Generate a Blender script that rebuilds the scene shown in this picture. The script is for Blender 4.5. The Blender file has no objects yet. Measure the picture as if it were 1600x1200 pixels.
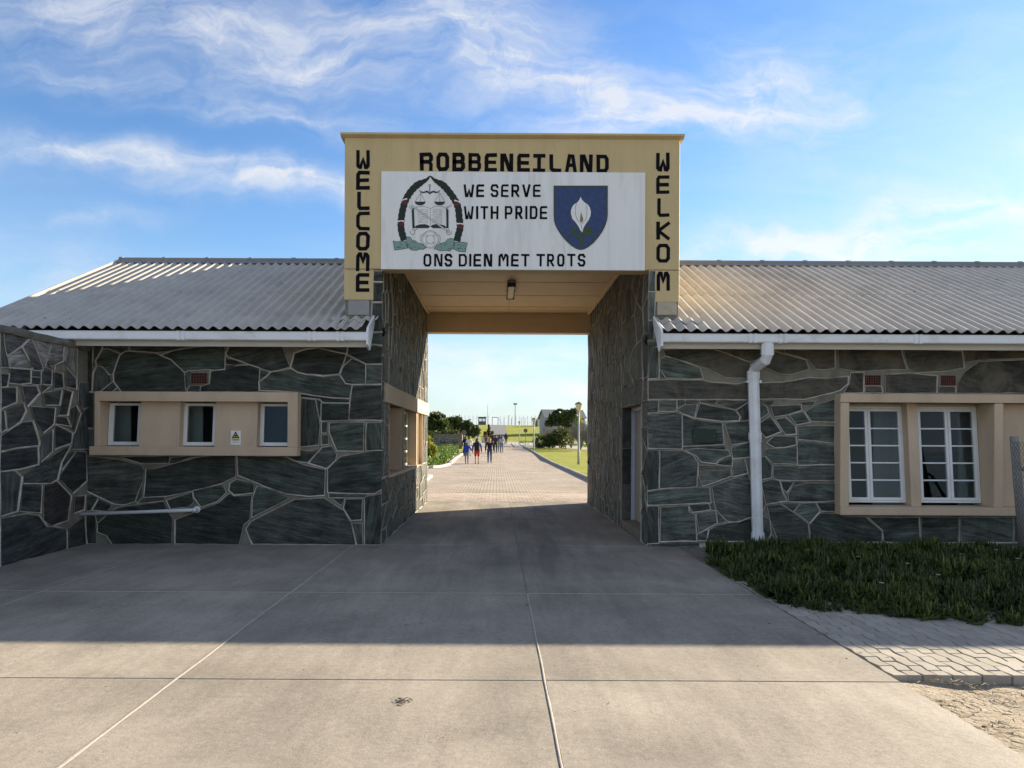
import bpy, bmesh, math, random
import numpy as np
from mathutils import Vector, Matrix, noise as mnoise

# ------------------------------------------------------------------ camera / light / sky
SC = bpy.context.scene
COL = SC.collection
H = 1.70                       # eye height
F = 1100.0                     # focal length in pixels of a 1600 px wide picture
VX, VY = 776.0, 684.0          # principal point
ROLL = 0.005
D = H * F / 168.2              # camera to facade (facade plane is Y = 0)

cam_d = bpy.data.cameras.new('camera')
cam = bpy.data.objects.new('camera', cam_d)
COL.objects.link(cam)
cam_d.sensor_fit = 'HORIZONTAL'
cam_d.sensor_width = 36.0
cam_d.lens = 36.0 * F / 1600.0
cam_d.shift_x = (800 - VX) / 1600.0
cam_d.shift_y = (VY - 600) / 1600.0
cam_d.clip_start = 0.1
cam_d.clip_end = 3000
cam.matrix_world = Matrix.Translation((0, -D, H)) @ Matrix.Rotation(math.pi / 2, 4, 'X') @ Matrix.Rotation(ROLL, 4, 'Z')
SC.camera = cam

SUN_EL, SUN_AZ = math.radians(20.1), math.radians(58.0)
SUN_DIR = Vector((math.sin(SUN_AZ) * math.cos(SUN_EL), math.cos(SUN_AZ) * math.cos(SUN_EL), math.sin(SUN_EL)))

SC.view_settings.view_transform = 'Standard'
SC.view_settings.look = 'None'
SC.view_settings.gamma = 1.0
SC.view_settings.use_curve_mapping = False
SC.view_settings.exposure = 1.52
SC.cycles.max_bounces = 8
SC.cycles.diffuse_bounces = 4
SC.cycles.transparent_max_bounces = 12

world = bpy.data.worlds.new('World')
SC.world = world
world.use_nodes = True


def node(nt, typ, ins=None, **attrs):
    n = nt.nodes.new(typ)
    for k, v in attrs.items():
        setattr(n, k, v)
    for k, v in (ins or {}).items():
        s = n.inputs[k]
        if isinstance(v, bpy.types.NodeSocket):
            nt.links.new(v, s)
        else:
            s.default_value = v
    return n


def ramp(nt, fac, stops, interp='LINEAR'):
    n = nt.nodes.new('ShaderNodeValToRGB')
    n.color_ramp.interpolation = interp
    els = n.color_ramp.elements
    while len(els) < len(stops):
        els.new(0.5)
    for e, (p, c) in zip(els, stops):
        e.position = p
        e.color = c if len(c) == 4 else (*c, 1)
    nt.links.new(fac, n.inputs[0])
    return n.outputs[0]


def g(v):
    return (v, v, v, 1)


def vmath(nt, op, a, b=None, c=None):
    n = nt.nodes.new('ShaderNodeMath')
    n.operation = op
    for i, v in enumerate((a, b, c)):
        if v is None:
            continue
        if isinstance(v, bpy.types.NodeSocket):
            nt.links.new(v, n.inputs[i])
        else:
            n.inputs[i].default_value = v
    return n.outputs[0]


def mixc(nt, fac, a, b, mode='MIX'):
    n = nt.nodes.new('ShaderNodeMix')
    n.data_type = 'RGBA'
    n.blend_type = mode
    for s, v in ((n.inputs[0], fac), (n.inputs[6], a), (n.inputs[7], b)):
        if isinstance(v, bpy.types.NodeSocket):
            nt.links.new(v, s)
        elif isinstance(v, (int, float)):
            s.default_value = v
        else:
            s.default_value = v if len(v) == 4 else (*v, 1)
    return n.outputs[2]


SKY_IN, SKY_GAMMA, SKY_OUT, CLOUD = 0.25, 1.50, 4.2, 2.85
# picture position, half sizes, tilt and density of the cirrus banks
CLOUDS = [(250, 20, 380, 80, -8, .95), (470, 105, 190, 45, -15, .5), (330, 165, 340, 24, -11, .70), (200, 262, 330, 30, -5, .85), (430, 300, 260, 26, -8, .80),
          (110, 362, 130, 14, 4, .55), (745, 55, 180, 80, -20, .9), (830, 110, 140, 40, -10, .65), (1090, 160, 230, 48, 4, 1.0), (1230, 120, 110, 60, -20, .6), (960, 195, 150, 26, 10, .5),
          (1400, 360, 340, 34, 8, .95), (1560, 300, 220, 60, 15, .6), (1280, 395, 320, 30, 0, .6), (1480, 140, 420, 230, 0, .20), (740, 560, 240, 34, 4, .85), (840, 610, 260, 20, -3, .75), (860, 645, 300, 16, 0, .5), (30, 440, 220, 40, 0, .45)]


def build_world():
    nt = world.node_tree
    nt.nodes.clear()
    sky = node(nt, 'ShaderNodeTexSky', sky_type='NISHITA', sun_disc=False, sun_elevation=SUN_EL,
               sun_rotation=SUN_AZ, altitude=10, air_density=1.0, dust_density=0.25, ozone_density=2.5)
    tc = node(nt, 'ShaderNodeTexCoord')
    sep = node(nt, 'ShaderNodeSeparateXYZ', {0: tc.outputs['Generated']})
    zc = vmath(nt, 'MAXIMUM', sep.outputs[2], 0.0)
    den = vmath(nt, 'ADD', zc, 0.16)
    px = vmath(nt, 'DIVIDE', sep.outputs[0], den)
    py = vmath(nt, 'DIVIDE', sep.outputs[1], den)
    comb = node(nt, 'ShaderNodeCombineXYZ', {0: px, 1: py})
    # long thin cirrus
    m1 = node(nt, 'ShaderNodeMapping', {0: comb.outputs[0], 1: (3.1, 1.72, 0), 2: (0, 0, math.radians(20)), 3: (0.55, 1.55, 1)})
    n1 = node(nt, 'ShaderNodeTexNoise', {'Vector': m1.outputs[0], 'Scale': 1.0, 'Detail': 9, 'Roughness': 0.56, 'Distortion': 0.55})
    # big patches
    m2 = node(nt, 'ShaderNodeMapping', {0: comb.outputs[0], 1: (0.35, 4.4, 0), 2: (0, 0, math.radians(12)), 3: (0.5, 0.75, 1)})
    n2 = node(nt, 'ShaderNodeTexNoise', {'Vector': m2.outputs[0], 'Scale': 1.0, 'Detail': 4, 'Roughness': 0.5, 'Distortion': 0.3})
    # fine fibres
    m3 = node(nt, 'ShaderNodeMapping', {0: comb.outputs[0], 1: (1.0, 7.0, 0), 2: (0, 0, math.radians(-14)), 3: (1.6, 5.0, 1)})
    n3 = node(nt, 'ShaderNodeTexNoise', {'Vector': m3.outputs[0], 'Scale': 1.3, 'Detail': 8, 'Roughness': 0.62, 'Distortion': 0.8})
    a = ramp(nt, n1.outputs[0], [(0.38, g(0)), (0.70, g(1))])
    b = ramp(nt, n2.outputs[0], [(0.36, g(0)), (0.62, g(1))])
    c = ramp(nt, n3.outputs[0], [(0.30, g(0.3)), (0.72, g(1))])
    m = vmath(nt, 'MULTIPLY', vmath(nt, 'MULTIPLY', a, b), c)
    # the cloud banks that stand in front of the viewer (u to the right, v up, per unit of distance)
    yc = vmath(nt, 'MAXIMUM', sep.outputs[1], 0.02)
    u = vmath(nt, 'DIVIDE', sep.outputs[0], yc)
    v = vmath(nt, 'DIVIDE', sep.outputs[2], yc)
    uv = node(nt, 'ShaderNodeCombineXYZ', {0: u, 1: v})
    wn = node(nt, 'ShaderNodeTexNoise', {'Vector': uv.outputs[0], 'Scale': 4.0, 'Detail': 5, 'Roughness': 0.55})
    wv = node(nt, 'ShaderNodeVectorMath', {0: node(nt, 'ShaderNodeVectorMath', {0: wn.outputs['Color'], 1: (-.5, -.5, -.5)}, operation='ADD').outputs[0], 1: (.30, .16, 0)}, operation='MULTIPLY')
    uvw = node(nt, 'ShaderNodeVectorMath', {0: uv.outputs[0], 1: wv.outputs[0]}, operation='ADD').outputs[0]
    tot = None
    for (qx, qy, lx, ly, ang, amp) in CLOUDS:
        mp = node(nt, 'ShaderNodeMapping', {0: uvw, 1: ((qx - VX) / F, (VY - qy) / F, 0), 2: (0, 0, math.radians(ang)), 3: (lx / F, ly / F, 1)}, vector_type='TEXTURE')
        ln = node(nt, 'ShaderNodeVectorMath', {0: mp.outputs[0], 1: mp.outputs[0]}, operation='DOT_PRODUCT').outputs['Value']
        ga = vmath(nt, 'MULTIPLY', vmath(nt, 'POWER', 2.718, vmath(nt, 'MULTIPLY', ln, -1.0)), amp)
        tot = ga if tot is None else vmath(nt, 'ADD', tot, ga)
    # fibres inside the banks
    fm = node(nt, 'ShaderNodeMapping', {0: uvw, 2: (0, 0, math.radians(9)), 3: (4.0, 20.0, 1)})
    fn = node(nt, 'ShaderNodeTexNoise', {'Vector': fm.outputs[0], 'Scale': 1.0, 'Detail': 9, 'Roughness': 0.6, 'Distortion': 0.5})
    fm2 = node(nt, 'ShaderNodeMapping', {0: uvw, 2: (0, 0, math.radians(38)), 3: (8.0, 13.0, 1)})
    fn2 = node(nt, 'ShaderNodeTexNoise', {'Vector': fm2.outputs[0], 'Scale': 1.0, 'Detail': 9, 'Roughness': 0.66, 'Distortion': 0.7})
    fib = vmath(nt, 'ADD', vmath(nt, 'MULTIPLY', fn.outputs[0], 0.55), vmath(nt, 'MULTIPLY', fn2.outputs[0], 0.45))
    fib = ramp(nt, fib, [(0.36, g(0.06)), (0.48, g(0.38)), (0.64, g(1))])
    bank = vmath(nt, 'MULTIPLY', tot, fib)
    haze = vmath(nt, 'MULTIPLY', vmath(nt, 'POWER', 2.718, vmath(nt, 'MULTIPLY', zc, -7.5)), 0.88)
    # overhead and behind the viewer unseen cirrus is thickened for a whiter fill light
    away = ramp(nt, vmath(nt, 'ADD', vmath(nt, 'MULTIPLY', sep.outputs[1], 0.5), 0.5), [(0.50, g(1)), (0.78, g(0))])
    thin = vmath(nt, 'MULTIPLY', b, vmath(nt, 'ADD', vmath(nt, 'MULTIPLY', away, 0.48), 0.05))
    cov = vmath(nt, 'ADD', vmath(nt, 'ADD', vmath(nt, 'MULTIPLY', m, vmath(nt, 'ADD', vmath(nt, 'MULTIPLY', away, 1.3), 0.4)), thin), bank)
    cov = vmath(nt, 'MINIMUM', cov, 0.88)
    # a deeper, clearer blue than the model gives, with a soft shoulder near the sun
    sc_ = node(nt, 'ShaderNodeVectorMath', {0: sky.outputs[0], 3: SKY_IN}, operation='SCALE').outputs[0]
    gm = node(nt, 'ShaderNodeGamma', {0: sc_, 1: SKY_GAMMA}).outputs[0]
    bw = node(nt, 'ShaderNodeRGBToBW', {0: gm})
    sh = vmath(nt, 'DIVIDE', SKY_OUT, vmath(nt, 'ADD', 1.0, vmath(nt, 'MULTIPLY', bw.outputs[0], 0.62)))
    skyc = node(nt, 'ShaderNodeVectorMath', {0: gm, 3: sh}, operation='SCALE').outputs[0]
    skyc = node(nt, 'ShaderNodeVectorMath', {0: skyc, 1: (0.86, 0.98, 0.97)}, operation='MULTIPLY').outputs[0]
    hz = node(nt, 'ShaderNodeCombineXYZ', {0: 2.62, 1: 2.98, 2: 3.30}).outputs[0]
    skyc = mixc(nt, haze, skyc, hz)
    cb = vmath(nt, 'ADD', vmath(nt, 'MULTIPLY', vmath(nt, 'MINIMUM', bw.outputs[0], 2.5), 0.5), CLOUD)
    cc = node(nt, 'ShaderNodeCombineXYZ', {0: vmath(nt, 'MULTIPLY', cb, 0.97), 1: cb, 2: vmath(nt, 'MULTIPLY', cb, 1.06)})
    colr = mixc(nt, cov, skyc, cc.outputs[0])
    bg = node(nt, 'ShaderNodeBackground', {0: colr, 1: 0.10})
    out = node(nt, 'ShaderNodeOutputWorld', {0: bg.outputs[0]})


build_world()
sun_d = bpy.data.lights.new('sun', 'SUN')
sun_d.energy = 5.0
sun_d.angle = math.radians(0.5)
sun_d.color = (1.0, 0.87, 0.67)
sun = bpy.data.objects.new('sun', sun_d)
COL.objects.link(sun)
sun.rotation_euler = (-SUN_DIR).to_track_quat('-Z', 'Y').to_euler()


# ------------------------------------------------------------------ picture <-> place
def unroll(px, py):
    dx, dy = px - VX, py - VY
    return dx + ROLL * dy, dy - ROLL * dx


def FP(px, py, y=0.0):
    """point on the plane Y = y"""
    dx, dy = unroll(px, py)
    d = D + y
    return Vector((dx * d / F, y, H - dy * d / F))


def FX(px, y=0.0, py=VY):
    return FP(px, py, y).x


def FZ(py, y=0.0, px=VX):
    return FP(px, py, y).z


def GP(px, py, z=0.0):
    dx, dy = unroll(px, py)
    d = (H - z) * F / dy
    return Vector((dx * d / F, d - D, z))


def SP(px, py, x):
    """point on the plane X = x"""
    dx, dy = unroll(px, py)
    d = x * F / dx
    return Vector((x, d - D, H - dy * d / F))


TERR = [(-400, 0), (52, 0), (66, .24), (80, .40), (95, .55), (117, .70), (132, .95), (150, 2.5), (200, 5.3), (235, 5.6), (300, 4.5), (900, 2.0), (3000, 2)]


def terr(y):
    d = y + D
    for (a, za), (b, zb) in zip(TERR, TERR[1:]):
        if d <= b:
            t = (d - a) / (b - a)
            return za + (zb - za) * max(0, min(1, t))
    return TERR[-1][1]


def TP(px, py):
    """point on the terrain seen at a picture point"""
    dx, dy = unroll(px, py)
    d = 8.0
    while d < 260:
        if H - dy * d / F <= terr(d - D):
            break
        d += 0.1
    return Vector((dx * d / F, d - D, terr(d - D)))


# ------------------------------------------------------------------ materials
def new_mat(name):
    m = bpy.data.materials.new(name)
    m.use_nodes = True
    nt = m.node_tree
    nt.nodes.clear()
    out = nt.nodes.new('ShaderNodeOutputMaterial')
    return m, nt, out


def surf(name, col, rough=0.7, var=0.25, scale=6.0, bump=0.0, bscale=40.0, spec=0.3, metal=0.0, stain=None, stain_amt=0.0,
         stain_scale=2.0, rand=0.0, stretch=(1, 1, 1), bdist=0.01, specks=None):
    """painted, cast or worn surface: base colour with two noises, optional stains and relief"""
    m, nt, out = new_mat(name)
    pos = node(nt, 'ShaderNodeNewGeometry').outputs['Position']
    mp = node(nt, 'ShaderNodeMapping', {0: pos, 3: stretch})
    n1 = node(nt, 'ShaderNodeTexNoise', {'Vector': mp.outputs[0], 'Scale': scale, 'Detail': 6, 'Roughness': 0.6})
    n2 = node(nt, 'ShaderNodeTexNoise', {'Vector': pos, 'Scale': scale * 9, 'Detail': 4, 'Roughness': 0.6})
    f = vmath(nt, 'ADD', vmath(nt, 'MULTIPLY', n1.outputs[0], 0.65), vmath(nt, 'MULTIPLY', n2.outputs[0], 0.35))
    lo = tuple(c * (1 - var) for c in col)
    hi = tuple(min(1, c * (1 + var)) for c in col)
    c = ramp(nt, f, [(0.3, lo), (0.7, hi)])
    if stain:
        n3 = node(nt, 'ShaderNodeTexNoise', {'Vector': mp.outputs[0], 'Scale': stain_scale, 'Detail': 8, 'Roughness': 0.65, 'Distortion': 0.4})
        sf = ramp(nt, n3.outputs[0], [(0.5, g(0)), (0.68, g(stain_amt))])
        c = mixc(nt, sf, c, stain)
    if specks:
        n4 = node(nt, 'ShaderNodeTexNoise', {'Vector': pos, 'Scale': 5.5, 'Detail': 5, 'Roughness': 0.7})
        c = mixc(nt, ramp(nt, n4.outputs[0], [(0.67, g(0)), (0.71, g(0.75))]), c, specks)
    if rand:
        oi = node(nt, 'ShaderNodeObjectInfo')
        k = vmath(nt, 'ADD', vmath(nt, 'MULTIPLY', oi.outputs['Random'], 2 * rand), 1 - rand)
        kk = node(nt, 'ShaderNodeCombineXYZ', {0: k, 1: k, 2: k})
        c = mixc(nt, 1.0, c, kk.outputs[0], 'MULTIPLY')
    b = node(nt, 'ShaderNodeBsdfPrincipled', {'Base Color': c, 'Roughness': rough, 'Metallic': metal, 'Specular IOR Level': spec})
    if bump:
        nb = node(nt, 'ShaderNodeTexNoise', {'Vector': pos, 'Scale': bscale, 'Detail': 6, 'Roughness': 0.65})
        bp = node(nt, 'ShaderNodeBump', {'Height': nb.outputs[0], 'Strength': bump, 'Distance': bdist})
        nt.links.new(bp.outputs[0], b.inputs['Normal'])
    nt.links.new(b.outputs[0], out.inputs[0])
    return m


def stone_mat(name, ca, cb, cc, lime=0.35, rough=0.62, smear=0.0):
    m, nt, out = new_mat(name)
    tc = node(nt, 'ShaderNodeTexCoord')
    oi = node(nt, 'ShaderNodeObjectInfo')
    rnd = oi.outputs['Random']
    off = node(nt, 'ShaderNodeVectorMath', {0: node(nt, 'ShaderNodeCombineXYZ', {0: rnd, 1: vmath(nt, 'MULTIPLY', rnd, 3.7), 2: rnd}).outputs[0], 3: 37.0}, operation='SCALE')
    base = node(nt, 'ShaderNodeVectorMath', {0: tc.outputs['Object'], 1: off.outputs[0]}, operation='ADD').outputs[0]
    st = node(nt, 'ShaderNodeMapping', {0: base, 3: (0.9, 9.0, 1.0)})
    n1 = node(nt, 'ShaderNodeTexNoise', {'Vector': st.outputs[0], 'Scale': 1.6, 'Detail': 7, 'Roughness': 0.62, 'Distortion': 0.35})
    n2 = node(nt, 'ShaderNodeTexNoise', {'Vector': base, 'Scale': 4.0, 'Detail': 6, 'Roughness': 0.6})
    tone = ramp(nt, rnd, [(0.0, ca), (0.45, cb), (0.8, ca), (1.0, cc)])
    k = vmath(nt, 'MAXIMUM', vmath(nt, 'ADD', vmath(nt, 'ADD', vmath(nt, 'MULTIPLY', n1.outputs[0], 3.2), vmath(nt, 'MULTIPLY', n2.outputs[0], 2.0)), -1.6), 0.3)
    kk = node(nt, 'ShaderNodeCombineXYZ', {0: k, 1: k, 2: k})
    c = mixc(nt, 1.0, tone, kk.outputs[0], 'MULTIPLY')
    # brownish weathering in some stones
    n4 = node(nt, 'ShaderNodeTexNoise', {'Vector': base, 'Scale': 1.7, 'Detail': 5})
    bf = ramp(nt, n4.outputs[0], [(0.55, g(0)), (0.75, g(0.35))])
    c = mixc(nt, bf, c, (0.10, 0.085, 0.06))
    nc = node(nt, 'ShaderNodeTexNoise', {'Vector': st.outputs[0], 'Scale': 4.2, 'Detail': 10, 'Roughness': 0.72, 'Distortion': 0.6})
    c = mixc(nt, 1.0, c, ramp(nt, nc.outputs[0], [(0.32, g(0.45)), (0.5, g(0.95)), (0.68, g(1.6))]), 'MULTIPLY')  # streaky dark and light painted in as crevice shade, apart from the bump
    # lime smears and specks
    n3 = node(nt, 'ShaderNodeTexNoise', {'Vector': st.outputs[0], 'Scale': 3.5, 'Detail': 10, 'Roughness': 0.75, 'Distortion': 0.8})
    lf = ramp(nt, n3.outputs[0], [(0.56, g(0)), (0.74, g(lime))])
    n5 = node(nt, 'ShaderNodeTexNoise', {'Vector': base, 'Scale': 26, 'Detail': 3})
    sf = ramp(nt, n5.outputs[0], [(0.68, g(0)), (0.75, g(lime))])
    r2 = vmath(nt, 'FRACT', vmath(nt, 'MULTIPLY', rnd, 17.3))
    tk = vmath(nt, 'ADD', vmath(nt, 'MULTIPLY', r2, 0.9), 0.6)
    c = mixc(nt, 1.0, c, node(nt, 'ShaderNodeCombineXYZ', {0: tk, 1: tk, 2: tk}).outputs[0], 'MULTIPLY')
    c = mixc(nt, vmath(nt, 'MAXIMUM', lf, sf), c, (0.26, 0.27, 0.27))
    if smear:
        n8 = node(nt, 'ShaderNodeTexNoise', {'Vector': base, 'Scale': 2.4, 'Detail': 9, 'Roughness': 0.7, 'Distortion': 0.7})
        c = mixc(nt, ramp(nt, n8.outputs[0], [(0.40, g(0.05)), (0.62, g(smear))]), c, (0.20, 0.175, 0.125))
    b = node(nt, 'ShaderNodeBsdfPrincipled', {'Base Color': c, 'Roughness': rough, 'Specular IOR Level': 0.35})
    n6 = node(nt, 'ShaderNodeTexNoise', {'Vector': st.outputs[0], 'Scale': 5.0, 'Detail': 9, 'Roughness': 0.7, 'Distortion': 0.6})
    n7 = node(nt, 'ShaderNodeTexVoronoi', {'Vector': base, 'Scale': 5.0}, feature='F1')
    hh = vmath(nt, 'ADD', n6.outputs[0], vmath(nt, 'MULTIPLY', n7.outputs[0], 0.35))
    bp = node(nt, 'ShaderNodeBump', {'Height': hh, 'Strength': 1.0, 'Distance': 0.055})
    nt.links.new(bp.outputs[0], b.inputs['Normal'])
    nt.links.new(b.outputs[0], out.inputs[0])
    return m


def leaf_mat(name, ca, cb, trans=0.3, scale=1.2, rough=0.5, dead=None):
    m, nt, out = new_mat(name)
    pos = node(nt, 'ShaderNodeNewGeometry').outputs['Position']
    n1 = node(nt, 'ShaderNodeTexNoise', {'Vector': pos, 'Scale': scale, 'Detail': 5})
    n2 = node(nt, 'ShaderNodeTexNoise', {'Vector': pos, 'Scale': scale * 14, 'Detail': 2})
    f = vmath(nt, 'ADD', vmath(nt, 'MULTIPLY', n1.outputs[0], 0.5), vmath(nt, 'MULTIPLY', n2.outputs[0], 0.5))
    c = ramp(nt, f, [(0.36, ca), (0.64, cb)])
    if dead:
        n3 = node(nt, 'ShaderNodeTexNoise', {'Vector': pos, 'Scale': scale * 5, 'Detail': 3})
        c = mixc(nt, ramp(nt, n3.outputs[0], [(0.6, g(0)), (0.72, g(0.8))]), c, dead)
    b = node(nt, 'ShaderNodeBsdfPrincipled', {'Base Color': c, 'Roughness': rough, 'Specular IOR Level': 0.25})
    t = node(nt, 'ShaderNodeBsdfTranslucent', {'Color': mixc(nt, 1.0, c, (1.3, 1.25, 0.6), 'MULTIPLY')})
    mx = node(nt, 'ShaderNodeMixShader', {0: trans, 1: b.outputs[0], 2: t.outputs[0]})
    nt.links.new(mx.outputs[0], out.inputs[0])
    return m


def glass_mat(name, tint=(0.8, 0.85, 0.85)):
    m, nt, out = new_mat(name)
    fr = node(nt, 'ShaderNodeFresnel', {'IOR': 1.5})
    gl = node(nt, 'ShaderNodeBsdfGlossy', {'Color': (0.9, 0.95, 1, 1), 'Roughness': 0.02})
    tr = node(nt, 'ShaderNodeBsdfTransparent', {'Color': (*tint, 1)})
    mx = node(nt, 'ShaderNodeMixShader', {0: vmath(nt, 'MULTIPLY', fr.outputs[0], 0.38), 1: tr.outputs[0], 2: gl.outputs[0]})
    nt.links.new(mx.outputs[0], out.inputs[0])
    return m


def concrete_mat(name, col, crack=True):
    m, nt, out = new_mat(name)
    pos = node(nt, 'ShaderNodeNewGeometry').outputs['Position']
    oi = node(nt, 'ShaderNodeObjectInfo')
    n1 = node(nt, 'ShaderNodeTexNoise', {'Vector': pos, 'Scale': 0.9, 'Detail': 8, 'Roughness': 0.62, 'Distortion': 0.4})
    mp = node(nt, 'ShaderNodeMapping', {0: pos, 3: (6, 0.8, 1)})
    n2 = node(nt, 'ShaderNodeTexNoise', {'Vector': mp.outputs[0], 'Scale': 1.4, 'Detail': 6, 'Roughness': 0.6})
    n3 = node(nt, 'ShaderNodeTexNoise', {'Vector': pos, 'Scale': 75, 'Detail': 5, 'Roughness': 0.7})
    n4 = node(nt, 'ShaderNodeTexNoise', {'Vector': pos, 'Scale': 22, 'Detail': 6, 'Roughness': 0.7})
    f = vmath(nt, 'ADD', vmath(nt, 'MULTIPLY', n1.outputs[0], 0.5), vmath(nt, 'MULTIPLY', n2.outputs[0], 0.2))
    f = vmath(nt, 'ADD', f, vmath(nt, 'MULTIPLY', n3.outputs[0], 0.42))
    f = vmath(nt, 'ADD', f, vmath(nt, 'MULTIPLY', n4.outputs[0], 0.34))
    lo = tuple(c * 0.62 for c in col)
    hi = tuple(c * 1.32 for c in col)
    c = ramp(nt, f, [(0.58, lo), (0.88, hi)])
    # oil / dirt stains down the driving line
    n5 = node(nt, 'ShaderNodeTexNoise', {'Vector': pos, 'Scale': 0.55, 'Detail': 7, 'Roughness': 0.6, 'Distortion': 0.6})
    c = mixc(nt, ramp(nt, n5.outputs[0], [(0.52, g(0)), (0.72, g(0.45))]), c, tuple(v * 0.5 for v in col))
    # tyre dirt through the gate
    mt = node(nt, 'ShaderNodeMapping', {0: pos, 3: (1.5, 0.22, 1)})
    n7 = node(nt, 'ShaderNodeTexNoise', {'Vector': mt.outputs[0], 'Scale': 1.3, 'Detail': 6, 'Roughness': 0.6})
    sp = node(nt, 'ShaderNodeSeparateXYZ', {0: pos})
    gx = vmath(nt, 'POWER', 2.718, vmath(nt, 'MULTIPLY', vmath(nt, 'POWER', vmath(nt, 'MULTIPLY', vmath(nt, 'ADD', sp.outputs[0], -0.3), 0.62), 2.0), -1.0))
    gy = ramp(nt, vmath(nt, 'ADD', vmath(nt, 'MULTIPLY', sp.outputs[1], 0.1), 0.5), [(0.05, g(0.25)), (0.45, g(1)), (1.0, g(1))])
    td = vmath(nt, 'MULTIPLY', vmath(nt, 'MULTIPLY', gx, gy), ramp(nt, n7.outputs[0], [(0.42, g(0)), (0.62, g(0.62))]))
    c = mixc(nt, td, c, (0.085, 0.078, 0.072))
    # dark specks
    n6 = node(nt, 'ShaderNodeTexNoise', {'Vector': pos, 'Scale': 17, 'Detail': 2})
    c = mixc(nt, ramp(nt, n6.outputs[0], [(0.745, g(0)), (0.765, g(0.7))]), c, (0.05, 0.045, 0.04))
    k = vmath(nt, 'ADD', vmath(nt, 'MULTIPLY', oi.outputs['Random'], 0.14), 0.93)
    kk = node(nt, 'ShaderNodeCombineXYZ', {0: k, 1: k, 2: k})
    c = mixc(nt, 1.0, c, kk.outputs[0], 'MULTIPLY')
    b = node(nt, 'ShaderNodeBsdfPrincipled', {'Base Color': c, 'Roughness': 0.85, 'Specular IOR Level': 0.25})
    hh = vmath(nt, 'ADD', vmath(nt, 'MULTIPLY', n3.outputs[0], 0.6), vmath(nt, 'MULTIPLY', n4.outputs[0], 0.8))
    bp = node(nt, 'ShaderNodeBump', {'Height': hh, 'Strength': 0.3, 'Distance': 0.010})
    nt.links.new(bp.outputs[0], b.inputs['Normal'])
    nt.links.new(b.outputs[0], out.inputs[0])
    return m


M = {}
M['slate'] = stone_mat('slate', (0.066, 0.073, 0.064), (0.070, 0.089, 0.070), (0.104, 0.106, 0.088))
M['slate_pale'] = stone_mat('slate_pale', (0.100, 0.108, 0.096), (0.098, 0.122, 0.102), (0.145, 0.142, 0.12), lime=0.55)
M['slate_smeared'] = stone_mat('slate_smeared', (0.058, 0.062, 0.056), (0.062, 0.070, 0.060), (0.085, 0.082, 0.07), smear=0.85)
M['slate_side'] = stone_mat('slate_side', (0.070, 0.078, 0.080), (0.075, 0.085, 0.078), (0.105, 0.095, 0.080), lime=0.3)
M['slate_inner'] = stone_mat('slate_inner', (0.076, 0.076, 0.066), (0.070, 0.072, 0.060), (0.11, 0.10, 0.08), lime=0.3)
M['parged_stone'] = stone_mat('parged_stone', (0.22, 0.21, 0.19), (0.25, 0.24, 0.21), (0.18, 0.17, 0.15), lime=0.6)
M['mortar'] = surf('mortar', (0.50, 0.465, 0.395), 0.9, 0.40, 5, 0.6, 60, stain=(0.17, 0.15, 0.11), stain_amt=0.8, stain_scale=1.6)
M['bedding'] = surf('bedding', (0.22, 0.205, 0.165), 0.9, 0.3, 7, 0.6, 50, stain=(0.12, 0.105, 0.075), stain_amt=0.6, stain_scale=1.6)
M['plaster'] = surf('plaster', (0.56, 0.43, 0.30), 0.75, 0.09, 3, 0.25, 45, stain=(0.38, 0.29, 0.20), stain_amt=0.5, stretch=(1, 1, 0.3))
M['fascia'] = surf('fascia_paint', (0.56, 0.435, 0.225), 0.6, 0.08, 3, 0.15, 40, stain=(0.42, 0.31, 0.16), stain_amt=0.35, stretch=(1.5, 1, 0.25), stain_scale=2.5)
M['soffit'] = surf('soffit_paint', (0.62, 0.47, 0.29), 0.55, 0.06, 2.5, 0.05, 30, stain=(0.5, 0.34, 0.18), stain_amt=0.3)
M['board'] = surf('white_board', (0.80, 0.80, 0.78), 0.5, 0.05, 4, 0.05, 30, stain=(0.52, 0.52, 0.50), stain_amt=0.5, stretch=(2, 1, 0.25))
M['ink'] = surf('black_paint', (0.007, 0.007, 0.010), 0.8, 0.3, 8, spec=0.1)
M['white_pvc'] = surf('white_gutter_paint', (0.76, 0.77, 0.78), 0.35, 0.04, 5, spec=0.45, stain=(0.48, 0.45, 0.39), stain_amt=0.5, stretch=(1, 1, 1.5))
M['white_wood'] = surf('white_window_paint', (0.74, 0.75, 0.74), 0.45, 0.06, 9, stain=(0.5, 0.48, 0.44), stain_amt=0.3)
M['fascia_board'] = surf('cream_board_paint', (0.58, 0.54, 0.47), 0.6, 0.08, 6, stain=(0.4, 0.36, 0.3), stain_amt=0.4, stretch=(0.5, 1, 2))
M['sheet'] = surf('cement_sheet', (0.49, 0.455, 0.40), 0.75, 0.16, 2.2, 0.3, 60, stain=(0.30, 0.275, 0.23), stain_amt=0.45, stain_scale=1.3, rand=0.05, specks=(0.12, 0.10, 0.075))
M['ridge'] = surf('ridge_cement', (0.24, 0.235, 0.23), 0.8, 0.15, 3, 0.3, 60, rand=0.06)
M['flashing'] = surf('grey_flashing', (0.28, 0.28, 0.28), 0.6, 0.12, 6, stain=(0.45, 0.2, 0.1), stain_amt=0.35, stain_scale=3)
M['concrete'] = concrete_mat('concrete_slab', (0.315, 0.278, 0.228))
M['sealant'] = surf('joint_sealant', (0.40, 0.365, 0.31), 0.8, 0.2, 9, 0.4, 60)
M['coping'] = surf('rough_coping', (0.20, 0.185, 0.155), 0.95, 0.35, 9, 1.0, 35, stain=(0.10, 0.09, 0.07), stain_amt=0.6, bdist=0.03)
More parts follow.
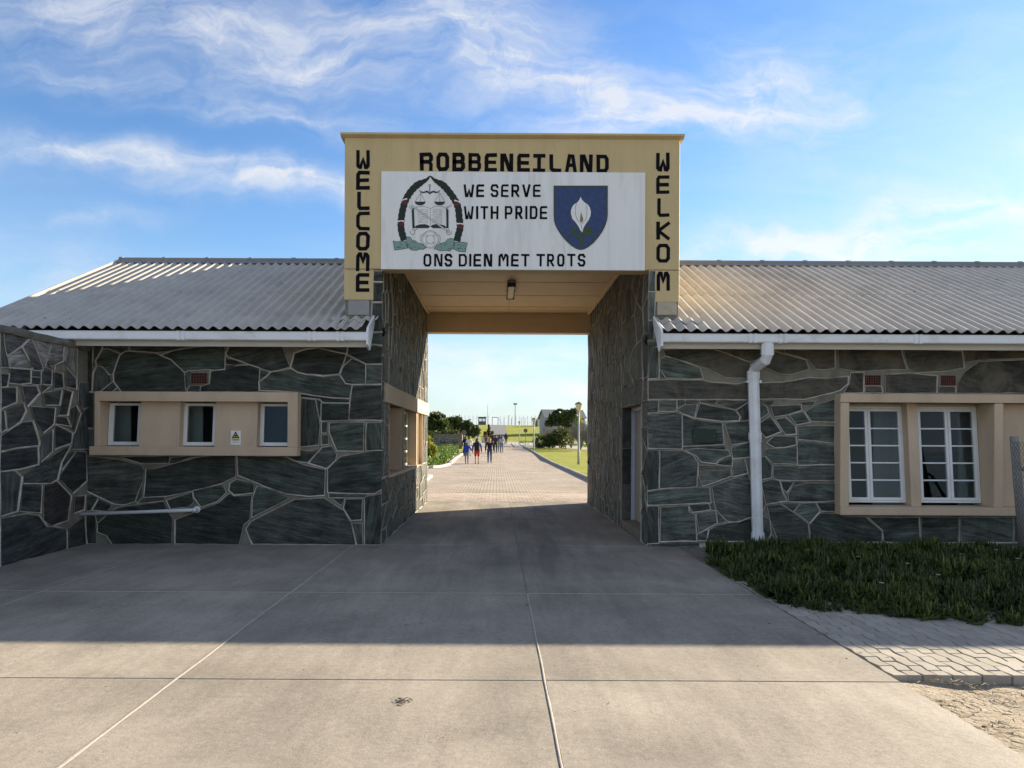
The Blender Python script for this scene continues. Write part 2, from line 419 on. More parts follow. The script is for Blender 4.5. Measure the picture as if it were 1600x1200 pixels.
M['paver'] = surf('paver_concrete', (0.36, 0.325, 0.27), 0.9, 0.14, 4, 0.5, 90, rand=0.10, stain=(0.24, 0.21, 0.17), stain_amt=0.4)
M['joint_sand'] = surf('joint_sand', (0.20, 0.175, 0.14), 0.95, 0.3, 20)
M['road_brick'] = surf('road_brick', (0.43, 0.36, 0.295), 0.9, 0.14, 1.2, 0.4, 60, rand=0.13, stain=(0.25, 0.17, 0.12), stain_amt=0.35, stain_scale=0.6)
M['vent_brick'] = surf('vent_terracotta', (0.15, 0.064, 0.045), 0.85, 0.2, 14, 0.4, 80)
M['dark'] = surf('dark_void', (0.012, 0.012, 0.012), 0.9, 0.2, 4)
M['room'] = surf('room_wall', (0.10, 0.10, 0.095), 0.8, 0.08, 2)
M['curtain'] = surf('pale_blind', (0.34, 0.345, 0.33), 0.85, 0.08, 2, stretch=(6, 1, 0.3))
M['glass'] = glass_mat('window_glass')
M['rust'] = surf('rusty_steel', (0.09, 0.045, 0.03), 0.85, 0.4, 20, 0.5, 80)
M['galv'] = surf('galvanised_steel', (0.25, 0.24, 0.225), 0.7, 0.15, 14, metal=0.0, stain=(0.16, 0.14, 0.12), stain_amt=0.4)
M['wire'] = surf('weathered_wire', (0.032, 0.03, 0.027), 0.7, 0.2, 20)
M['grey_door'] = surf('grey_door_paint', (0.42, 0.40, 0.37), 0.55, 0.06, 5)
M['grey_frame'] = surf('blue_grey_frame_paint', (0.48, 0.50, 0.55), 0.5, 0.06, 5)
M['ice_young'] = leaf_mat('ice_plant_young_leaf', (0.09, 0.13, 0.03), (0.20, 0.235, 0.055), 0.2, 2.5, 0.4)
M['ice'] = leaf_mat('ice_plant_leaf', (0.026, 0.048, 0.016), (0.10, 0.135, 0.034), 0.15, 1.9, 0.4, dead=(0.19, 0.19, 0.05))
M['cover'] = leaf_mat('bed_leaf', (0.045, 0.095, 0.022), (0.12, 0.19, 0.04), 0.3, 0.8)
M['tree_leaf'] = leaf_mat('tree_leaf', (0.026, 0.048, 0.018), (0.075, 0.105, 0.030), 0.25, 0.6)
M['gold_leaf'] = leaf_mat('yellow_shrub_leaf', (0.13, 0.16, 0.02), (0.26, 0.26, 0.035), 0.4, 1.0)
M['olive_leaf'] = leaf_mat('olive_leaf', (0.05, 0.065, 0.022), (0.11, 0.12, 0.04), 0.3, 0.7)
M['bark'] = surf('bark', (0.13, 0.105, 0.085), 0.9, 0.3, 12, 0.6, 30)
M['twig'] = surf('grey_twig', (0.19, 0.175, 0.16), 0.9, 0.25, 8)
M['lawn'] = surf('mown_lawn', (0.225, 0.235, 0.014), 0.95, 0.35, 0.6, 0.8, 14, stain=(0.30, 0.26, 0.03), stain_amt=0.6, stain_scale=0.35, bdist=0.05)
M['soil'] = surf('dry_ground', (0.20, 0.17, 0.11), 0.95, 0.3, 0.5, 0.6, 12)
M['tar'] = surf('grey_road', (0.17, 0.165, 0.16), 0.9, 0.15, 0.5)
M['kerb'] = surf('kerb_concrete', (0.30, 0.285, 0.26), 0.9, 0.2, 3, 0.3, 40, rand=0.08)
M['sand'] = surf('sandy_ground', (0.44, 0.37, 0.28), 0.95, 0.25, 5, 1.0, 30, stain=(0.15, 0.115, 0.075), stain_amt=0.75, stain_scale=5, bdist=0.05)
M['straw'] = surf('dry_straw', (0.24, 0.19, 0.12), 0.9, 0.5, 6)
M['litter'] = surf('dead_leaf', (0.075, 0.055, 0.035), 0.9, 0.4, 20)


def flat(name, c, rough=0.7, var=0.12, scale=12):
    if name not in M:
        M[name] = surf(name, c, rough, var, scale)
    return M[name]


# ------------------------------------------------------------------ mesh helpers
class MB:
    def __init__(self):
        self.v, self.f, self.mi = [], [], []

    def add(self, vs, fs, mi=0):
        o = len(self.v)
        self.v += [tuple(p) for p in vs]
        self.f += [tuple(i + o for i in f) for f in fs]
        self.mi += [mi] * len(fs)
        return self

    def box(self, x0, x1, y0, y1, z0, z1, mi=0):
        v = [(x0, y0, z0), (x1, y0, z0), (x1, y1, z0), (x0, y1, z0), (x0, y0, z1), (x1, y0, z1), (x1, y1, z1), (x0, y1, z1)]
        f = [(3, 2, 1, 0), (4, 5, 6, 7), (0, 1, 5, 4), (1, 2, 6, 5), (2, 3, 7, 6), (3, 0, 4, 7)]
        return self.add(v, f, mi)

    def obox(self, c, ax, ay, az, mi=0):
        """box by centre and three half axes"""
        c, ax, ay, az = Vector(c), Vector(ax), Vector(ay), Vector(az)
        v = [c + sx * ax + sy * ay + sz * az for sz in (-1, 1) for sx, sy in ((-1, -1), (1, -1), (1, 1), (-1, 1))]
        f = [(3, 2, 1, 0), (4, 5, 6, 7), (0, 1, 5, 4), (1, 2, 6, 5), (2, 3, 7, 6), (3, 0, 4, 7)]
        return self.add(v, f, mi)

    def prism(self, pts, ext, mi=0):
        """polygon (3d points) extruded by a vector"""
        n = len(pts)
        e = Vector(ext)
        a = [Vector(p) for p in pts]
        v = a + [p + e for p in a]
        nrm = Vector((0, 0, 0))
        for i in range(n):
            nrm += a[i].cross(a[(i + 1) % n])
        if nrm.dot(e) > 0:
            f = [tuple(range(n - 1, -1, -1)), tuple(range(n, 2 * n))] + [(i, (i + 1) % n, (i + 1) % n + n, i + n) for i in range(n)]
        else:
            f = [tuple(range(n)), tuple(range(2 * n - 1, n - 1, -1))] + [((i + 1) % n, i, i + n, (i + 1) % n + n) for i in range(n)]
        return self.add(v, f, mi)

    def tube(self, pts, r, n=8, mi=0, caps=True):
        pts = [Vector(p) for p in pts]
        rr = r if isinstance(r, (list, tuple)) else [r] * len(pts)
        vs, fs = [], []
        up = None
        for i, p in enumerate(pts):
            t = (pts[min(i + 1, len(pts) - 1)] - pts[max(i - 1, 0)])
            t = t.normalized() if t.length > 1e-9 else Vector((0, 0, 1))
            if up is None:
                up = Vector((0, 0, 1)) if abs(t.z) < 0.9 else Vector((1, 0, 0))
            s = t.cross(up)
            s = s.normalized() if s.length > 1e-6 else t.orthogonal().normalized()
            up = s.cross(t).normalized()
            for k in range(n):
                a = 2 * math.pi * k / n
                vs.append(p + rr[i] * (math.cos(a) * s + math.sin(a) * up))
        for i in range(len(pts) - 1):
            for k in range(n):
                k2 = (k + 1) % n
                fs.append((i * n + k, (i + 1) * n + k, (i + 1) * n + k2, i * n + k2))
        if caps:
            fs.append(tuple(range(n)))
            fs.append(tuple((len(pts) - 1) * n + k for k in range(n - 1, -1, -1)))
        return self.add(vs, fs, mi)

    def lathe(self, prof, n=16, base=(0, 0, 0), mi=0):
        bx, by, bz = base
        vs, fs = [], []
        for r, z in prof:
            for k in range(n):
                a = 2 * math.pi * k / n
                vs.append((bx + r * math.cos(a), by + r * math.sin(a), bz + z))
        for i in range(len(prof) - 1):
            for k in range(n):
                k2 = (k + 1) % n
                fs.append((i * n + k, i * n + k2, (i + 1) * n + k2, (i + 1) * n + k))
        fs.append(tuple(range(n - 1, -1, -1)))
        fs.append(tuple((len(prof) - 1) * n + k for k in range(n)))
        return self.add(vs, fs, mi)

    def mesh(self, name, mats, bevel=0.0, smooth=False):
        me = bpy.data.meshes.new(name)
        me.from_pydata(self.v, [], self.f)
        for m in (mats if isinstance(mats, (list, tuple)) else [mats]):
            me.materials.append(m)
        me.polygons.foreach_set('material_index', self.mi)
        if bevel:
            bm = bmesh.new()
            bm.from_mesh(me)
            bmesh.ops.remove_doubles(bm, verts=bm.verts, dist=1e-5)
            es = [e for e in bm.edges if len(e.link_faces) == 2 and e.calc_face_angle(0) > 0.6]
            bmesh.ops.bevel(bm, geom=es, offset=bevel, segments=1, affect='EDGES', clamp_overlap=True)
            bm.to_mesh(me)
            bm.free()
        if smooth:
            me.polygons.foreach_set('use_smooth', [True] * len(me.polygons))
        me.update()
        return me

    def build(self, name, mats, parent=None, loc=None, bevel=0.0, smooth=False, kind=None, label=None):
        if loc is not None:
            l = Vector(loc)
            self.v = [tuple(Vector(p) - l) for p in self.v]
        o = link(name, self.mesh(name, mats, bevel, smooth), parent, loc)
        if kind:
            o['kind'] = kind
        if label:
            o['label'] = label
        return o


def link(name, data, parent=None, loc=None):
    """parents are never rotated at build time; loc is a world position"""
    o = bpy.data.objects.new(name, data)
    COL.objects.link(o)
    if loc is None:
        loc = Vector((0, 0, 0))
    if parent is not None:
        o.parent = parent
        o.location = Vector(loc) - wloc(parent)
    else:
        o.location = loc
    return o


def wloc(o):
    p = Vector(o.location)
    while o.parent is not None:
        o = o.parent
        p = p + Vector(o.location)
    return p


def np_obj(name, verts, faces, mats, parent=None, loc=(0, 0, 0), kind=None, smooth=False, mat_idx=None):
    verts = np.asarray(verts, dtype=np.float32) - np.asarray(loc, dtype=np.float32)
    faces = np.asarray(faces, dtype=np.int32)
    me = bpy.data.meshes.new(name)
    k = faces.shape[1]
    me.vertices.add(len(verts))
    me.vertices.foreach_set('co', verts.ravel())
    me.loops.add(faces.size)
    me.loops.foreach_set('vertex_index', faces.ravel())
    me.polygons.add(len(faces))
    me.polygons.foreach_set('loop_start', np.arange(0, faces.size, k, dtype=np.int32))
    if mat_idx is not None:
        me.polygons.foreach_set('material_index', np.asarray(mat_idx, dtype=np.int32))
    for m in (mats if isinstance(mats, (list, tuple)) else [mats]):
        me.materials.append(m)
    if smooth:
        me.polygons.foreach_set('use_smooth', np.ones(len(faces), dtype=bool))
    me.update(calc_edges=True)
    me.validate()
    o = link(name, me, parent, loc)
    if kind:
        o['kind'] = kind
    return o


def empty(name, loc, label=None, cat=None, group=None, parent=None, kind=None):
    o = link(name, None, parent, loc)
    o.empty_display_size = 0.2
    return tag(o, label, cat, group, kind)


def tag(o, label=None, cat=None, group=None, kind=None):
    for k, v in (('label', label), ('category', cat), ('group', group), ('kind', kind)):
        if v:
            o[k] = v
    return o


def copy_tree(o, parent=None):
    c = o.copy()
    COL.objects.link(c)
    if parent is not None:
        c.parent = parent
    for ch in list(o.children):
        copy_tree(ch, c)
    return c


def P2(s):
    return [tuple(float(a) for a in p.split(',')) for p in s.split()]


# ------------------------------------------------------------------ irregular stone masonry
def poly_area(p):
    return 0.5 * sum(p[i][0] * p[(i + 1) % len(p)][1] - p[(i + 1) % len(p)][0] * p[i][1] for i in range(len(p)))


def wobble(p, amp, seed=0.0):
    q = Vector((p[0] * 2.3 + seed, p[1] * 2.3, 7.1))
    q2 = Vector((p[0] * 7.0 + seed, p[1] * 7.0, 1.3))
    a = mnoise.noise_vector(q) * amp + mnoise.noise_vector(q2) * amp * 0.5
    return (p[0] + a.x, p[1] + a.y)


def subdivide(p, step):
    out = []
    for i in range(len(p)):
        a, b = p[i], p[(i + 1) % len(p)]
        L = math.hypot(b[0] - a[0], b[1] - a[1])
        n = max(1, int(round(L / step)))
        for k in range(n):
            t = k / n
            out.append((a[0] + (b[0] - a[0]) * t, a[1] + (b[1] - a[1]) * t))
    return out


def inset(p, d):
    n = len(p)
    out = []
    for i in range(n):
        a, b, c = p[i - 1], p[i], p[(i + 1) % n]
        e1 = (b[0] - a[0], b[1] - a[1])
        e2 = (c[0] - b[0], c[1] - b[1])
        l1, l2 = math.hypot(*e1) or 1e-9, math.hypot(*e2) or 1e-9
        n1 = (-e1[1] / l1, e1[0] / l1)
        n2 = (-e2[1] / l2, e2[0] / l2)
        bx, by = n1[0] + n2[0], n1[1] + n2[1]
        L2 = bx * bx + by * by
        if L2 < 0.35:
            k = d / math.sqrt(max(L2, 1e-6)) * 1.2
            out.append((b[0] + bx * k, b[1] + by * k))
        else:
            k = 2 * d / L2
            out.append((b[0] + bx * k, b[1] + by * k))
    return out


class Masonry:
    """Irregular stones laid on a plane: each stone an object, the raised pointing one mesh."""

    def __init__(self, parent, origin, U, V, N, mats, seed=1, joint=0.0185, proud=(0.010, 0.022), clip=None, horiz=True, step=0.13, amp=0.010, ridge=0.024, out=0.010):
        self.parent, self.O, self.U, self.V, self.N = parent, Vector(origin), Vector(U), Vector(V), Vector(N)
        self.mats = mats
        self.rng = random.Random(seed)
        self.seed = seed * 3.7
        self.mort = MB()
        self.joint, self.proud, self.horiz, self.step, self.amp, self.ridge = joint, proud, horiz, step, amp, ridge
        self.out = out
        self.edge = None
        self.count = 0

    def w(self, u, v, h=0.0):
        return self.O + self.U * u + self.V * v + self.N * h

    def stone(self, poly, mat=None, grain=None):
        r = self.rng
        p = list(poly)
        if poly_area(p) < 0:
            p.reverse()
        p = [wobble(q, self.amp, self.seed) for q in subdivide(p, self.step)]
        if self.out:
            p = inset(p, -self.out)
        area = poly_area(p)
        per = sum(math.hypot(p[i][0] - p[i - 1][0], p[i][1] - p[i - 1][1]) for i in range(len(p)))
        if area < 2e-4:
            return
        j = min(self.joint * r.uniform(0.8, 1.25), 0.42 * area / per)
        bead0 = p
        bead1 = inset(p, j * 0.34)
        bead2 = inset(p, j * 0.80)
        st0 = inset(p, j)
        st1 = inset(p, j + min(0.010, 0.25 * area / per))
        st2 = inset(p, j + min(0.05, 0.55 * area / per))
        if poly_area(st2) < 0.1 * area or poly_area(st2) > area:
            cx = sum(q[0] for q in p) / len(p)
            cy = sum(q[1] for q in p) / len(p)
            sh = lambda k: [(cx + (q[0] - cx) * k, cy + (q[1] - cy) * k) for q in p]
            st0, st1, st2 = sh(0.8), sh(0.75), sh(0.5)
            bead1, bead2 = sh(0.92), sh(0.8)
        n = len(p)
        # pointing
        rg = self.ridge + r.uniform(-.003, .003)
        hj = lambda q, k: k + 0.003 * mnoise.noise(Vector((q[0] * 9 + self.seed, q[1] * 9, 3))) + 0.017 * min(0.25, mnoise.noise(Vector((q[0] * 1.7 + self.seed, q[1] * 1.7, 6))))
        vs = [self.w(*q, hj(q, rg)) for q in bead0] + [self.w(*q, hj(q, rg - 0.002)) for q in bead1] + [self.w(*q, hj(q, 0.006)) for q in bead2]
        fs = []
        for ring in range(2):
            for i in range(n):
                k = (i + 1) % n
                if self.edge and all(self.edge[1] * (bead0[q][0] - self.edge[0]) > -.012 for q in (i, k)):
                    continue
                fs.append((ring * n + i, ring * n + k, (ring + 1) * n + k, (ring + 1) * n + i))
        self.mort.add(vs, fs)
        # stone
        cu = sum(q[0] for q in st0) / n
        cv = sum(q[1] for q in st0) / n
        pr = r.uniform(*self.proud)
        tu, tv = r.uniform(-1, 1) * 0.012, r.uniform(-1, 1) * 0.012
        if grain is None:
            us = [q[0] for q in p]
            vs_ = [q[1] for q in p]
            wide = (max(us) - min(us)) >= 0.8 * (max(vs_) - min(vs_))
            grain = (0 if wide else math.pi / 2) + r.uniform(-0.25, 0.25)
        ca, sa = math.cos(grain), math.sin(grain)
        gu = self.U * ca + self.V * sa
        gv = self.V * ca - self.U * sa
        R = Matrix((gu, gv, self.N)).transposed()

        def loc(q, h):
            du, dv = q[0] - cu, q[1] - cv
            rough = 0.006 * mnoise.noise(Vector((q[0] * 5 + self.seed, q[1] * 5, 9.0)))
            return (du * ca + dv * sa, dv * ca - du * sa, h + (tu * du + tv * dv + rough if h > 0.004 else 0))
        v = [loc(q, -0.004) for q in st0] + [loc(q, pr * 0.6) for q in st0] + [loc(q, pr) for q in st1] + [loc(q, pr + 0.003) for q in st2]
        fs = []
        for ring in range(3):
            for i in range(n):
                k = (i + 1) % n
                fs.append((ring * n + i, ring * n + k, (ring + 1) * n + k, (ring + 1) * n + i))
        for i in range(3 * n, 4 * n):
            v[i] = (v[i][0], v[i][1], v[i][2] + r.uniform(-.004, .005))
        v.append((r.uniform(-.02, .02), r.uniform(-.02, .02), pr + .003 + r.uniform(-.006, .008)))
        fs += [(3 * n + i, 3 * n + (i + 1) % n, 4 * n) for i in range(n)]
        me = bpy.data.meshes.new('stone')
        me.from_pydata(v, [], fs)
        me.materials.append(mat or self.mats)
        o = bpy.data.objects.new('stone', me)
        COL.objects.link(o)
        o.parent = self.parent
        o.rotation_mode = 'QUATERNION'
        o.rotation_quaternion = R.to_quaternion()
        o.location = self.w(cu, cv) - wloc(self.parent)
        self.count += 1

    def finish(self):
        if self.mort.v:
            self.mort.build('pointing', M['mortar'], self.parent, loc=wloc(self.parent))


def voronoi_cells(u0, u1, v0, v1, cu, cv, seed, jit=0.42):
    """cells of a jittered, staggered lattice clipped to a rectangle; cu, cv = mean stone size"""
    r = random.Random(seed)
    pts = []
    nv = max(1, round((v1 - v0) / cv))
    nu = max(1, round((u1 - u0) / cu))
    for j in range(nv):
        for i in range(nu + (j % 2)):
            a = (i + 0.5 - 0.5 * (j % 2)) / nu
            pts.append((u0 + (a + r.uniform(-jit, jit) / nu) * (u1 - u0), v0 + (j + 0.5 + r.uniform(-jit, jit)) / nv * (v1 - v0)))
    sx, sy = 1.0 / cu, 1.0 / cv
    out = []
    for i, p in enumerate(pts):
        poly = [(u0, v0), (u1, v0), (u1, v1), (u0, v1)]
        for k, q in enumerate(pts):
            if k == i:
                continue
            ax, ay = (q[0] - p[0]) * sx * sx, (q[1] - p[1]) * sy * sy
            mx, my = (p[0] + q[0]) / 2, (p[1] + q[1]) / 2
            new = []
            for a, b in zip(poly, poly[1:] + poly[:1]):
                da = (a[0] - mx) * ax + (a[1] - my) * ay
                db = (b[0] - mx) * ax + (b[1] - my) * ay
                if da <= 0:
                    new.append(a)
                if (da < 0 < db) or (db < 0 < da):
                    t = da / (da - db)
                    new.append((a[0] + (b[0] - a[0]) * t, a[1] + (b[1] - a[1]) * t))
            poly = new
            if len(poly) < 3:
                break
        if len(poly) >= 3 and abs(poly_area(poly)) > 0.004:
            out.append(poly)
    return out

# ------------------------------------------------------------------ main dimensions
XPL, XPR = -1.84, 2.41             # passage walls
XGL, XGR = -2.403, 2.854           # outer faces of the gatehouse
YB = 7.37                          # back of the passage
ZCEIL = 4.92
ZFASC = FZ(421, -.03, 800)         # underside of the front panel
ZTOP = FZ(216.5, -.03, 800)
ZLEG = FZ(468.5, -.03, 560)
XS = -6.45                        # boundary wall face
XGAB = -8.03                       # left gable
XRE = 24.0                         # right end of the long wing
PITCH = math.atan(0.476)
YEAVE, ZEAVE = -0.47, 3.345
YRIDGE = 3.86
UX, UY, UZ = Vector((1, 0, 0)), Vector((0, 1, 0)), Vector((0, 0, 1))


def roof_z(y):
    return ZEAVE + 0.476 * (y - YEAVE)


# ------------------------------------------------------------------ ground
def build_ground():
    ys = sorted(set([-60, -30, -12, 7.5, 12, 20, 30] + [a - D for a, _ in TERR if -60 < a - D < 2500] + [60, 75, 90, 112, 128, 160, 175]))
    xs = [-900, -300, -120, -60, -30, -15, -8, 0, 8, 15, 30, 60, 120, 300, 900]
    v = [(x, y, (terr(y) if y > 10 else 0) - 0.09) for y in ys for x in xs]
    n = len(xs)
    f = [(j * n + i, j * n + i + 1, (j + 1) * n + i + 1, (j + 1) * n + i) for j in range(len(ys) - 1) for i in range(n - 1)]
    MB().add(v, f).build('ground', M['soil'], kind='structure')

    # concrete apron: base and separate slabs
    xc = [XS - 0.0, -4.94, -2.235, 0.345, 2.85]
    yc = [-14.0, -11.3, -8.75, -6.18, -3.44, -0.01]
    apron = MB().box(XS - .3, 2.86, -14, 7.53, -.20, -.02).build('concrete_apron', M['joint_sand'], kind='structure')
    gap = 0.0035
    rng = random.Random(4)

    def slab(x0, x1, y0, y1):
        MB().box(x0 + gap, x1 - gap, y0 + gap, y1 - gap, -.021, 0.0 + rng.uniform(-.0015, .0015)).build(
            'slab', M['concrete'], apron, loc=((x0 + x1) / 2, (y0 + y1) / 2, 0), bevel=0.006)
    for i in range(4):
        for j in range(5):
            slab(xc[i], xc[i + 1], yc[j], yc[j + 1])
    for (a, b) in ((0.0, 3.6), (3.6, 7.53)):
        slab(XPL + .02, 0.345, a, b)
        slab(0.345, XPR - .02, a, b)
    slab(xc[3] + 2.07, 2.85, 0.0, 0.06) if False else None
    # pale sealant smeared along the long joints
    for x, y0, y1, w in ((-2.235, -14, -.05, .013), (0.345, -14, -3.46, .008), (-4.94, -14, -.05, .012), (0.345, -3.4, 7.4, .0035)):
        mb = MB()
        vs, n = [], int((y1 - y0) / 0.09)
        for k in range(n + 1):
            y = y0 + (y1 - y0) * k / n
            c = 0.003 * mnoise.noise(Vector((x, y * 2.2, 0)))
            ww = w * (1 + 0.6 * mnoise.noise(Vector((x * 3, y * 4, 5))))
            vs += [(x + c - ww, y, .002), (x + c - ww * .4, y, .0045), (x + c + ww * .4, y, .0045), (x + c + ww, y, .002)]
        fs = []
        for k in range(n):
            for i in range(3):
                a = 4 * k + i
                fs.append((a, a + 1, a + 5, a + 4))
        mb.add(vs, fs).build('joint_seal', M['sealant'], apron)
    for y, x0, x1, w0 in ((-3.44, XS, -1.4, .010), (-3.44, -1.4, 2.8, .004)):
        vs, n = [], int((x1 - x0) / 0.09)
        for k in range(n + 1):
            x = x0 + (x1 - x0) * k / n
            ww = w0 * (1 + 0.9 * mnoise.noise(Vector((x * 3, y * 4, 5))))
            vs += [(x, y - ww, .0025), (x, y, .007), (x, y + ww, .0025)]
        fs = [(3 * k + i, 3 * k + i + 3, 3 * k + i + 4, 3 * k + i + 1) for k in range(n) for i in range(2)]
        MB().add(vs, fs).build('joint_seal', M['sealant'], apron)
    # oil drip mark and leaf crumbs
    rng = random.Random(11)
    vs, fs = [], []
    for k in range(150):
        if k < 60:
            x, y = rng.uniform(-5.5, 3.6), rng.uniform(-8.2, -.2)
        elif k < 95:
            p = GP(628 + rng.gauss(0, 6.5), 1096 + rng.gauss(0, 2.0))
            x, y = p.x, p.y
        elif k < 120:
            x, y = rng.uniform(-6.2, 2.6), -abs(rng.gauss(0, .18)) - .03
        else:
            x, y = rng.uniform(2.2, 3.3), rng.uniform(-6, -.6)
        s = rng.uniform(.004, .014)
        a = rng.uniform(0, 6.28)
        o = len(vs)
        for q in range(4):
            b = a + q * 1.57
            l = s * (1.6 if q % 2 == 0 else .6)
            vs.append((x + l * math.cos(b), y + l * math.sin(b), .004 + rng.uniform(0, .006)))
        fs.append((o, o + 1, o + 2, o + 3))
    tag(np_obj('leaf_crumbs', vs, fs, M['litter']), 'dark crumbs of dead leaves scattered over the concrete', 'debris', kind='stuff')


build_ground()


# pavers at the right of the apron, sand in front of them
def paver_mesh(w, l, h, sg):
    """interlocking paver: long sides with one kink"""
    t = 0.010 * sg
    o = [(-w / 2 + t, -l / 2), (w / 2 + t, -l / 2), (w / 2 - t, 0), (w / 2 + t, l / 2), (-w / 2 + t, l / 2), (-w / 2 - t, 0)]
    i = inset(o, 0.005)
    vs = [(x, y, -h) for x, y in o] + [(x, y, -0.004) for x, y in o] + [(x, y, 0) for x, y in i]
    n = 6
    fs = []
    for r in range(2):
        for a in range(n):
            b = (a + 1) % n
            fs.append((r * n + a, r * n + b, (r + 1) * n + b, (r + 1) * n + a))
    fs.append(tuple(range(2 * n, 3 * n)))
    me = bpy.data.meshes.new('paver')
    me.from_pydata(vs, [], fs)
    me.materials.append(M['paver'])
    return me


def build_pavement():
    base = MB().box(2.86, 9.0, -6.02, -.002, -.14, -.022).build('pavement', M['joint_sand'], kind='structure')
    W, L = 0.108, 0.212
    mes = (paver_mesh(W - .0045, L - .0045, .07, 1), paver_mesh(W - .0045, L - .0045, .07, -1))
    rng = random.Random(3)
    cand = []
    for i in range(30):
        x = 2.87 + W * (i + .5)
        for j in range(18):
            y = -6.03 + L * (j + .5 + (0.5 if i % 2 else 0))
            d = y + D
            if x > (1600 - VX + 50) * d / F or y > -2.5:
                continue
            if y > -3.3 and x > 3.2 + (y + 3.3) * .2:
                continue
            cand.append((d, x, y, i % 2))
    cand.sort()
    for d, x, y, q in cand[:300]:
        o = link('paver', mes[q], base, (x, y, rng.uniform(-.004, .003)))
        o.rotation_euler = (rng.uniform(-.012, .012), rng.uniform(-.012, .012), rng.uniform(-.015, .015))
    # half pavers closing the edge
    for i in range(1, 30, 2):
        x = 2.87 + W * (i + .5)
        MB().box(x - W / 2 + .003, x + W / 2 - .003, -6.03, -6.03 + L / 2 - .003, -.07, -.001).build('paver', M['paver'], base, loc=(x, -6.0, 0), bevel=.005)
    # sand
    nx, ny = 70, 60
    vs = []
    for j in range(ny):
        for i in range(nx):
            x, y = 2.845 + 3.2 * i / (nx - 1), -13 + 7.0 * j / (ny - 1)
            h = .03 * mnoise.noise(Vector((x * 1.7, y * 1.7, 0))) + .018 * mnoise.noise(Vector((x * 6, y * 6, 2))) + .008 * mnoise.noise(Vector((x * 19, y * 19, 4)))
            e = min(1, (x - 2.845) / .5)
            vs.append((x, y, -.012 - .035 * e + h * (.35 + .65 * e) - .02 * (1 if y > -6.15 else 0)))
    fs = [(j * nx + i, j * nx + i + 1, (j + 1) * nx + i + 1, (j + 1) * nx + i) for j in range(ny - 1) for i in range(nx - 1)]
    np_obj('sand', vs, fs, M['sand'], kind='structure', smooth=True)
    vs, fs = [], []
    for k in range(2600):
        x, y = 2.88 + abs(rng.gauss(0.6, .7)), rng.uniform(-9, -6.1)
        if mnoise.noise(Vector((x * 1.6, y * 1.6, 3))) < rng.uniform(-.35, .3):
            continue
        l, a, w = rng.uniform(.008, .045), rng.uniform(0, 3.14), rng.uniform(.0012, .0035)
        z = -.035 + .03 * mnoise.noise(Vector((x * 1.7, y * 1.7, 0))) + rng.uniform(.006, .02)
        if x < 3.3:
            z += .02
        c, s = math.cos(a), math.sin(a)
        o = len(vs)
        vs += [(x - l * c - w * s, y - l * s + w * c, z), (x - l * c + w * s, y - l * s - w * c, z), (x + l * c + w * s, y + l * s - w * c, z + rng.uniform(-.006, .012)), (x + l * c - w * s, y + l * s + w * c, z + .004)]
        fs.append((o, o + 1, o + 2, o + 3))
    tag(np_obj('dry_straw', vs, fs, M['straw']), 'dry straw and twigs lying on the sandy ground', 'debris', kind='stuff')


build_pavement()

# ------------------------------------------------------------------ the three buildings
left = empty('stone_building', (-5.2, 0, 0), 'low slate building with a small three-window hatch panel, left of the gate arch', 'building')
gate = empty('gatehouse', (0.5, 0, 0), 'tall gate arch with a yellow painted parapet and black lettering over the driveway', 'gatehouse')
right = empty('stone_building', (7.5, 0, 0), 'long slate building with tall paned windows and white downpipe, right of the gate arch', 'building')


def shear(mb, k, zc):
    mb.v = [(x, y + (z - zc) * k, z) for x, y, z in mb.v]
    return mb


# ---- left wing walls
LB = dict(y=-.18)
lx0, lx1 = FX(147, -.18, 660), FX(465, -.18, 660)
lxi0, lxi1 = FX(155, -.18, 660), FX(449, -.18, 660)
lz0, lz1 = FZ(712, -.18, 300), FZ(612, -.18, 300)
lzi0, lzi1 = FZ(698, -.18, 300), FZ(627, -.18, 300)
e = .012
mb = MB()
mb.box(XGAB + .15, lx0 + e, 0, .30, -.1, 3.32)
mb.box(lx1 - e, XGL, 0, .30, -.1, 3.32)
mb.box(lx0 + e, lx1 - e, 0, .30, -.1, lz0 + e)
mb.box(lx0 + e, lx1 - e, 0, .30, lz1 - e, 3.32)
lwall = mb.build('facade_wall', M['bedding'], left, loc=(-5.2, 0, 0))
mb = MB()
mb.prism([(XGAB + .15, .30, -.1), (XGAB + .15, YB, -.1), (XGAB + .15, YB, roof_z(2 * YRIDGE - YB) - .1), (XGAB + .15, YRIDGE, roof_z(YRIDGE) - .12), (XGAB + .15, .30, roof_z(.3) - .1)], (.25, 0, 0))
mb.box(XGAB + .4, XGL, YB - .25, YB, -.1, 3.3)
mb.build('gable_wall', M['bedding'], left, loc=(-5.2, 0, 0))
mb = MB()
mb.box(XGAB + .4, XGL, .30, YB - .25, 3.0, 3.04)
mb.box(XGAB + .4, XGL, .30, YB - .25, .02, .05)
mb.box(XGAB + .4, XGL, 2.6, 2.7, .05, 3.0)
mb.build('room_lining', M['room'], left, loc=(-5.2, 0, 0))

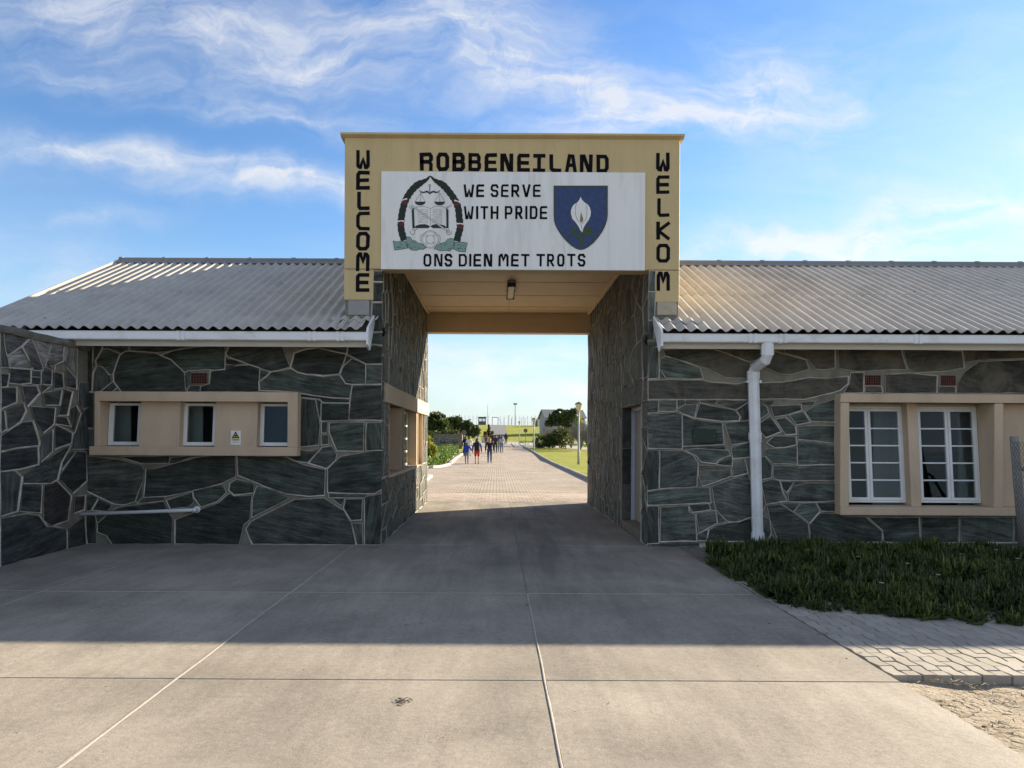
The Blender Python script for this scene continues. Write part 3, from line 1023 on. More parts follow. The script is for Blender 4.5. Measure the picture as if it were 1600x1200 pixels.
# ---- right wing walls
RY = -.19
rx0, rx1 = FX(1313, RY, 710), FX(1800, RY, 710)
rxi0, rxi1 = FX(1327, RY, 710), FX(1554, RY, 710)
rxd1, rxe = FX(1568, RY, 710), FX(1786, RY, 710)
rz0, rz1 = FZ(805.5, RY, 1450), FZ(615.5, RY, 1450)
rzi0, rzi1 = FZ(793, RY, 1450), FZ(629, RY, 1450)
mb = MB()
mb.box(XGR, rx0 + e, 0, .30, -.1, 3.32)
mb.box(rx1 - e, XRE, 0, .30, -.1, 3.32)
mb.box(rx0 + e, rx1 - e, 0, .30, -.1, rz0 + e)
mb.box(rx0 + e, rx1 - e, 0, .30, rz1 - e, 3.32)
rwall = mb.build('facade_wall', M['bedding'], right, loc=(7.5, 0, 0))
mb = MB()
mb.box(XGR, XRE, YB - .25, YB, -.1, 3.3)
mb.prism([(XRE - .3, .30, -.1), (XRE - .3, YB - .25, -.1), (XRE - .3, YB - .25, 3.6), (XRE - .3, YRIDGE, roof_z(YRIDGE) - .12), (XRE - .3, .30, roof_z(.3) - .1)], (.25, 0, 0))
mb.build('back_wall', M['bedding'], right, loc=(7.5, 0, 0))
mb = MB()
mb.box(XGR, XRE - .3, .30, YB - .25, 3.0, 3.04)
mb.box(XGR, XRE - .3, .30, YB - .25, .02, .05)
mb.box(XGR, XRE - .3, 3.2, 3.3, .05, 3.0)
mb.build('room_lining', M['room'], right, loc=(7.5, 0, 0))

# ---- gatehouse piers, parapet, ceiling
HY = (0.84, 2.50, 2.81, 4.94, 5.33, 6.18)          # hatch openings along the left passage wall
HZ0, HZ1, HZ2 = 1.05, 2.27, 2.58
mb = MB()
mb.box(XGL, XPL, 0, YB, -.1, HZ0)
mb.box(XGL, XPL, 0, YB, HZ1, ZFASC)
for a, b in ((0, HY[0]), (HY[1], HY[2]), (HY[3], HY[4]), (HY[5], YB)):
    mb.box(XGL, XPL, a, b, HZ0, HZ1)
for a, b in ((HY[0], HY[1]), (HY[2], HY[3]), (HY[4], HY[5])):
    mb.box(XGL, XPL - .34, a, b, HZ0, HZ1)
lpier = mb.build('pier_wall', M['bedding'], gate, loc=(-2.1, 0, 0))
DY0, DY1, DZ0, DZ1 = .51, 2.41, .14, 2.28
mb = MB()
mb.box(XPR, XGR, 0, DY0, -.1, ZFASC)
mb.box(XPR, XGR, DY1, YB, -.1, ZFASC)
mb.box(XPR, XGR, DY0, DY1, -.1, DZ0)
mb.box(XPR, XGR, DY0, DY1, DZ1, ZFASC)
mb.box(2.70, XGR, DY0, DY1, DZ0, DZ1)
rpier = mb.build('pier_wall', M['bedding'], gate, loc=(2.6, 0, 0))

mb = MB()
mb.box(XGL - .012, XGR + .012, -.03, .28, ZFASC, ZTOP)
mb.box(XGL - .012, FX(583.5, -.03, 445), -.03, .05, ZLEG, ZFASC - .004)
mb.box(FX(1024.5, -.03, 445), XGR + .012, -.03, .05, ZLEG - .01, ZFASC - .004)
parapet = mb.build('parapet', M['fascia'], gate, loc=(.5, 0, 5.4), bevel=.006)
mb = MB()
mb.box(XGL, XGL + .3, .28, YB - .28, ZFASC, ZTOP)
mb.box(XGR - .3, XGR, .28, YB - .28, ZFASC, ZTOP)
mb.box(XGL, XGR, YB - .28, YB, ZCEIL + .1, ZTOP)
mb.build('side_parapet', M['fascia'], gate, loc=(.5, 3, 5.4))
mb = MB()
z0 = ZTOP
mb.prism([(XGL - .012, -.03, z0), (XGR + .012, -.03, z0), (XGR + .075, -.095, z0 + .028), (XGL - .075, -.095, z0 + .028)], (0, 0, .001))
mb.v, mb.f, mb.mi = [], [], []
pr = [(-.03, z0), (-.095, z0 + .03), (-.095, z0 + .06), (YB + .06, z0 + .10), (YB + .06, z0)]
mb.prism([(XGL - .07, y, z) for y, z in pr], (XGR - XGL + .14, 0, 0))
mb.build('roof_slab', M['fascia'], gate, loc=(.5, 0, z0))
MB().box(XPL, XPR, YB - .32, YB - .002, FZ(520, YB - .32, 790), ZCEIL + .1).build('beam', M['soffit'], gate, loc=(.3, YB, 4.4), bevel=.01)
# ceiling boards
ceil = MB().box(XPL, XPR, .28, YB - .32, ZCEIL + .022, ZCEIL + .06).build('ceiling', M['dark'], gate, loc=(.3, 3, ZCEIL))
ye = [.285, .70, 2.07, 3.44, 4.81, 6.19, YB - .325]
xj = 0.285
for i in range(6):
    for a, b in ((XPL + .01, xj - .003), (xj + .003, XPR - .01)):
        MB().box(a, b, ye[i] + .024, ye[i + 1] - .024, ZCEIL, ZCEIL + .02).build('ceiling_board', M['soffit'], ceil, loc=((a + b) / 2, ye[i], ZCEIL))
for a, b in ((XPL + .032, XPL + .10), (XPR - .10, XPR - .032)):
    MB().box(a, b, .285, YB - .33, ZCEIL - .045, ZCEIL - .002).build('cover_strip', M['soffit'], ceil, loc=(a, 1, ZCEIL), bevel=.006)
M['stained_plaster'] = surf('stained_plaster', (.42, .38, .29), .8, .12, 6, .3, 40, stain=(.30, .14, .07), stain_amt=.6, stain_scale=5)
# flashing blocks under the legs
for a, b, s in ((544, 577, 0), (1027, 1057, 1)):
    mb = MB()
    mb.box(FX(a, -.02, 480), FX(b, -.02, 480), -.022, .05, FZ(492, -.02, a), ZLEG - .002)
    mb.build('flashing_block', M['flashing'] if s == 0 else M['stained_plaster'], gate, loc=(FX(a), 0, ZLEG), bevel=.004)

# hatch dressings on the left passage wall
seg = (.31, 2.62, 5.10, YB + .02)
for a, b in zip(seg, seg[1:]):
    MB().box(XPL - .05, XPL + .055, a + .003, b - .003, HZ1, HZ2).build('lintel', M['plaster'], gate, loc=(XPL, a, HZ1), bevel=.006)
mb = MB()
for (a, b) in ((HY[0], HY[1]), (HY[2], HY[3])):
    mb.box(XPL - .339, XPL - .32, a, b, HZ0 + .02, HZ1)
    mb.box(XPL - .31, XPL + .012, b - .012, b + .03, HZ0 + .024, HZ1 - .002)
    mb.box(XPL - .31, XPL + .012, a - .03, a + .01, HZ0 + .024, HZ1 - .002)
mb.box(XPL - .08, XPL + .012, HY[5] - .012, HY[5] + .03, .2, HZ1 - .002)
mb.box(XPL - .08, XPL + .012, HY[4] - .03, HY[4] + .01, .2, HZ1 - .002)
mb.build('reveal', M['plaster'], gate, loc=(XPL, 1, HZ0))
MB().box(XPL - .33, XPL + .05, HY[0] - .05, HY[3] + .05, HZ0 - .04, HZ0 + .022).build('sill', M['plaster'], gate, loc=(XPL, 1, HZ0), bevel=.006)
# rusty shutter in the first opening
mb = MB()
sx = XPL - .24
for k in range(10):
    y = HY[0] + .95 + k * .065
    mb.box(sx - .012, sx + .012, y, y + .035, HZ0 + .10, HZ1 - .32)
for z in (HZ0 + .1, 1.5, HZ1 - .4):
    mb.box(sx - .02, sx - .0125, HY[0] + .92, HY[1] - .05, z, z + .05)
mb.box(sx - .06, sx - .03, HY[0] + .02, HY[0] + .9, HZ0 + .03, HZ1 - .01, 0)
mb.build('rusty_shutter', M['rust'], gate, loc=(sx, 1.6, 1.5))
# white glazed window in the second opening
sx = XPL - .20
mb = MB()
y0, y1 = HY[2] + .02, HY[3] - .01
for y in (y0, (y0 + y1) / 2 - .02, y1 - .05):
    mb.box(sx - .02, sx + .02, y, y + .05, HZ0 + .03, HZ1)
for k in range(5):
    z = HZ0 + .03 + k * (HZ1 - HZ0 - .08) / 4
    mb.box(sx - .015, sx + .016, y0 + .05, y1 - .05, z, z + .04)
hw = mb.build('hatch_window', M['white_wood'], gate, loc=(sx, 3.8, 1.6))
MB().box(sx - .004, sx + .004, y0 + .05, y1 - .05, HZ0 + .06, HZ1).build('pane', M['glass'], hw, loc=(sx, 3.8, 1.6))
MB().box(XPL - .33, XPL - .10, HY[4], HY[5], .2, 1.18).build('slot_panel', M['dark'], gate, loc=(XPL, 5.6, .2))
MB().box(XPL - .33, XPL - .09, HY[4], HY[5], 1.18, HZ1).build('niche_panel', M['plaster'], gate, loc=(XPL, 5.6, 1.2))

# door in the right passage wall
mb = MB()
mb.box(2.58, 2.695, DY1 - .07, DY1 - .002, DZ0, DZ1)
mb.box(2.58, 2.695, DY0 + .002, DY0 + .07, DZ0, DZ1)
mb.box(2.58, 2.695, DY0 + .07, DY1 - .07, DZ1 - .07, DZ1 - .002)
mb.build('door_frame', M['grey_frame'], gate, loc=(2.6, 1.4, DZ0), bevel=.004)
dr = MB().box(2.645, 2.688, DY0 + .075, DY1 - .075, DZ0 + .01, DZ1 - .075).build('door', M['grey_door'], gate, loc=(2.65, 1.4, DZ0), bevel=.004)
MB().tube([(2.645, .75, 1.15), (2.60, .75, 1.15), (2.60, .86, 1.15)], .011, 8).build('handle', M['galv'], dr, loc=(2.62, .8, 1.15))

# ------------------------------------------------------------------ masonry traced on the facades
LEFT_STONES = """
131,541 146,541 145,575 145,612 131,612
131,614 146,614 146,668 131,668
131,670 146,670 146,712 131,712
147,541 162,541 161,547 150,565 146,575
161,547 170,546 186,552 188,556 178,584 172,586 162,574 152,572 150,565
152,572 162,574 172,586 177,597 160,610 150,613 145,613 147,584
177,597 184,606 176,613 157,613
184,606 191,613 176,613
188,556 196,550 203,549 240,551 252,555 268,562 296,592 291,613 191,613 179,596 178,584
162,540 203,540 203,549 196,550 188,553 170,546 161,546
203,540 307,540 307,542 270,548 240,551 203,549
270,548 307,542 351,540 352,553 352,577 337,578 320,577 300,579 289,582 268,562 252,555
353,569 370,571 353,577
359,540 441,540 445,555 453,573 424,581 357,558 354,552
357,558 392,570 370,571 353,569 353,557
460,552 480,545 497,544 541,553 530,584 505,587 479,585 466,582 454,574
497,543 500,540 544,540 542,553
544,540 565,541 578,538 594,541 594,568 572,569 542,553
541,556 550,560 537,572
550,560 572,570 571,600 550,600 541,599 532,584 537,572
572,570 597,570 597,600 572,600
330,580 352,577 370,571 392,570 407,575 404,612 313,612 314,604 328,600
297,603 312,603 312,612 292,612
289,582 298,579 297,600 291,608
407,577 424,581 406,594
424,581 454,576 466,582 479,586 505,589 530,586 541,599 551,601 546,622 520,621 490,618 468,614 460,612 406,610 405,596 415,590
470,616 545,624 545,629 505,628 500,623 470,620
470,622 493,625 499,655 500,666 498,695 469,698
495,625 503,628 500,650
503,630 545,631 544,656 502,657
551,602 591,602 591,657 545,656 547,628
591,602 598,602 598,657 591,657
503,659 511,659 511,676 503,676
503,680 513,680 514,694 503,695
515,660 569,660 568,704 527,704 515,676
573,661 598,660 598,703 572,704
504,699 519,697 527,710 524,719 510,732 482,724
468,703 493,706 503,699 480,723 462,720 446,713
532,713 587,704 599,704 598,764 585,771 513,769 512,733
371,712 443,712 476,727 508,734 508,774 485,775 447,771 415,760 399,753 372,743
229,733 245,732 261,728 307,715 330,712 368,712 368,745 345,755 300,767 261,775 225,777 228,752
135,712 182,717 220,727 226,734 223,752 212,783 195,789 179,787 153,775 134,766
187,714 265,712 264,724 220,724
267,716 300,712 276,724 265,724
222,757 223,776 216,785 212,783
222,778 258,777 256,782 216,786
143,772 153,778 142,798 132,798 132,774
154,779 176,789 168,799 145,797
173,800 185,793 256,784 266,805 270,809 268,853 176,853 168,836 153,831 153,818
133,802 150,806 151,853 133,853
150,804 170,802 153,818
261,782 300,769 302,785 294,792 267,795
301,767 348,756 354,769 340,783 314,792 303,777
360,755 369,749 397,756 396,770 366,773 358,766
313,796 342,785 358,771 366,775 393,774 390,812 381,820 374,853 274,853 275,812 300,803
402,760 416,762 452,778 394,808 395,780
392,815 460,780 507,778 522,788 537,797 549,818 556,853 395,853 385,827
521,780 538,779 533,789
540,780 566,780 565,812 549,813 537,794
550,818 566,818 567,853 558,853
570,776 597,772 597,853 570,853
515,771 575,773 570,777 515,777
584,424 596,424 596,440 583,440
583,442 596,442 595,472 582,472
582,474 595,474 595,518 580,518
580,520 595,520 594,539 578,537
"""
RIGHT_STONES = """
1013,424 1024,424 1023,455 1012,455
1012,457 1023,457 1022,500 1012,500
1012,502 1022,502 1021,535 1012,535
1012,538 1029,538 1029,591 1012,592
1032,560 1040,557 1093,575 1098,591 1041,591 1031,578
1031,580 1038,590 1030,590
1036,546 1112,546 1172,566 1172,590 1134,590 1108,577 1040,556
1113,544 1200,544 1192,560 1172,565
1012,594 1097,593 1110,597 1150,600 1176,594 1176,624 1012,624
1012,626 1028,626 1028,644 1012,645
1030,626 1057,626 1057,643 1030,643
1059,626 1070,626 1070,631 1059,637
1071,626 1092,626 1090,631 1071,631
1094,626 1119,626 1117,631 1095,628
1120,626 1170,626 1164,631 1150,640 1120,632
1058,641 1070,633 1089,632 1084,653 1065,646
1093,630 1149,641 1156,650 1155,657 1129,658 1086,653
1151,641 1168,630 1172,655 1160,657 1158,650
1012,648 1056,645 1065,649 1066,701 1012,700
1067,649 1085,656 1128,661 1131,694 1068,697
1132,661 1172,657 1172,690 1143,695
1069,699 1131,697 1133,702 1090,700
1070,703 1087,701 1138,704 1141,711 1123,718 1118,724 1095,721 1088,712
1120,725 1132,715 1143,713 1143,728
1092,727 1120,728 1141,731 1142,744 1098,759 1091,742
1031,704 1067,704 1083,712 1090,723 1088,760 1031,764
1012,703 1029,704 1029,764 1012,766
1142,699 1172,691 1172,715 1145,717
1145,720 1163,718 1168,739 1145,745
1012,768 1108,761 1110,785 1012,789
1112,760 1143,749 1168,741 1174,755 1174,807 1153,815 1137,815 1119,796
1076,789 1107,787 1110,796 1082,800
1108,787 1114,785 1118,796 1111,796
1088,802 1118,798 1120,817 1092,832
1121,802 1133,815 1122,817
1032,792 1075,790 1077,800 1086,804 1088,845 1031,846
1012,792 1028,791 1029,848 1012,849
1090,834 1106,827 1103,844 1089,844
1108,827 1122,820 1174,810 1176,846 1104,845
1012,850 1100,849 1100,856 1012,856
1102,849 1200,849 1200,856 1102,856
1206,549 1220,553 1258,563 1263,577 1237,584 1220,584 1195,574 1192,562
1225,546 1304,546 1304,575 1290,578 1275,577 1262,562 1225,551
1309,546 1407,546 1416,577 1340,580 1311,576
1411,546 1502,549 1505,575 1480,580 1430,582 1419,576
1507,546 1640,546 1640,558 1530,563 1509,566
1507,581 1530,566 1640,561 1640,614 1495,614 1497,598
1384,586 1420,583 1464,588 1463,614 1382,614
1329,582 1349,582 1349,614 1318,614 1326,600
1352,604 1376,604 1378,614 1352,614
1468,604 1492,604 1492,614 1466,614
1178,599 1220,597 1265,590 1290,592 1325,588 1324,600 1312,610 1300,614 1257,624 1230,623 1178,624
1204,635 1251,633 1252,641 1231,648 1209,651
1190,627 1208,627 1206,632 1200,633
1252,629 1272,629 1270,633 1254,633
1234,649 1255,643 1266,660 1245,664
1274,634 1304,624 1304,659 1269,659 1258,644
1211,655 1227,652 1243,666 1244,678 1227,679
1182,664 1203,650 1220,674 1195,684
1178,627 1197,636 1200,646 1180,658
1247,667 1304,665 1304,692 1247,686
1209,681 1243,682 1244,695 1224,699 1209,699 1197,692
1197,702 1244,699 1244,725 1209,724 1196,712
1246,689 1304,695 1304,726 1246,727
1209,729 1304,728 1304,751 1217,750 1208,746
1178,714 1195,714 1206,727 1205,746 1178,751
1189,753 1207,749 1218,752 1222,768 1229,783 1197,787
1220,753 1239,753 1229,769 1223,764
1258,755 1304,756 1304,782 1273,784 1232,784 1231,772 1239,759
1240,754 1257,754 1240,759
1199,790 1219,788 1239,801 1262,818 1265,847 1216,847 1203,811
1222,787 1248,787 1239,799
1252,787 1273,786 1280,799 1265,817 1242,800
1276,786 1306,786 1307,799 1283,798
1281,802 1308,803 1320,807 1352,808 1378,830 1378,847 1268,847 1265,820
1356,808 1435,808 1437,847 1381,847 1379,828
1439,808 1497,808 1497,847 1439,847
1500,808 1582,808 1582,847 1500,847
1585,808 1660,808 1660,847 1585,847
1180,753 1187,753 1196,788 1189,803 1180,800
1178,806 1190,806 1202,811 1204,832 1199,846 1178,846
1205,836 1213,847 1201,847
1202,849 1300,849 1300,857 1202,857
1303,849 1380,849 1380,857 1303,857
1383,849 1442,849 1442,857 1383,857
1445,849 1482,849 1482,857 1445,857
1485,849 1555,849 1555,857 1485,857
1558,849 1660,849 1660,857 1558,857
"""
SIDE_STONES = """
0,513 4,517 6,545 12,572 0,572|p
5,517 45,526 33,540 11,554 6,535|p
11,556 32,543 48,574 47,577 13,573|p
46,526 64,572 64,578 50,578 34,545|p
50,527 79,535 68,570 65,565|p
80,535 97,540 96,563 84,568 82,580 72,563|p
98,540 118,543 118,590 104,570 98,563|p
15,575 46,578 47,598 30,600 14,598
0,585 12,585 9,603 0,604
51,581 62,581 62,588 50,588
50,591 62,591 61,600 49,599
67,574 79,578 78,600 66,599
83,581 96,584 98,605 83,607
103,575 118,592 118,607 102,603
0,607 23,606 22,628 0,637
33,604 56,604 60,614 41,634 37,624
62,602 75,604 64,612
66,614 95,610 91,632 70,632 66,628
100,608 112,612 104,648 90,648
122,598 140,600 139,635 128,638 121,628
48,636 84,638 82,662 66,675 53,655
8,641 34,630 38,642 30,658 9,672
0,643 4,643 7,670 0,674
0,682 10,675 35,660 50,658 60,690 60,696 25,699 0,704
0,708 25,702 58,699 58,726 30,732 0,735
62,684 80,673 79,706 63,720
84,664 112,677 110,692 84,702
107,640 118,634 124,646 115,675 108,665
86,651 103,653 108,665 86,661
126,647 140,640 140,700 112,701 114,680
63,724 110,696 95,722 88,749 78,754 35,754 35,742
0,738 22,736 32,746 25,798 0,806
34,757 64,758 62,800 30,798
68,758 88,753 109,775 104,812 80,822 67,812
95,740 120,706 132,706 133,752 112,770 91,748
97,720 108,706 118,705 96,733
0,812 40,803 60,806 72,823 102,827 102,863 50,880 0,896
116,776 131,775 129,796 114,801
107,826 131,806 134,856 105,863
"""


def facade(wing, pier, split, pier_side, text, seed, mats):
    zsm = FZ(613)
    ms = Masonry(wing, (0, 0, 0), UX, UZ, (0, -1, 0), mats, seed)
    ms.edge = (XPL + .028, 1) if pier_side > 0 else (XPR - .028, -1)
    for line in text.strip().splitlines():
        pts = []
        for px, py in P2(line.split('|')[0]):
            p = FP(px, py, 0)
            x = p.x
            x = (XPL + .028 if x > XPL - .045 else x) if pier_side > 0 else (XPR - .028 if x < XPR + .03 else x)
            pts.append((x, max(p.z, .0)))
        cx = sum(p[0] for p in pts) / len(pts)
        ms.parent = pier if (cx - split) * pier_side > 0 else wing
        cz = sum(p[1] for p in pts) / len(pts)
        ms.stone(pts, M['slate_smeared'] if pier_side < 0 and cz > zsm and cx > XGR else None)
    ms.parent = wing
    return ms


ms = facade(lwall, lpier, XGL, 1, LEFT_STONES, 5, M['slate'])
for c in voronoi_cells(XGAB + .16, XS - .02, 0, 3.05, .7, .45, 3):
    ms.stone(c)
ms.finish()
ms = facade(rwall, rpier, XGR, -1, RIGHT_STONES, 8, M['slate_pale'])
xr = FX(1662)
for c in voronoi_cells(xr, xr + 3.2, 0, .42, .7, .42, 7) + voronoi_cells(FX(1642), xr + 3.2, FZ(613), 3.05, .9, .34, 9):
    ms.stone(c)
ms.finish()

# boundary wall at the left
bw = empty('boundary_wall', (XS - .17, -2.5, 0), 'slate boundary wall with a rough concrete coping running towards the viewer at the left', 'wall')
YW0 = -5.2
zt = SP(60, 524, XS).z - .0
MB().box(XS - .32, XS, YW0, -.002, -.1, zt - .06).build('wall_core', M['bedding'], bw, loc=(XS, -2.5, 0))
ms = Masonry(bw, (XS, 0, 0), UY, UZ, (1, 0, 0), M['slate_side'], 21, joint=.0195, proud=(.010, .03), out=.017)
ymin = 0
for line in SIDE_STONES.strip().splitlines():
    body, _, fl = line.partition('|')
    pts = []
    for px, py in P2(body):
        p = SP(px, py, XS)
        pts.append((min(p.y, -.004), min(max(p.z, 0), zt - .06)))
        ymin = min(ymin, p.y)
    ms.stone(pts, M['parged_stone'] if fl else None)
for c in voronoi_cells(YW0 + .01, ymin - .02, 0, zt - .07, .55, .42, 12):
    ms.stone(c)
ms.finish()
vs, n = [], 60
prof = [(.045, -.075), (.055, -.035), (.05, .015), (.0, .035), (-.16, .045), (-.33, .035), (-.37, .01), (-.365, -.075)]
for k in range(n + 1):
    y = YW0 + (-.006 - YW0) * k / n
    for i, (dx, dz) in enumerate(prof):
        nz = mnoise.noise(Vector((y * 3 + i * 3.1, i * 2.2, 4)))
        nx_ = mnoise.noise(Vector((y * 7 + i, i * 5.2, 9)))
        vs.append((XS + dx + .012 * nx_, y, zt + dz + .013 * nz))
m_ = len(prof)
fs = [(k * m_ + i, (k + 1) * m_ + i, (k + 1) * m_ + (i + 1) % m_, k * m_ + (i + 1) % m_) for k in range(n) for i in range(m_)]
mb = MB().add(vs, fs)
mb.add(vs[:m_], [tuple(range(m_ - 1, -1, -1))]).add(vs[-m_:], [tuple(range(m_))])
mb.build('coping', M['coping'], bw, loc=(XS, -2.5, zt))

# passage walls
ms = Masonry(lpier, (XPL, 0, 0), UY, UZ, (1, 0, 0), M['slate_inner'], 31, joint=.018, proud=(.006, .022), amp=.02, ridge=.026)
for c in (voronoi_cells(.0, 1.6, HZ2 + .01, ZCEIL, .40, .50, 41) + voronoi_cells(1.6, 7.36, HZ2 + .01, ZCEIL, .36, .40, 46) + voronoi_cells(.0, 7.36, .0, HZ0 - .03, .62, .36, 42)
          + voronoi_cells(0, .78, HZ0, HZ1, .5, .45, 43) + voronoi_cells(6.24, 7.36, HZ0, HZ1, .5, .5, 44) + voronoi_cells(0, .29, HZ1, HZ2, .3, .3, 45)):
    ms.stone(c, M['slate'] if c[0][1] < 1.0 and c[0][0] < 3 else None)
ms.finish()
ms = Masonry(rpier, (XPR, 0, 0), (0, -1, 0), UZ, (-1, 0, 0), M['slate_inner'], 33, joint=.016, proud=(.006, .022), amp=.02, ridge=.026)
for c in (voronoi_cells(-7.36, -DY1, 0, ZCEIL, .36, .42, 51) + voronoi_cells(-DY1, 0, DZ1 + .02, ZCEIL, .6, .55, 52)
          + voronoi_cells(-DY0, 0, 0, DZ1 + .02, .51, .5, 53)):
    ms.stone(c, M['slate'] if c[0][0] > -DY0 - .02 and c[0][1] < DZ1 else None)
ms.finish()
for z0, z1 in ((DZ0, .8), (.82, 1.5), (1.52, DZ1)):
    MB().box(2.42, 2.575, DY1 - .025, DY1 - .003, z0, z1).build('jamb_stone', M['slate'], rpier, loc=(2.5, DY1, z0), bevel=.006)

# ------------------------------------------------------------------ window panels
def build_left_hatches():
    mb = MB()
    mb.box(lx0, lx1, -.18, .16, lzi1, lz1)
    mb.box(lx0 - .07, lx1 + .002, -.195, .16, lz0, lzi0)
    mb.box(lx0, lxi0, -.18, .16, lzi0, lzi1)
    mb.box(lxi1, lx1, -.18, .16, lzi0, lzi1)
    mb.build('window_surround', M['plaster'], left, loc=(lx0, 0, lz0), bevel=.008)
    zc = (lzi0 + lzi1) / 2
    k = .085
    for a, b in ((219, 281), (336.5, 402)):
        mb = MB().box(FX(a, -.07, 660), FX(b, -.07, 660), -.07, .30, lzi0, lzi1)
        shear(mb, k, zc).build('plaster_panel', M['plaster'], left, loc=(FX(a), 0, zc))
    for i, (a, b) in enumerate(((171.5, 224), (286.5, 341), (406, 458))):
        x0, x1 = FX(a, .1, 660), FX(b, .1, 660)
        z0, z1 = lzi0 + .015, lzi1 - .02
        w = .075
        mb = MB()
        mb.box(x0, x0 + w, .07, .12, z0, z1)
        mb.box(x1 - w, x1, .07, .12, z0, z1)
        mb.box(x0 + w, x1 - w, .072, .12, z0, z0 + .055)
        mb.box(x0 + w, x1 - w, .072, .12, z1 - .04, z1)
        wf = shear(mb, k, zc).build('window', M['white_wood'], left, loc=(x0, .1, z0))
        mb = MB().box(x0 + w, x1 - w, .093, .099, z0 + .055, z1 - .04)
        shear(mb, k, zc).build('pane', M['glass'], wf, loc=(x0, .1, z0))
        if i < 2:
            MB().box(x0 - .12, x0 + .21, .34, .36, z0 - .1, z1 + .1).build('inner_panel', M['curtain'], left, loc=(x0, .35, z0))
        else:
            MB().box(x0 - .1, x1 + .2, .9, .93, z0 - .3, z1 + .3).build('inner_panel', M['olive_board'], left, loc=(x0, .9, z0))  # plain olive board behind the third pane, giving it a dark green tone


M['olive_board'] = surf('olive_board', (0.075, 0.085, 0.05), 0.8, 0.3, 2.0, stretch=(2, 1, .6))
build_left_hatches()


def build_right_windows():
    mb = MB()
    mb.box(rx0, rx1, RY, .16, rzi1, rz1)
    mb.box(rx0 - .0, rx1, RY - .012, .16, rz0, rzi0)
    mb.box(rx0, rxi0, RY, .16, rzi0, rzi1)
    mb.box(rxi1, rxd1, RY + .004, .30, rzi0, rzi1)
    mb.box(rxe, rx1, RY, .16, rzi0, rzi1)
    mb.box(rxd1, rxe, .02, .30, rzi0, rzi1)
    mb.build('window_surround', M['plaster'], right, loc=(rx0, 0, rz0), bevel=.008)
    zc = (rzi0 + rzi1) / 2
    k = .088
    mb = MB().box(FX(1420.5, .01, 710), FX(1436, .01, 710), .01, .32, rzi0, rzi1)
    shear(mb, k, zc).build('mullion_pier', M['plaster'], right, loc=(FX(1420), 0, zc))
    z0, z1 = rzi0 + .05, rzi1 - .045
    for a, b, m in ((1320, 1412.5, 1357), (1432, 1529, 1482.5)):
        yw = .16
        x0, x1, xm = FX(a, yw, 710), FX(b, yw, 710), FX(m, yw, 710)
        fw = .035
        mb = MB()
        mb.box(x0, x0 + fw, yw, yw + .07, z0, z1)
        mb.box(x1 - fw, x1, yw, yw + .07, z0, z1)
        mb.box(x0 + fw, x1 - fw, yw + .003, yw + .07, z0, z0 + fw)
        mb.box(x0 + fw, x1 - fw, yw + .003, yw + .07, z1 - fw, z1)
        wf = shear(mb, k, zc).build('window', M['white_wood'], right, loc=(x0, yw, z0))
        mb = MB().box(x0 + .004, x1 - .004, yw + .01, yw + .07, z1, rzi1)
        shear(mb, k, zc).build('window_head', M['plaster'], right, loc=(x0, yw, z1))
        for s0, s1 in ((x0 + fw + .003, xm - .003), (xm + .003, x1 - fw - .003)):
            q0, q1 = z0 + fw + .003, z1 - fw - .003
            r = .042
            mb = MB()
            mb.box(s0, s0 + r, yw - .012, yw + .04, q0, q1)
            mb.box(s1 - r, s1, yw - .012, yw + .04, q0, q1)
            mb.box(s0 + r, s1 - r, yw - .01, yw + .04, q0, q0 + r)
            mb.box(s0 + r, s1 - r, yw - .01, yw + .04, q1 - r, q1)
            ph = (q1 - q0 - 2 * r) / 5
            for i in range(1, 5):
                zz = q0 + r + ph * i
                mb.box(s0 + r, s1 - r, yw - .002, yw + .03, zz - .011, zz + .011)
            sash = shear(mb, k, zc).build('sash', M['white_wood'], right, loc=(s0, yw, z0))
            for i in range(5):
                mb = MB().box(s0 + r, s1 - r, yw + .012, yw + .017, q0 + r + ph * i + .011, q0 + r + ph * (i + 1) - .011)
                shear(mb, k, zc).build('pane', M['glass'], sash, loc=(s0, yw, z0))
    # interior: pale curtain strips and a dark cupboard
    for a, b in ((1366, 1412), (1500, 1534)):
        MB().box(FX(a, .6, 710), FX(b, .6, 710), .62, .66, .5, 2.6).build('curtain', M['curtain'], right, loc=(FX(a), .6, .5))


build_right_windows()


def vent(parent, px0, py0, px1, py1):
    a, b = FP(px0, py1), FP(px1, py0)
    x0, x1, z0, z1 = a.x, b.x, a.z, b.z
    v = MB().box(x0, x1, -.006, .02, z0, z1).build('air_vent', M['dark'], parent, loc=(x0, 0, z0))
    mb = MB()
    nx, nz = 7, 5
    t = .009
    for i in range(nx):
        x = x0 + (x1 - x0 - t) * i / (nx - 1)
        mb.box(x, x + t, -.022, -.0065, z0, z1)
    for j in range(nz):
        z = z0 + (z1 - z0 - t) * j / (nz - 1)
        mb.box(x0, x1, -.0235, -.008, z, z + t)
    mb.build('vent_grille', M['vent_brick'], v, loc=(x0, 0, z0))


vent(lwall.parent, 299, 583, 324, 599.5)
vent(right, 1352, 586.5, 1375, 602)
vent(right, 1470, 587, 1492, 602.5)

# ------------------------------------------------------------------ roofs
CORR, AMP = 0.178, 0.0255


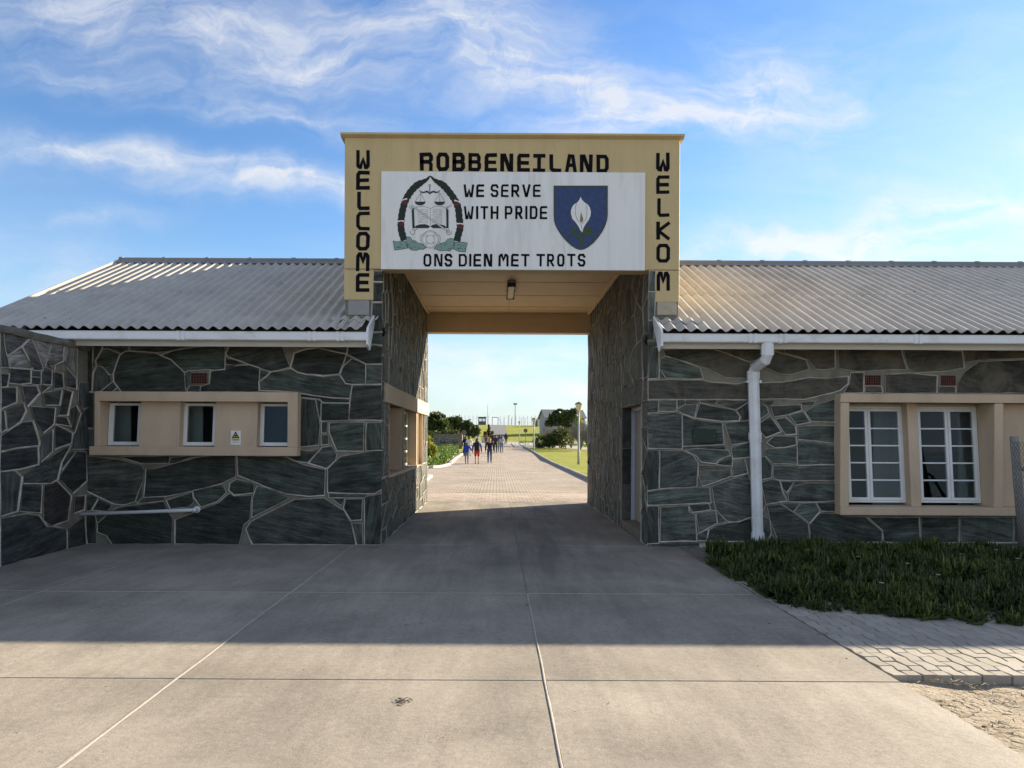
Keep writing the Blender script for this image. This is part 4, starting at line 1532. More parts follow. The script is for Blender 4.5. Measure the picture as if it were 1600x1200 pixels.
def sheet_mesh(n, length, tk=.009):
    k = n * 10
    xs = [CORR * n * i / k for i in range(k + 1)]
    top = [(x, AMP * math.cos(2 * math.pi * x / CORR)) for x in xs]
    vs = []
    for y in (0, length):
        vs += [(x, y, z + tk / 2) for x, z in top]
    for y in (0, length):
        vs += [(x, y, z - tk / 2) for x, z in top]
    m = k + 1
    vs = vs + vs
    e0 = 4 * m
    fs = []
    for i in range(k):
        fs.append((i, i + 1, m + i + 1, m + i))
        fs.append((2 * m + i, 3 * m + i, 3 * m + i + 1, 2 * m + i + 1))
        fs.append((e0 + i, e0 + 2 * m + i, e0 + 2 * m + i + 1, e0 + i + 1))
        fs.append((e0 + m + i, e0 + m + i + 1, e0 + 3 * m + i + 1, e0 + 3 * m + i))
    fs.append((e0, e0 + m, e0 + 3 * m, e0 + 2 * m))
    fs.append((e0 + k, e0 + 2 * m + k, e0 + 3 * m + k, e0 + m + k))
    me = bpy.data.meshes.new('roof_sheet')
    me.from_pydata(vs, [], fs)
    me.materials.append(M['sheet'])
    sm = [max(f) < e0 for f in fs]
    me.polygons.foreach_set('use_smooth', sm)
    me.update()
    return me


_sheets = {}


def lay(parent, x, n, y, length, lift, back=False):
    key = (n, round(length, 3))
    if key not in _sheets:
        _sheets[key] = sheet_mesh(n, length)
    if not back:
        o = link('roof_sheet', _sheets[key], parent, (x, y, roof_z(y) + lift))
        o.rotation_euler = (PITCH, 0, 0)
    else:
        yy = 2 * YRIDGE - y
        o = link('roof_sheet', _sheets[key], parent, (x + n * CORR, yy, roof_z(y) + lift))
        o.rotation_euler = (PITCH, 0, math.pi)
    return o


def roof(parent, x0, x1):
    L = (YRIDGE - YEAVE) / math.cos(PITCH)
    half = 2.15
    mb = MB()
    for y in (.9, 2.0, 3.3):
        mb.box(x0 + .1, x1 - .1, y, y + .07, roof_z(y) - .15, roof_z(y) - .045)
        yy = 2 * YRIDGE - y
        mb.box(x0 + .1, x1 - .1, yy - .07, yy, roof_z(y) - .15, roof_z(y) - .045)
    rf = mb.build('roof', M['bark'], parent, loc=((x0 + x1) / 2, YRIDGE, 4.5))
    n_all = int(round((x1 - x0) / CORR))
    i = 0
    while i < n_all:
        n = min(6, n_all - i)
        x = x0 + i * CORR
        lay(rf, x, n, YEAVE, half + .12, 0)
        lay(rf, x, n, YEAVE + half * math.cos(PITCH), L - half, .0095)
        lay(rf, x, n, -.02, (YRIDGE + .02) / math.cos(PITCH), 0, True)
        i += n
    # ridge capping pieces
    x = x0
    a = PITCH
    while x < x1 - .05:
        w = min(.915, x1 - x)
        zr = roof_z(YRIDGE)
        prof = []
        for dy, dz in ((-.22, -.105 + .028), (-.06, -.03 + .04), (-.055, .035), (-.035, .068), (0, .08), (.035, .068), (.055, .035), (.06, .01), (.22, -.077)):
            prof.append((dy, dz))
        outer = [(YRIDGE + dy, zr + dz + .012) for dy, dz in prof]
        inner = [(YRIDGE + dy * .9, zr + dz - .004) for dy, dz in reversed(prof)]
        mb = MB().prism([(x, y, z) for y, z in outer + inner], (w - .004, 0, 0))
        col = [(YRIDGE + dy * 1.04, zr + dz + .026) for dy, dz in prof[1:-1]]
        mb.prism([(x - .001, y, z) for y, z in col], (.07, 0, 0))
        mb.build('ridge_cap', M['ridge'], rf, loc=(x, YRIDGE, zr))
        x += .915
    return rf


lroof = roof(left, XGAB, XGL + .01)
rroof = roof(right, XGR - .01, XRE)
# short eave strips that run on in front of the gatehouse piers
xv0 = FX(572, -.47, 520)
n = int((xv0 - XGL) / CORR)
lay(lroof, XGL + .0, n, YEAVE, .50, .004)
xv1 = FX(1036, -.47, 520)
n2 = 2
lay(rroof, XGR - n2 * CORR, n2, YEAVE, .50, .004)
# short flashing sheets lapped under the gatehouse legs
for rf_, xa in ((lroof, XGL - CORR), (rroof, XGR - 2 * CORR)):
    o_ = lay(rf_, xa, 4, -.17, .19, .022)
# iron hinge pins of a former gate, and a corbel stone
for x, y, z in ((XPL + .03, .10, FZ(519, 0)), (XPR - .03, .12, FZ(530, 0)), (XPR - .03, 7.1, FZ(722, 7.1, 912))):
    mb = MB().box(x - .04, x + .04, y - .03, y + .03, z - .012, z + .012)
    mb.tube([(x, y, z - .06), (x, y, z + .07)], .02, 8)
    mb.build('hinge_pin', M['dark'], gate, loc=(x, y, z))
a_, b_ = FP(1011, 537), FP(1031, 531)
MB().box(a_.x, b_.x, -.075, -.002, a_.z, b_.z).build('corbel', M['coping'], gate, loc=(a_.x, 0, a_.z), bevel=.01)
# rolled barge capping on the gable
mb = MB()
p0, p1 = Vector((XGAB - .02, YEAVE - .03, roof_z(YEAVE) + .01)), Vector((XGAB - .02, YRIDGE, roof_z(YRIDGE) + .02))
mb.tube([p0, p1], .034, 10)
mb.box(XGAB - .045, XGAB - .02, YEAVE, YEAVE + .01, roof_z(YEAVE) - .15, roof_z(YEAVE))
mb.build('barge_cap', M['sheet'], lroof, loc=p0)


def gutter(parent, x0, x1, joints, stop):
    zt_, zb = 3.275, 3.145
    yf, yb = -.565, -.435
    # ogee front
    prof = [(yb, zt_), (yb, zb), (yf + .018, zb), (yf + .006, zb + .006), (yf, zb + .018), (yf, zt_ - .012), (yf - .006, zt_ - .010), (yf - .006, zt_),
            (yf + .012, zt_), (yf + .012, zb + .022), (yf + .022, zb + .012), (yb - .012, zb + .012), (yb - .012, zt_)]
    gt = MB().prism([(x0, y, z) for y, z in prof], (x1 - x0, 0, 0)).build('gutter', M['white_pvc'], parent, loc=((x0 + x1) / 2, yf, zb))
    for x in joints:
        for dx in (-.055, .02):
            mb = MB().prism([(x + dx, y + (-.012 if y < -.5 else .004), z + (-.010 if z < 3.2 else .003)) for y, z in prof[:8]] + [(x + dx, yb, zt_ + .003)], (.045, 0, 0))
            mb.build('gutter_clip', M['white_pvc'], gt, loc=(x, yf, zb))
    # stop end and raking board
    xs = x1 if stop > 0 else x0
    pts = [(yf - .012, zt_ + .005), (yf - .012, zb - .06), (-.40, 3.02), (-.34, 3.10), (.0, roof_z(0) - .05), (.0, roof_z(0) + .06), (yf + .03, roof_z(yf) + .05)]
    MB().prism([(xs + (.002 if stop > 0 else -.032), y, z) for y, z in pts], (.03, 0, 0)).build('stop_end', M['white_pvc'], gt, loc=(xs, yf, zb))
    MB().box(x0, x1, -.432, -.405, 3.065, 3.26).build('fascia_board', M['fascia_board'], parent, loc=((x0 + x1) / 2, -.42, 3.1), bevel=.004)
    MB().box(x0, x1, -.404, -.002, 3.13, 3.145).build('soffit_board', M['fascia_board'], parent, loc=((x0 + x1) / 2, -.2, 3.1))
    return gt


gutter(left, XGAB - .05, xv0 + .02, [FX(p, -.56, 522) for p in (282, 487, 531)], 1)
gutter(right, xv1 - .02, XRE, [FX(p, -.56, 530) for p in (1176, 1223, 1434)] + [8.2, 10.5, 13, 16], -1)

# ------------------------------------------------------------------ downpipe
def build_downpipe():
    y0, y1 = -.495, -.11
    w = .082
    top = FP(1199, 546, y0)
    xm = FX(1177, y1, 590)
    xb = FX(1184, y1, 845)
    z1, z2 = FZ(573, y1, 1180), FZ(590, y1, 1178)

    def sq(path, hw, hd):
        mb = MB()
        rings = []
        for (x, y, z) in path:
            c = .35
            rings.append([(x - hw * c, y - hd, z), (x + hw * c, y - hd, z), (x + hw, y - hd * c, z), (x + hw, y + hd * c, z), (x + hw * c, y + hd, z), (x - hw * c, y + hd, z), (x - hw, y + hd * c, z), (x - hw, y - hd * c, z)])
        vs = [p for r in rings for p in r]
        fs = []
        for r in range(len(rings) - 1):
            for i in range(8):
                k = (i + 1) % 8
                fs.append((r * 8 + k, r * 8 + i, (r + 1) * 8 + i, (r + 1) * 8 + k))
        fs += [tuple(range(8)), tuple(range(len(rings) * 8 - 1, len(rings) * 8 - 9, -1))]
        return mb.add(vs, fs)
    za_ = FZ(557, y0, 1199)
    path = [(xm, y1, z2 + .10), (xm, y1, z2)]
    z3 = FZ(678, y1, 1180)
    x3 = xm + (xb - xm) * .38
    path += [(x3, y1, z3), (xb, y1, FZ(846, y1, 1184)), (xb, y1 - .0, .02)]
    mb = sq(path, w, w * .8)
    mb.tube([(top.x, y0, 3.15), (top.x, y0, za_ + .02), (top.x - .012, y0 + .03, za_ - .05), (xm + .015, y1 - .035, z2 + .15), (xm, y1, z2 + .08), (xm, y1, z2 + .02)], .083, 8)
    dp = mb.build('downpipe', M['white_pvc'], right, loc=(xb, y1, 0))
    for (x, y, za, zb, k) in ((top.x, y0, za_ + .02, 3.15, 1.10), (xm, y1, z2 - .02, z2 + .10, 1.13), (x3, y1, z3 - .09, z3 + .02, 1.16), (x3 + .004, y1, z3 - .125, z3 - .10, 1.12), (xb, y1, FZ(845, y1, 1184), FZ(832, y1, 1184), 1.17)):
        sq([(x, y, za), (x, y, zb)], w * k, w * .8 * k).build('pipe_collar', M['white_pvc'], dp, loc=(x, y, za))
    mb = MB()
    mb.box(xm - .115, xm + .115, y1 - .01, -.002, z2 - .075, z2 - .055)
    mb.box(xm - .115, xm - .085, y1 - .045, y1 + .02, z2 - .085, z2 - .045)
    mb.box(xm + .085, xm + .115, y1 - .045, y1 + .02, z2 - .085, z2 - .045)
    mb.build('pipe_bracket', M['white_pvc'], dp, loc=(xm, y1, z2))


build_downpipe()

# ------------------------------------------------------------------ white rail in the left corner
p0 = SP(132, 802, XS)
p0 = Vector((XS + .004, -.22, p0.z))
p1 = FP(302, 797, -.12)
rail = empty('hand_rail', (p1.x, -.15, p1.z), 'white tubular rail fixed low across the corner below the three-window panel', 'rail')
MB().tube([p0, p0.lerp(p1, .97), p1], .028, 12).build('rail_pipe', M['white_pvc'], rail, loc=p1, smooth=True)
mb = MB().tube([p1 + Vector((.005, -.03, 0)), p1 + Vector((.012, 0, 0)), (p1.x + .012, -.018, p1.z)], [.031, .034, .030], 12)
mb.tube([(p1.x + .012, -.025, p1.z), (p1.x + .012, -.001, p1.z)], .055, 12)
mb.build('rail_bracket', M['white_pvc'], rail, loc=p1, smooth=True)

# ------------------------------------------------------------------ plaque painted over
pa, pb = FP(1081, 692), FP(1117, 671)
pl = MB().box(pa.x, pb.x, -.052, -.022, pa.z, pb.z).build('wall_plaque', flat('plaque_green', (.02, .032, .025), .45, .15), None, loc=(pa.x, -.03, pa.z), bevel=.004)
tag(pl, 'small dark green plaque set flat on a slate block between door and downpipe', 'plaque')
for sx, sz in ((.06, .5), (.94, .5)):
    MB().lathe([(0, 0), (.008, .001), (.006, .004)], 8, (pa.x + (pb.x - pa.x) * sx, 0, 0)).build('screw', M['galv'], pl, loc=(pa.x + (pb.x - pa.x) * sx, 0, 0)).matrix_local = Matrix.Translation(((pb.x - pa.x) * sx, -.0225, (pb.z - pa.z) * sz)) @ Matrix.Rotation(math.pi / 2, 4, 'X')

# ------------------------------------------------------------------ lettering
GL = {
    'A': [[(0, 0), (.30, 1), (.70, 1), (1, 0)], [(.16, .36), (.84, .36)]],
    'B': [[(0, 0), (0, 1), (.80, 1), (.96, .86), (.96, .64), (.82, .52), (0, .52)], [(.82, .52), (1, .38), (1, .14), (.84, 0), (0, 0)]],
    'C': [[(1, 1), (.2, 1), (0, .82), (0, .18), (.2, 0), (1, 0)]],
    'D': [[(0, 0), (0, 1), (.78, 1), (1, .8), (1, .2), (.78, 0), (0, 0)]],
    'E': [[(1, 1), (.14, 1), (0, .88), (0, .0), (1, 0)], [(0, .5), (.92, .5)]],
    'H': [[(0, 0), (0, 1)], [(1, 0), (1, 1)], [(0, .5), (1, .5)]],
    'I': [[(.5, 0), (.5, 1)]],
    'J': [[(0, 1), (1, 1)], [(.5, 0), (.5, 1)], [(0, 0), (1, 0)]],     # the I with serifs
    'K': [[(0, 0), (0, 1)], [(1, 1), (.06, .5), (1, 0)]],
    'L': [[(.1, 1), (.1, .12), (.24, 0), (1, 0)]],
    'M': [[(0, 0), (0, .85), (.14, 1), (.28, 1), (.5, .52), (.72, 1), (.86, 1), (1, .85), (1, 0)]],
    'N': [[(0, 0), (0, 1), (.22, 1), (.80, 0), (1, 0), (1, 1)]],
    'O': [[(0, .82), (.2, 1), (.8, 1), (1, .82), (1, .18), (.8, 0), (.2, 0), (0, .18), (0, .82)]],
    'P': [[(0, 0), (0, 1), (.82, 1), (1, .84), (1, .58), (.82, .43), (0, .43)]],
    'R': [[(0, 0), (0, 1), (.80, 1), (.98, .86), (.98, .60), (.82, .46), (0, .46)], [(.45, .46), (1, 0)]],
    'Q': [[(0, 0), (0, 1), (.84, 1), (1, .86), (1, .66), (.82, .50), (0, .50)], [(.80, .50), (1, .30), (1, 0)]],  # straight legged R
    'S': [[(1, .82), (.82, 1), (.18, 1), (0, .84), (0, .66), (.16, .53), (.84, .47), (1, .34), (1, .16), (.82, 0), (.18, 0), (0, .18)]],
    'T': [[(0, 1), (1, 1)], [(.5, 0), (.5, 1)]],
    'V': [[(0, 1), (.42, 0), (.58, 0), (1, 1)]],
    'W': [[(0, 1), (.17, 0), (.32, 0), (.5, .55), (.68, 0), (.83, 0), (1, 1)]],
    'X': [[(0, 1), (0, .1), (.12, 0), (.26, 0), (.5, .5), (.74, 0), (.88, 0), (1, .1), (1, 1)]],   # upright W
}


def stroke(mb, pts, w, y, closed=False, mi=0, th=.0):
    """flat ribbon along 2d points (x, z) at depth y with mitred corners"""
    n = len(pts)
    if n > 2 and math.hypot(pts[0][0] - pts[-1][0], pts[0][1] - pts[-1][1]) < 1e-6:
        closed = True
        pts = pts[:-1]
        n -= 1
    L, R = [], []
    for i in range(n):
        b = pts[i]
        a = pts[i - 1] if (i > 0 or closed) else None
        c = pts[(i + 1) % n] if (i < n - 1 or closed) else None
        d1 = None if a is None else Vector((b[0] - a[0], b[1] - a[1])).normalized()
        d2 = None if c is None else Vector((c[0] - b[0], c[1] - b[1])).normalized()
        ww = w[i] if isinstance(w, list) else w
        if d1 is None:
            nn, s = Vector((-d2.y, d2.x)), 1
        elif d2 is None:
            nn, s = Vector((-d1.y, d1.x)), 1
        else:
            n1, n2 = Vector((-d1.y, d1.x)), Vector((-d2.y, d2.x))
            nn = n1 + n2
            nn = n1 if nn.length < 1e-4 else nn.normalized()
            s = 1 / max(.55, nn.dot(n1))
        L.append((b[0] + nn.x * ww / 2 * s, y, b[1] + nn.y * ww / 2 * s))
        R.append((b[0] - nn.x * ww / 2 * s, y, b[1] - nn.y * ww / 2 * s))
    vs = L + R
    m = n if closed else n - 1
    fs = [(n + i, n + (i + 1) % n, (i + 1) % n, i) for i in range(m)]
    return mb.add(vs, fs, mi)


def glyph(mb, ch, x0, x1, z0, z1, w, y, rng):
    q = w / 2
    for k, line in enumerate(GL[ch]):
        pts = [(x0 + q + px * (x1 - x0 - w) + rng.uniform(-1, 1) * w * .06, z0 + q + pz * (z1 - z0 - w) + rng.uniform(-1, 1) * w * .06) for px, pz in line]
        if line[0] == line[-1]:
            pts[-1] = pts[0]
        # square ends reach the edge of the letter box
        if pts[0] != pts[-1]:
            for a, b in ((0, 1), (-1, -2)):
                d = Vector((pts[a][0] - pts[b][0], pts[a][1] - pts[b][1])).normalized()
                pts[a] = (pts[a][0] + d.x * q * .9, pts[a][1] + d.y * q * .9)
        stroke(mb, pts, w * rng.uniform(.92, 1.06), y - .0006 * k)


rng = random.Random(2)
yb_ = -.0345
word = [('Q', 388, 447), ('O', 462, 520), ('B', 533, 590), ('B', 605, 662), ('E', 677, 734), ('N', 748, 806), ('E', 822, 880), ('J', 893, 950), ('L', 963, 1020), ('A', 1037, 1090), ('N', 1103, 1160), ('D', 1177, 1233)]
mb = MB()
for i, (ch, a, b) in enumerate(word):
    pa, pb = 520 + a / 2.857, 520 + b / 2.857
    yt = 190 + (138 + 9 * i / 11) / 2.857
    yl = 190 + (221 + 8 * i / 11) / 2.857
    A, B = FP(pa, yl, yb_), FP(pb, yt, yb_)
    glyph(mb, ch, A.x, B.x, A.z + .004, B.z, .060, yb_, rng)
mb.build('lettering', M['ink'], parapet, loc=(FX(800), yb_, FZ(255, 0, 800)))
for xa, xb, rows in ((105, 166, [('X', 127, 212), ('E', 220, 303), ('L', 312, 395), ('C', 402, 485), ('O', 492, 575), ('M', 583, 668), ('E', 677, 760)]),
                     (1443, 1504, [('X', 138, 222), ('E', 240, 323), ('L', 342, 425), ('K', 446, 528), ('O', 545, 630), ('M', 670, 755)])):
    mb = MB()
    for i, (ch, a, b) in enumerate(rows):
        off = -2 * i / 6 if xa < 500 else 2 * i / 6
        pa, pb = 520 + (xa + off) / 2.857, 520 + (xb + off) / 2.857
        A, B = FP(pa, 190 + b / 2.857, yb_), FP(pb, 190 + a / 2.857, yb_)
        glyph(mb, ch, A.x, B.x, A.z, B.z, .056, yb_, rng)
    mb.build('lettering', M['ink'], parapet, loc=(FX(520 + xa / 2.857), yb_, FZ(300)))
# thin construction joint across the legs
mb = MB()
for a, b in ((540.5, 592), (1011, 1059.5)):
    mb.box(FX(a, -.03, 421), FX(b, -.03, 421), -.0312, -.029, FZ(421.7, -.03, a), FZ(420.9, -.03, a))
mb.build('parapet_joint', flat('joint_line', (.28, .2, .09)), parapet, loc=(.5, -.03, ZFASC))

# ------------------------------------------------------------------ the white sign board
ybd = -.062
A, B = FP(595, 420.5, ybd), FP(1008.5, 269.5, ybd)
sign = empty('sign_board', ((A.x + B.x) / 2, ybd, A.z), 'long white board with two painted crests and the motto WE SERVE WITH PRIDE', 'sign')
MB().box(A.x, B.x, ybd, -.0315, A.z, B.z).build('board', M['board'], sign, loc=(A.x, ybd, A.z), bevel=.004)
ys = ybd - .004
rows = [
    ('z2', 120, 253, [('W', 30, 140), ('E', 160, 245), ('S', 310, 393), ('E', 418, 500), ('R', 527, 610), ('V', 640, 725), ('E', 752, 833)]),
    ('z2', 346, 483, [('W', 32, 135), ('I', 152, 188), ('T', 205, 287), ('H', 310, 393), ('P', 457, 538), ('R', 567, 643), ('I', 667, 700), ('D', 718, 800), ('E', 822, 902)]),
    ('px', 396.6, 416.4, [('O', 661.6, 674), ('N', 678.3, 691.6), ('S', 694.6, 706.7), ('D', 716.6, 729.6), ('I', 731.5, 738), ('E', 739.8, 752), ('N', 756, 769), ('M', 778.8, 794.7), ('E', 798.4, 810.7), ('T', 814.2, 827.5), ('T', 838, 851.5), ('R', 854.5, 866), ('O', 870.4, 882), ('T', 886.2, 899.2), ('S', 902.7, 914.7)]),
]
for kind, ya, yb2, letters in rows:
    words, prev = [[]], None
    for ch, a, b in letters:
        if kind == 'z2':
            pa, pb, t_, l_ = 720 + a / 6.667, 720 + b / 6.667, 270 + ya / 6.667, 270 + yb2 / 6.667
        else:
            pa, pb, t_, l_ = a, b, ya, yb2
        if prev is not None and pa - prev > 7.4:
            words.append([])
        words[-1].append((ch, FP(pa, l_, ys), FP(pb, t_, ys)))
        prev = pb
    for wd in words:
        mb = MB()
        for ch, P, Q in wd:
            glyph(mb, ch, P.x, Q.x, P.z, Q.z, .034, ys, rng)
        mb.build('lettering', M['ink'], sign, loc=(wd[0][1].x, ys, wd[0][1].z))


def e1(x, y, lay_=0):
    p = FP(600 + x / 7.06, 255 + y / 7.06, ys - .002 * lay_)
    return (p.x, p.z)


def e2(x, y, lay_=0):
    p = FP(720 + x / 6.667, 270 + y / 6.667, ys - .002 * lay_)
    return (p.x, p.z)


def patch(mb, pts, y):
    if poly_area(pts) < 0:
        pts = pts[::-1]
    return mb.add([(x, y, z) for x, z in pts], [tuple(range(len(pts)))])


def arc(fn, cx, cy, rx, ry, a0=0, a1=360, n=28, lay_=0):
    return [fn(cx + rx * math.cos(math.radians(a0 + (a1 - a0) * i / n)), cy + ry * math.sin(math.radians(a0 + (a1 - a0) * i / n)), lay_) for i in range(n + 1)]


crest = empty('crest', (FX(671), ys, FZ(335)), None, None, None, sign)
c_green = flat('crest_dark_green', (.016, .028, .018), .6, .35, 30)
c_ink = flat('crest_blue_black', (.022, .038, .045), .6, .2)
c_line = flat('crest_grey_line', (.15, .16, .17), .6, .1)
c_red = flat('crest_red', (.13, .022, .022), .6, .25)
c_pale = flat('crest_pale_green', (.22, .34, .31), .6, .25, 60)
c_white = flat('crest_white', (.78, .78, .77), .5, .04)
c_blue = flat('shield_blue', (.042, .066, .165), .6, .3, 14)
c_edge = flat('shield_edge_green', (.055, .075, .058), .6, .4, 40)
c_leaf = flat('lily_leaf', (.05, .085, .035), .6, .4, 40)
c_spadix = flat('lily_spadix', (.24, .22, .05), .6, .2)
# wreath of scalloped leaves
wl = [(510, 138), (475, 178), (430, 205), (380, 230), (340, 262), (305, 300), (275, 340), (248, 385), (228, 435), (212, 490), (200, 545), (192, 600), (186, 650), (186, 700), (194, 755), (208, 805), (224, 850)]
wr = [(513, 140), (548, 180), (590, 205), (640, 232), (680, 268), (712, 308), (745, 350), (775, 395), (800, 440), (818, 490), (826, 545), (830, 600), (838, 655), (842, 705), (830, 755), (815, 805), (803, 860)]
mb = MB()
for pts in (wl, wr):
    fine, wd = [], []
    for i in range(len(pts) - 1):
        for k in range(4):
            t = k / 4
            fine.append((pts[i][0] + (pts[i + 1][0] - pts[i][0]) * t, pts[i][1] + (pts[i + 1][1] - pts[i][1]) * t))
    fine.append(pts[-1])
    s = D / F / 7.06
    for i in range(len(fine)):
        base = min(1.0, .15 + i / 14)
        wd.append(74 * s * base * (.86 + .2 * abs(math.sin(i * .78))))
    stroke(mb, [e1(*p) for p in fine], wd, ys)
mb.build('wreath', c_green, crest, loc=wloc(crest))
mb, mw = MB(), MB()
for (x, y, a) in ((228, 428, -18), (186, 665, -3), (802, 446, 20), (842, 695, 4)):
    ca, sa = math.cos(math.radians(a)), math.sin(math.radians(a))
    f = lambda u, v: e1(x + u * ca - v * sa, y + u * sa + v * ca)
    patch(mb, [f(-34, -16), f(34, -16), f(24, 22), f(-6, 32), f(-26, 16)], ys - .002)
    patch(mw, [f(-38, -34), f(38, -34), f(36, -16), f(0, -24), f(-36, -16)], ys - .0022)
mb.build('wreath_band', c_red, crest, loc=wloc(crest))
mw.build('wreath_ribbon', c_white, crest, loc=wloc(crest))
s1 = D / F / 7.06
# scales
mb = MB()
stroke(mb, arc(e1, 505, 245, 10, 10), 5 * s1, ys)
stroke(mb, [e1(505, 256), e1(505, 312)], 8 * s1, ys)
stroke(mb, [e1(*p) for p in ((388, 296), (410, 318), (440, 322), (470, 312), (488, 318), (505, 334), (522, 320), (545, 312), (575, 322), (600, 318), (618, 296))], [6 * s1, 12 * s1, 16 * s1, 18 * s1, 18 * s1, 16 * s1, 18 * s1, 18 * s1, 16 * s1, 12 * s1, 6 * s1], ys - .0006)
for cx, ax in ((399, 405), (614, 615)):
    patch(mb, arc(e1, cx, 424, 59, 40, 0, 180, 14), ys)
mb.build('scale_pan', c_ink, crest, loc=wloc(crest))
mb = MB()
for cx, ax in ((399, 405), (614, 615)):
    for q in (-55, 0, 55):
        stroke(mb, [e1(ax, 325), e1(cx + q, 424)], 3.2 * s1, ys - .0003)
mb.build('scale_cord', c_line, crest, loc=wloc(crest))
# open book
mb = MB()
patch(mb, [e1(*p) for p in ((305, 512), (330, 492), (338, 690), (345, 716), (314, 716))], ys)
patch(mb, [e1(*p) for p in ((685, 488), (712, 516), (712, 716), (680, 716), (688, 690))], ys)
patch(mb, [e1(*p) for p in ((346, 716), (348, 690), (400, 674), (450, 672), (485, 682), (508, 698), (490, 716))], ys)
patch(mb, [e1(*p) for p in ((512, 698), (535, 680), (580, 670), (630, 676), (678, 692), (679, 716), (540, 716))], ys)
mb.build('book_cover', c_ink, crest, loc=wloc(crest))
mb = MB()
stroke(mb, [e1(*p) for p in ((335, 500), (365, 482), (410, 474), (455, 480), (512, 500), (560, 478), (610, 472), (650, 480), (685, 494))], 3.5 * s1, ys)
stroke(mb, [e1(512, 502), e1(512, 690)], 3.5 * s1, ys)
for k in range(9):
    y = 512 + k * 18
    stroke(mb, [e1(370 + (i * 13), y + 5 * math.sin(i * .9 + k)) for i in range(10)], 2.6 * s1, ys)
    stroke(mb, [e1(538 + (i * 13), y + 5 * math.sin(i * .9 + k + 1)) for i in range(9)], 2.6 * s1, ys)
mb.build('book_lines', c_line, crest, loc=wloc(crest))
# crossed key
mb = MB()
patch(mb, [e1(*p) for p in ((297, 450), (310, 458), (692, 735), (682, 748), (300, 470))], ys - .002)
mb.build('key_shank', c_white, crest, loc=wloc(crest))
mb = MB()
for off in (-8, 8):
    stroke(mb, [e1(300 + off * .4, 462 - off * .7), e1(690 + off * .4, 742 - off * .7)], 4 * s1, ys - .003)
stroke(mb, arc(e1, 716, 762, 28, 28, -30, 290, 12), 5 * s1, ys - .003)
stroke(mb, arc(e1, 712, 758, 11, 11), 4 * s1, ys - .003)
stroke(mb, arc(e1, 316, 758, 26, 28, -110, 200, 12), 5 * s1, ys - .001)
for dx in (0, 22, 44):
    stroke(mb, [e1(285 + dx, 462 + dx * .8), e1(280 + dx, 492 + dx * .2), e1(300 + dx * .9, 500)], 4 * s1, ys - .001)
    stroke(mb, [e1(738 - dx, 445 + dx * .7), e1(744 - dx * .8, 470 + dx * .4), e1(720 - dx, 480 + dx * .4)], 4 * s1, ys - .001)
stroke(mb, [e1(340, 742), e1(372, 722)], 4 * s1, ys - .001)
mb.build('key', c_line, crest, loc=wloc(crest))
# lifebuoy
mb = MB()
for r_, w_ in ((95, 3.6), (46, 3.6), (84, 2)):
    stroke(mb, arc(e1, 510, 840, r_, r_ * 1.02), w_ * s1, ys)
for a in (45, 135, 225, 315):
    for d in (-9, 9):
        stroke(mb, [e1(510 + r_ * math.cos(math.radians(a + d)), 840 + r_ * math.sin(math.radians(a + d))) for r_ in (48, 94)], 3 * s1, ys - .0004)
stroke(mb, arc(e1, 510, 835, 112, 92, 150, 215, 8), 3 * s1, ys)
stroke(mb, arc(e1, 510, 835, 112, 92, -35, 30, 8), 3 * s1, ys)
mb.build('lifebuoy', c_line, crest, loc=wloc(crest))
# rocks and ribbon ends
rk = [[(243, 825), (262, 810), (290, 816), (312, 850), (345, 856), (375, 880), (420, 890), (465, 930), (440, 948), (380, 950), (360, 962), (300, 955), (262, 925)],
      [(552, 945), (585, 905), (620, 888), (680, 868), (700, 840), (735, 826), (772, 840), (778, 870), (755, 935), (728, 970), (690, 962), (620, 966), (580, 950)]]
rb = [[(100, 857), (140, 866), (236, 858), (264, 935), (190, 950), (116, 957)], [(784, 872), (840, 868), (920, 880), (905, 930), (900, 977), (830, 975), (764, 945)]]
mb, ml = MB(), MB()
for p in rk + rb:
    q = [e1(*a) for a in p]
    patch(mb, q, ys - .001)
    stroke(ml, q + [q[0]], 4.5 * s1, ys - .002)
rr = random.Random(5)
for cx, cy, sx, sy in ((320, 900, 60, 40), (680, 910, 70, 40), (180, 905, 55, 30), (840, 925, 55, 28)):
    for k in range(9):
        x, y = cx + rr.uniform(-sx, sx), cy + rr.uniform(-sy, sy)
        stroke(ml, [e1(x, y), e1(x + rr.uniform(5, 16), y + rr.uniform(-10, 10)), e1(x + rr.uniform(14, 26), y + rr.uniform(-6, 12))], 3.4 * s1, ys - .0024)
mb.build('crest_rock', c_pale, crest, loc=wloc(crest))
ml.build('crest_outline', c_green, crest, loc=wloc(crest))

# the blue shield with the lily
shield = empty('shield', (FX(907), ys, FZ(340)), None, None, None, sign)
s2 = D / F / 6.667
out = [(968, 135), (1530, 135), (1530, 440), (1522, 500), (1500, 560), (1470, 620), (1430, 675), (1385, 728), (1330, 772), (1285, 795), (1245, 803), (1205, 792), (1150, 758), (1100, 712), (1050, 655), (1010, 595), (985, 545), (972, 500), (968, 440)]
mb = MB()
patch(mb, [e2(*p) for p in out], ys)
mb.build('shield_field', c_blue, shield, loc=wloc(shield))
mb = MB()
q = inset([e2(*p) for p in out][::-1], 6 * s2)
stroke(mb, q + [q[0]], 15 * s2, ys - .002)
mb.build('shield_border', c_edge, shield, loc=wloc(shield))
mb = MB()
patch(mb, [e2(*p) for p in ((1248, 250), (1262, 282), (1290, 310), (1322, 330), (1345, 365), (1355, 410), (1350, 450), (1330, 495), (1300, 535), (1280, 570), (1265, 622), (1245, 600), (1225, 560), (1195, 515), (1162, 480), (1147, 430), (1147, 395), (1160, 355), (1180, 330), (1215, 308), (1235, 280))], ys - .004)
mb.build('lily_flower', c_white, shield, loc=wloc(shield))
mb = MB()
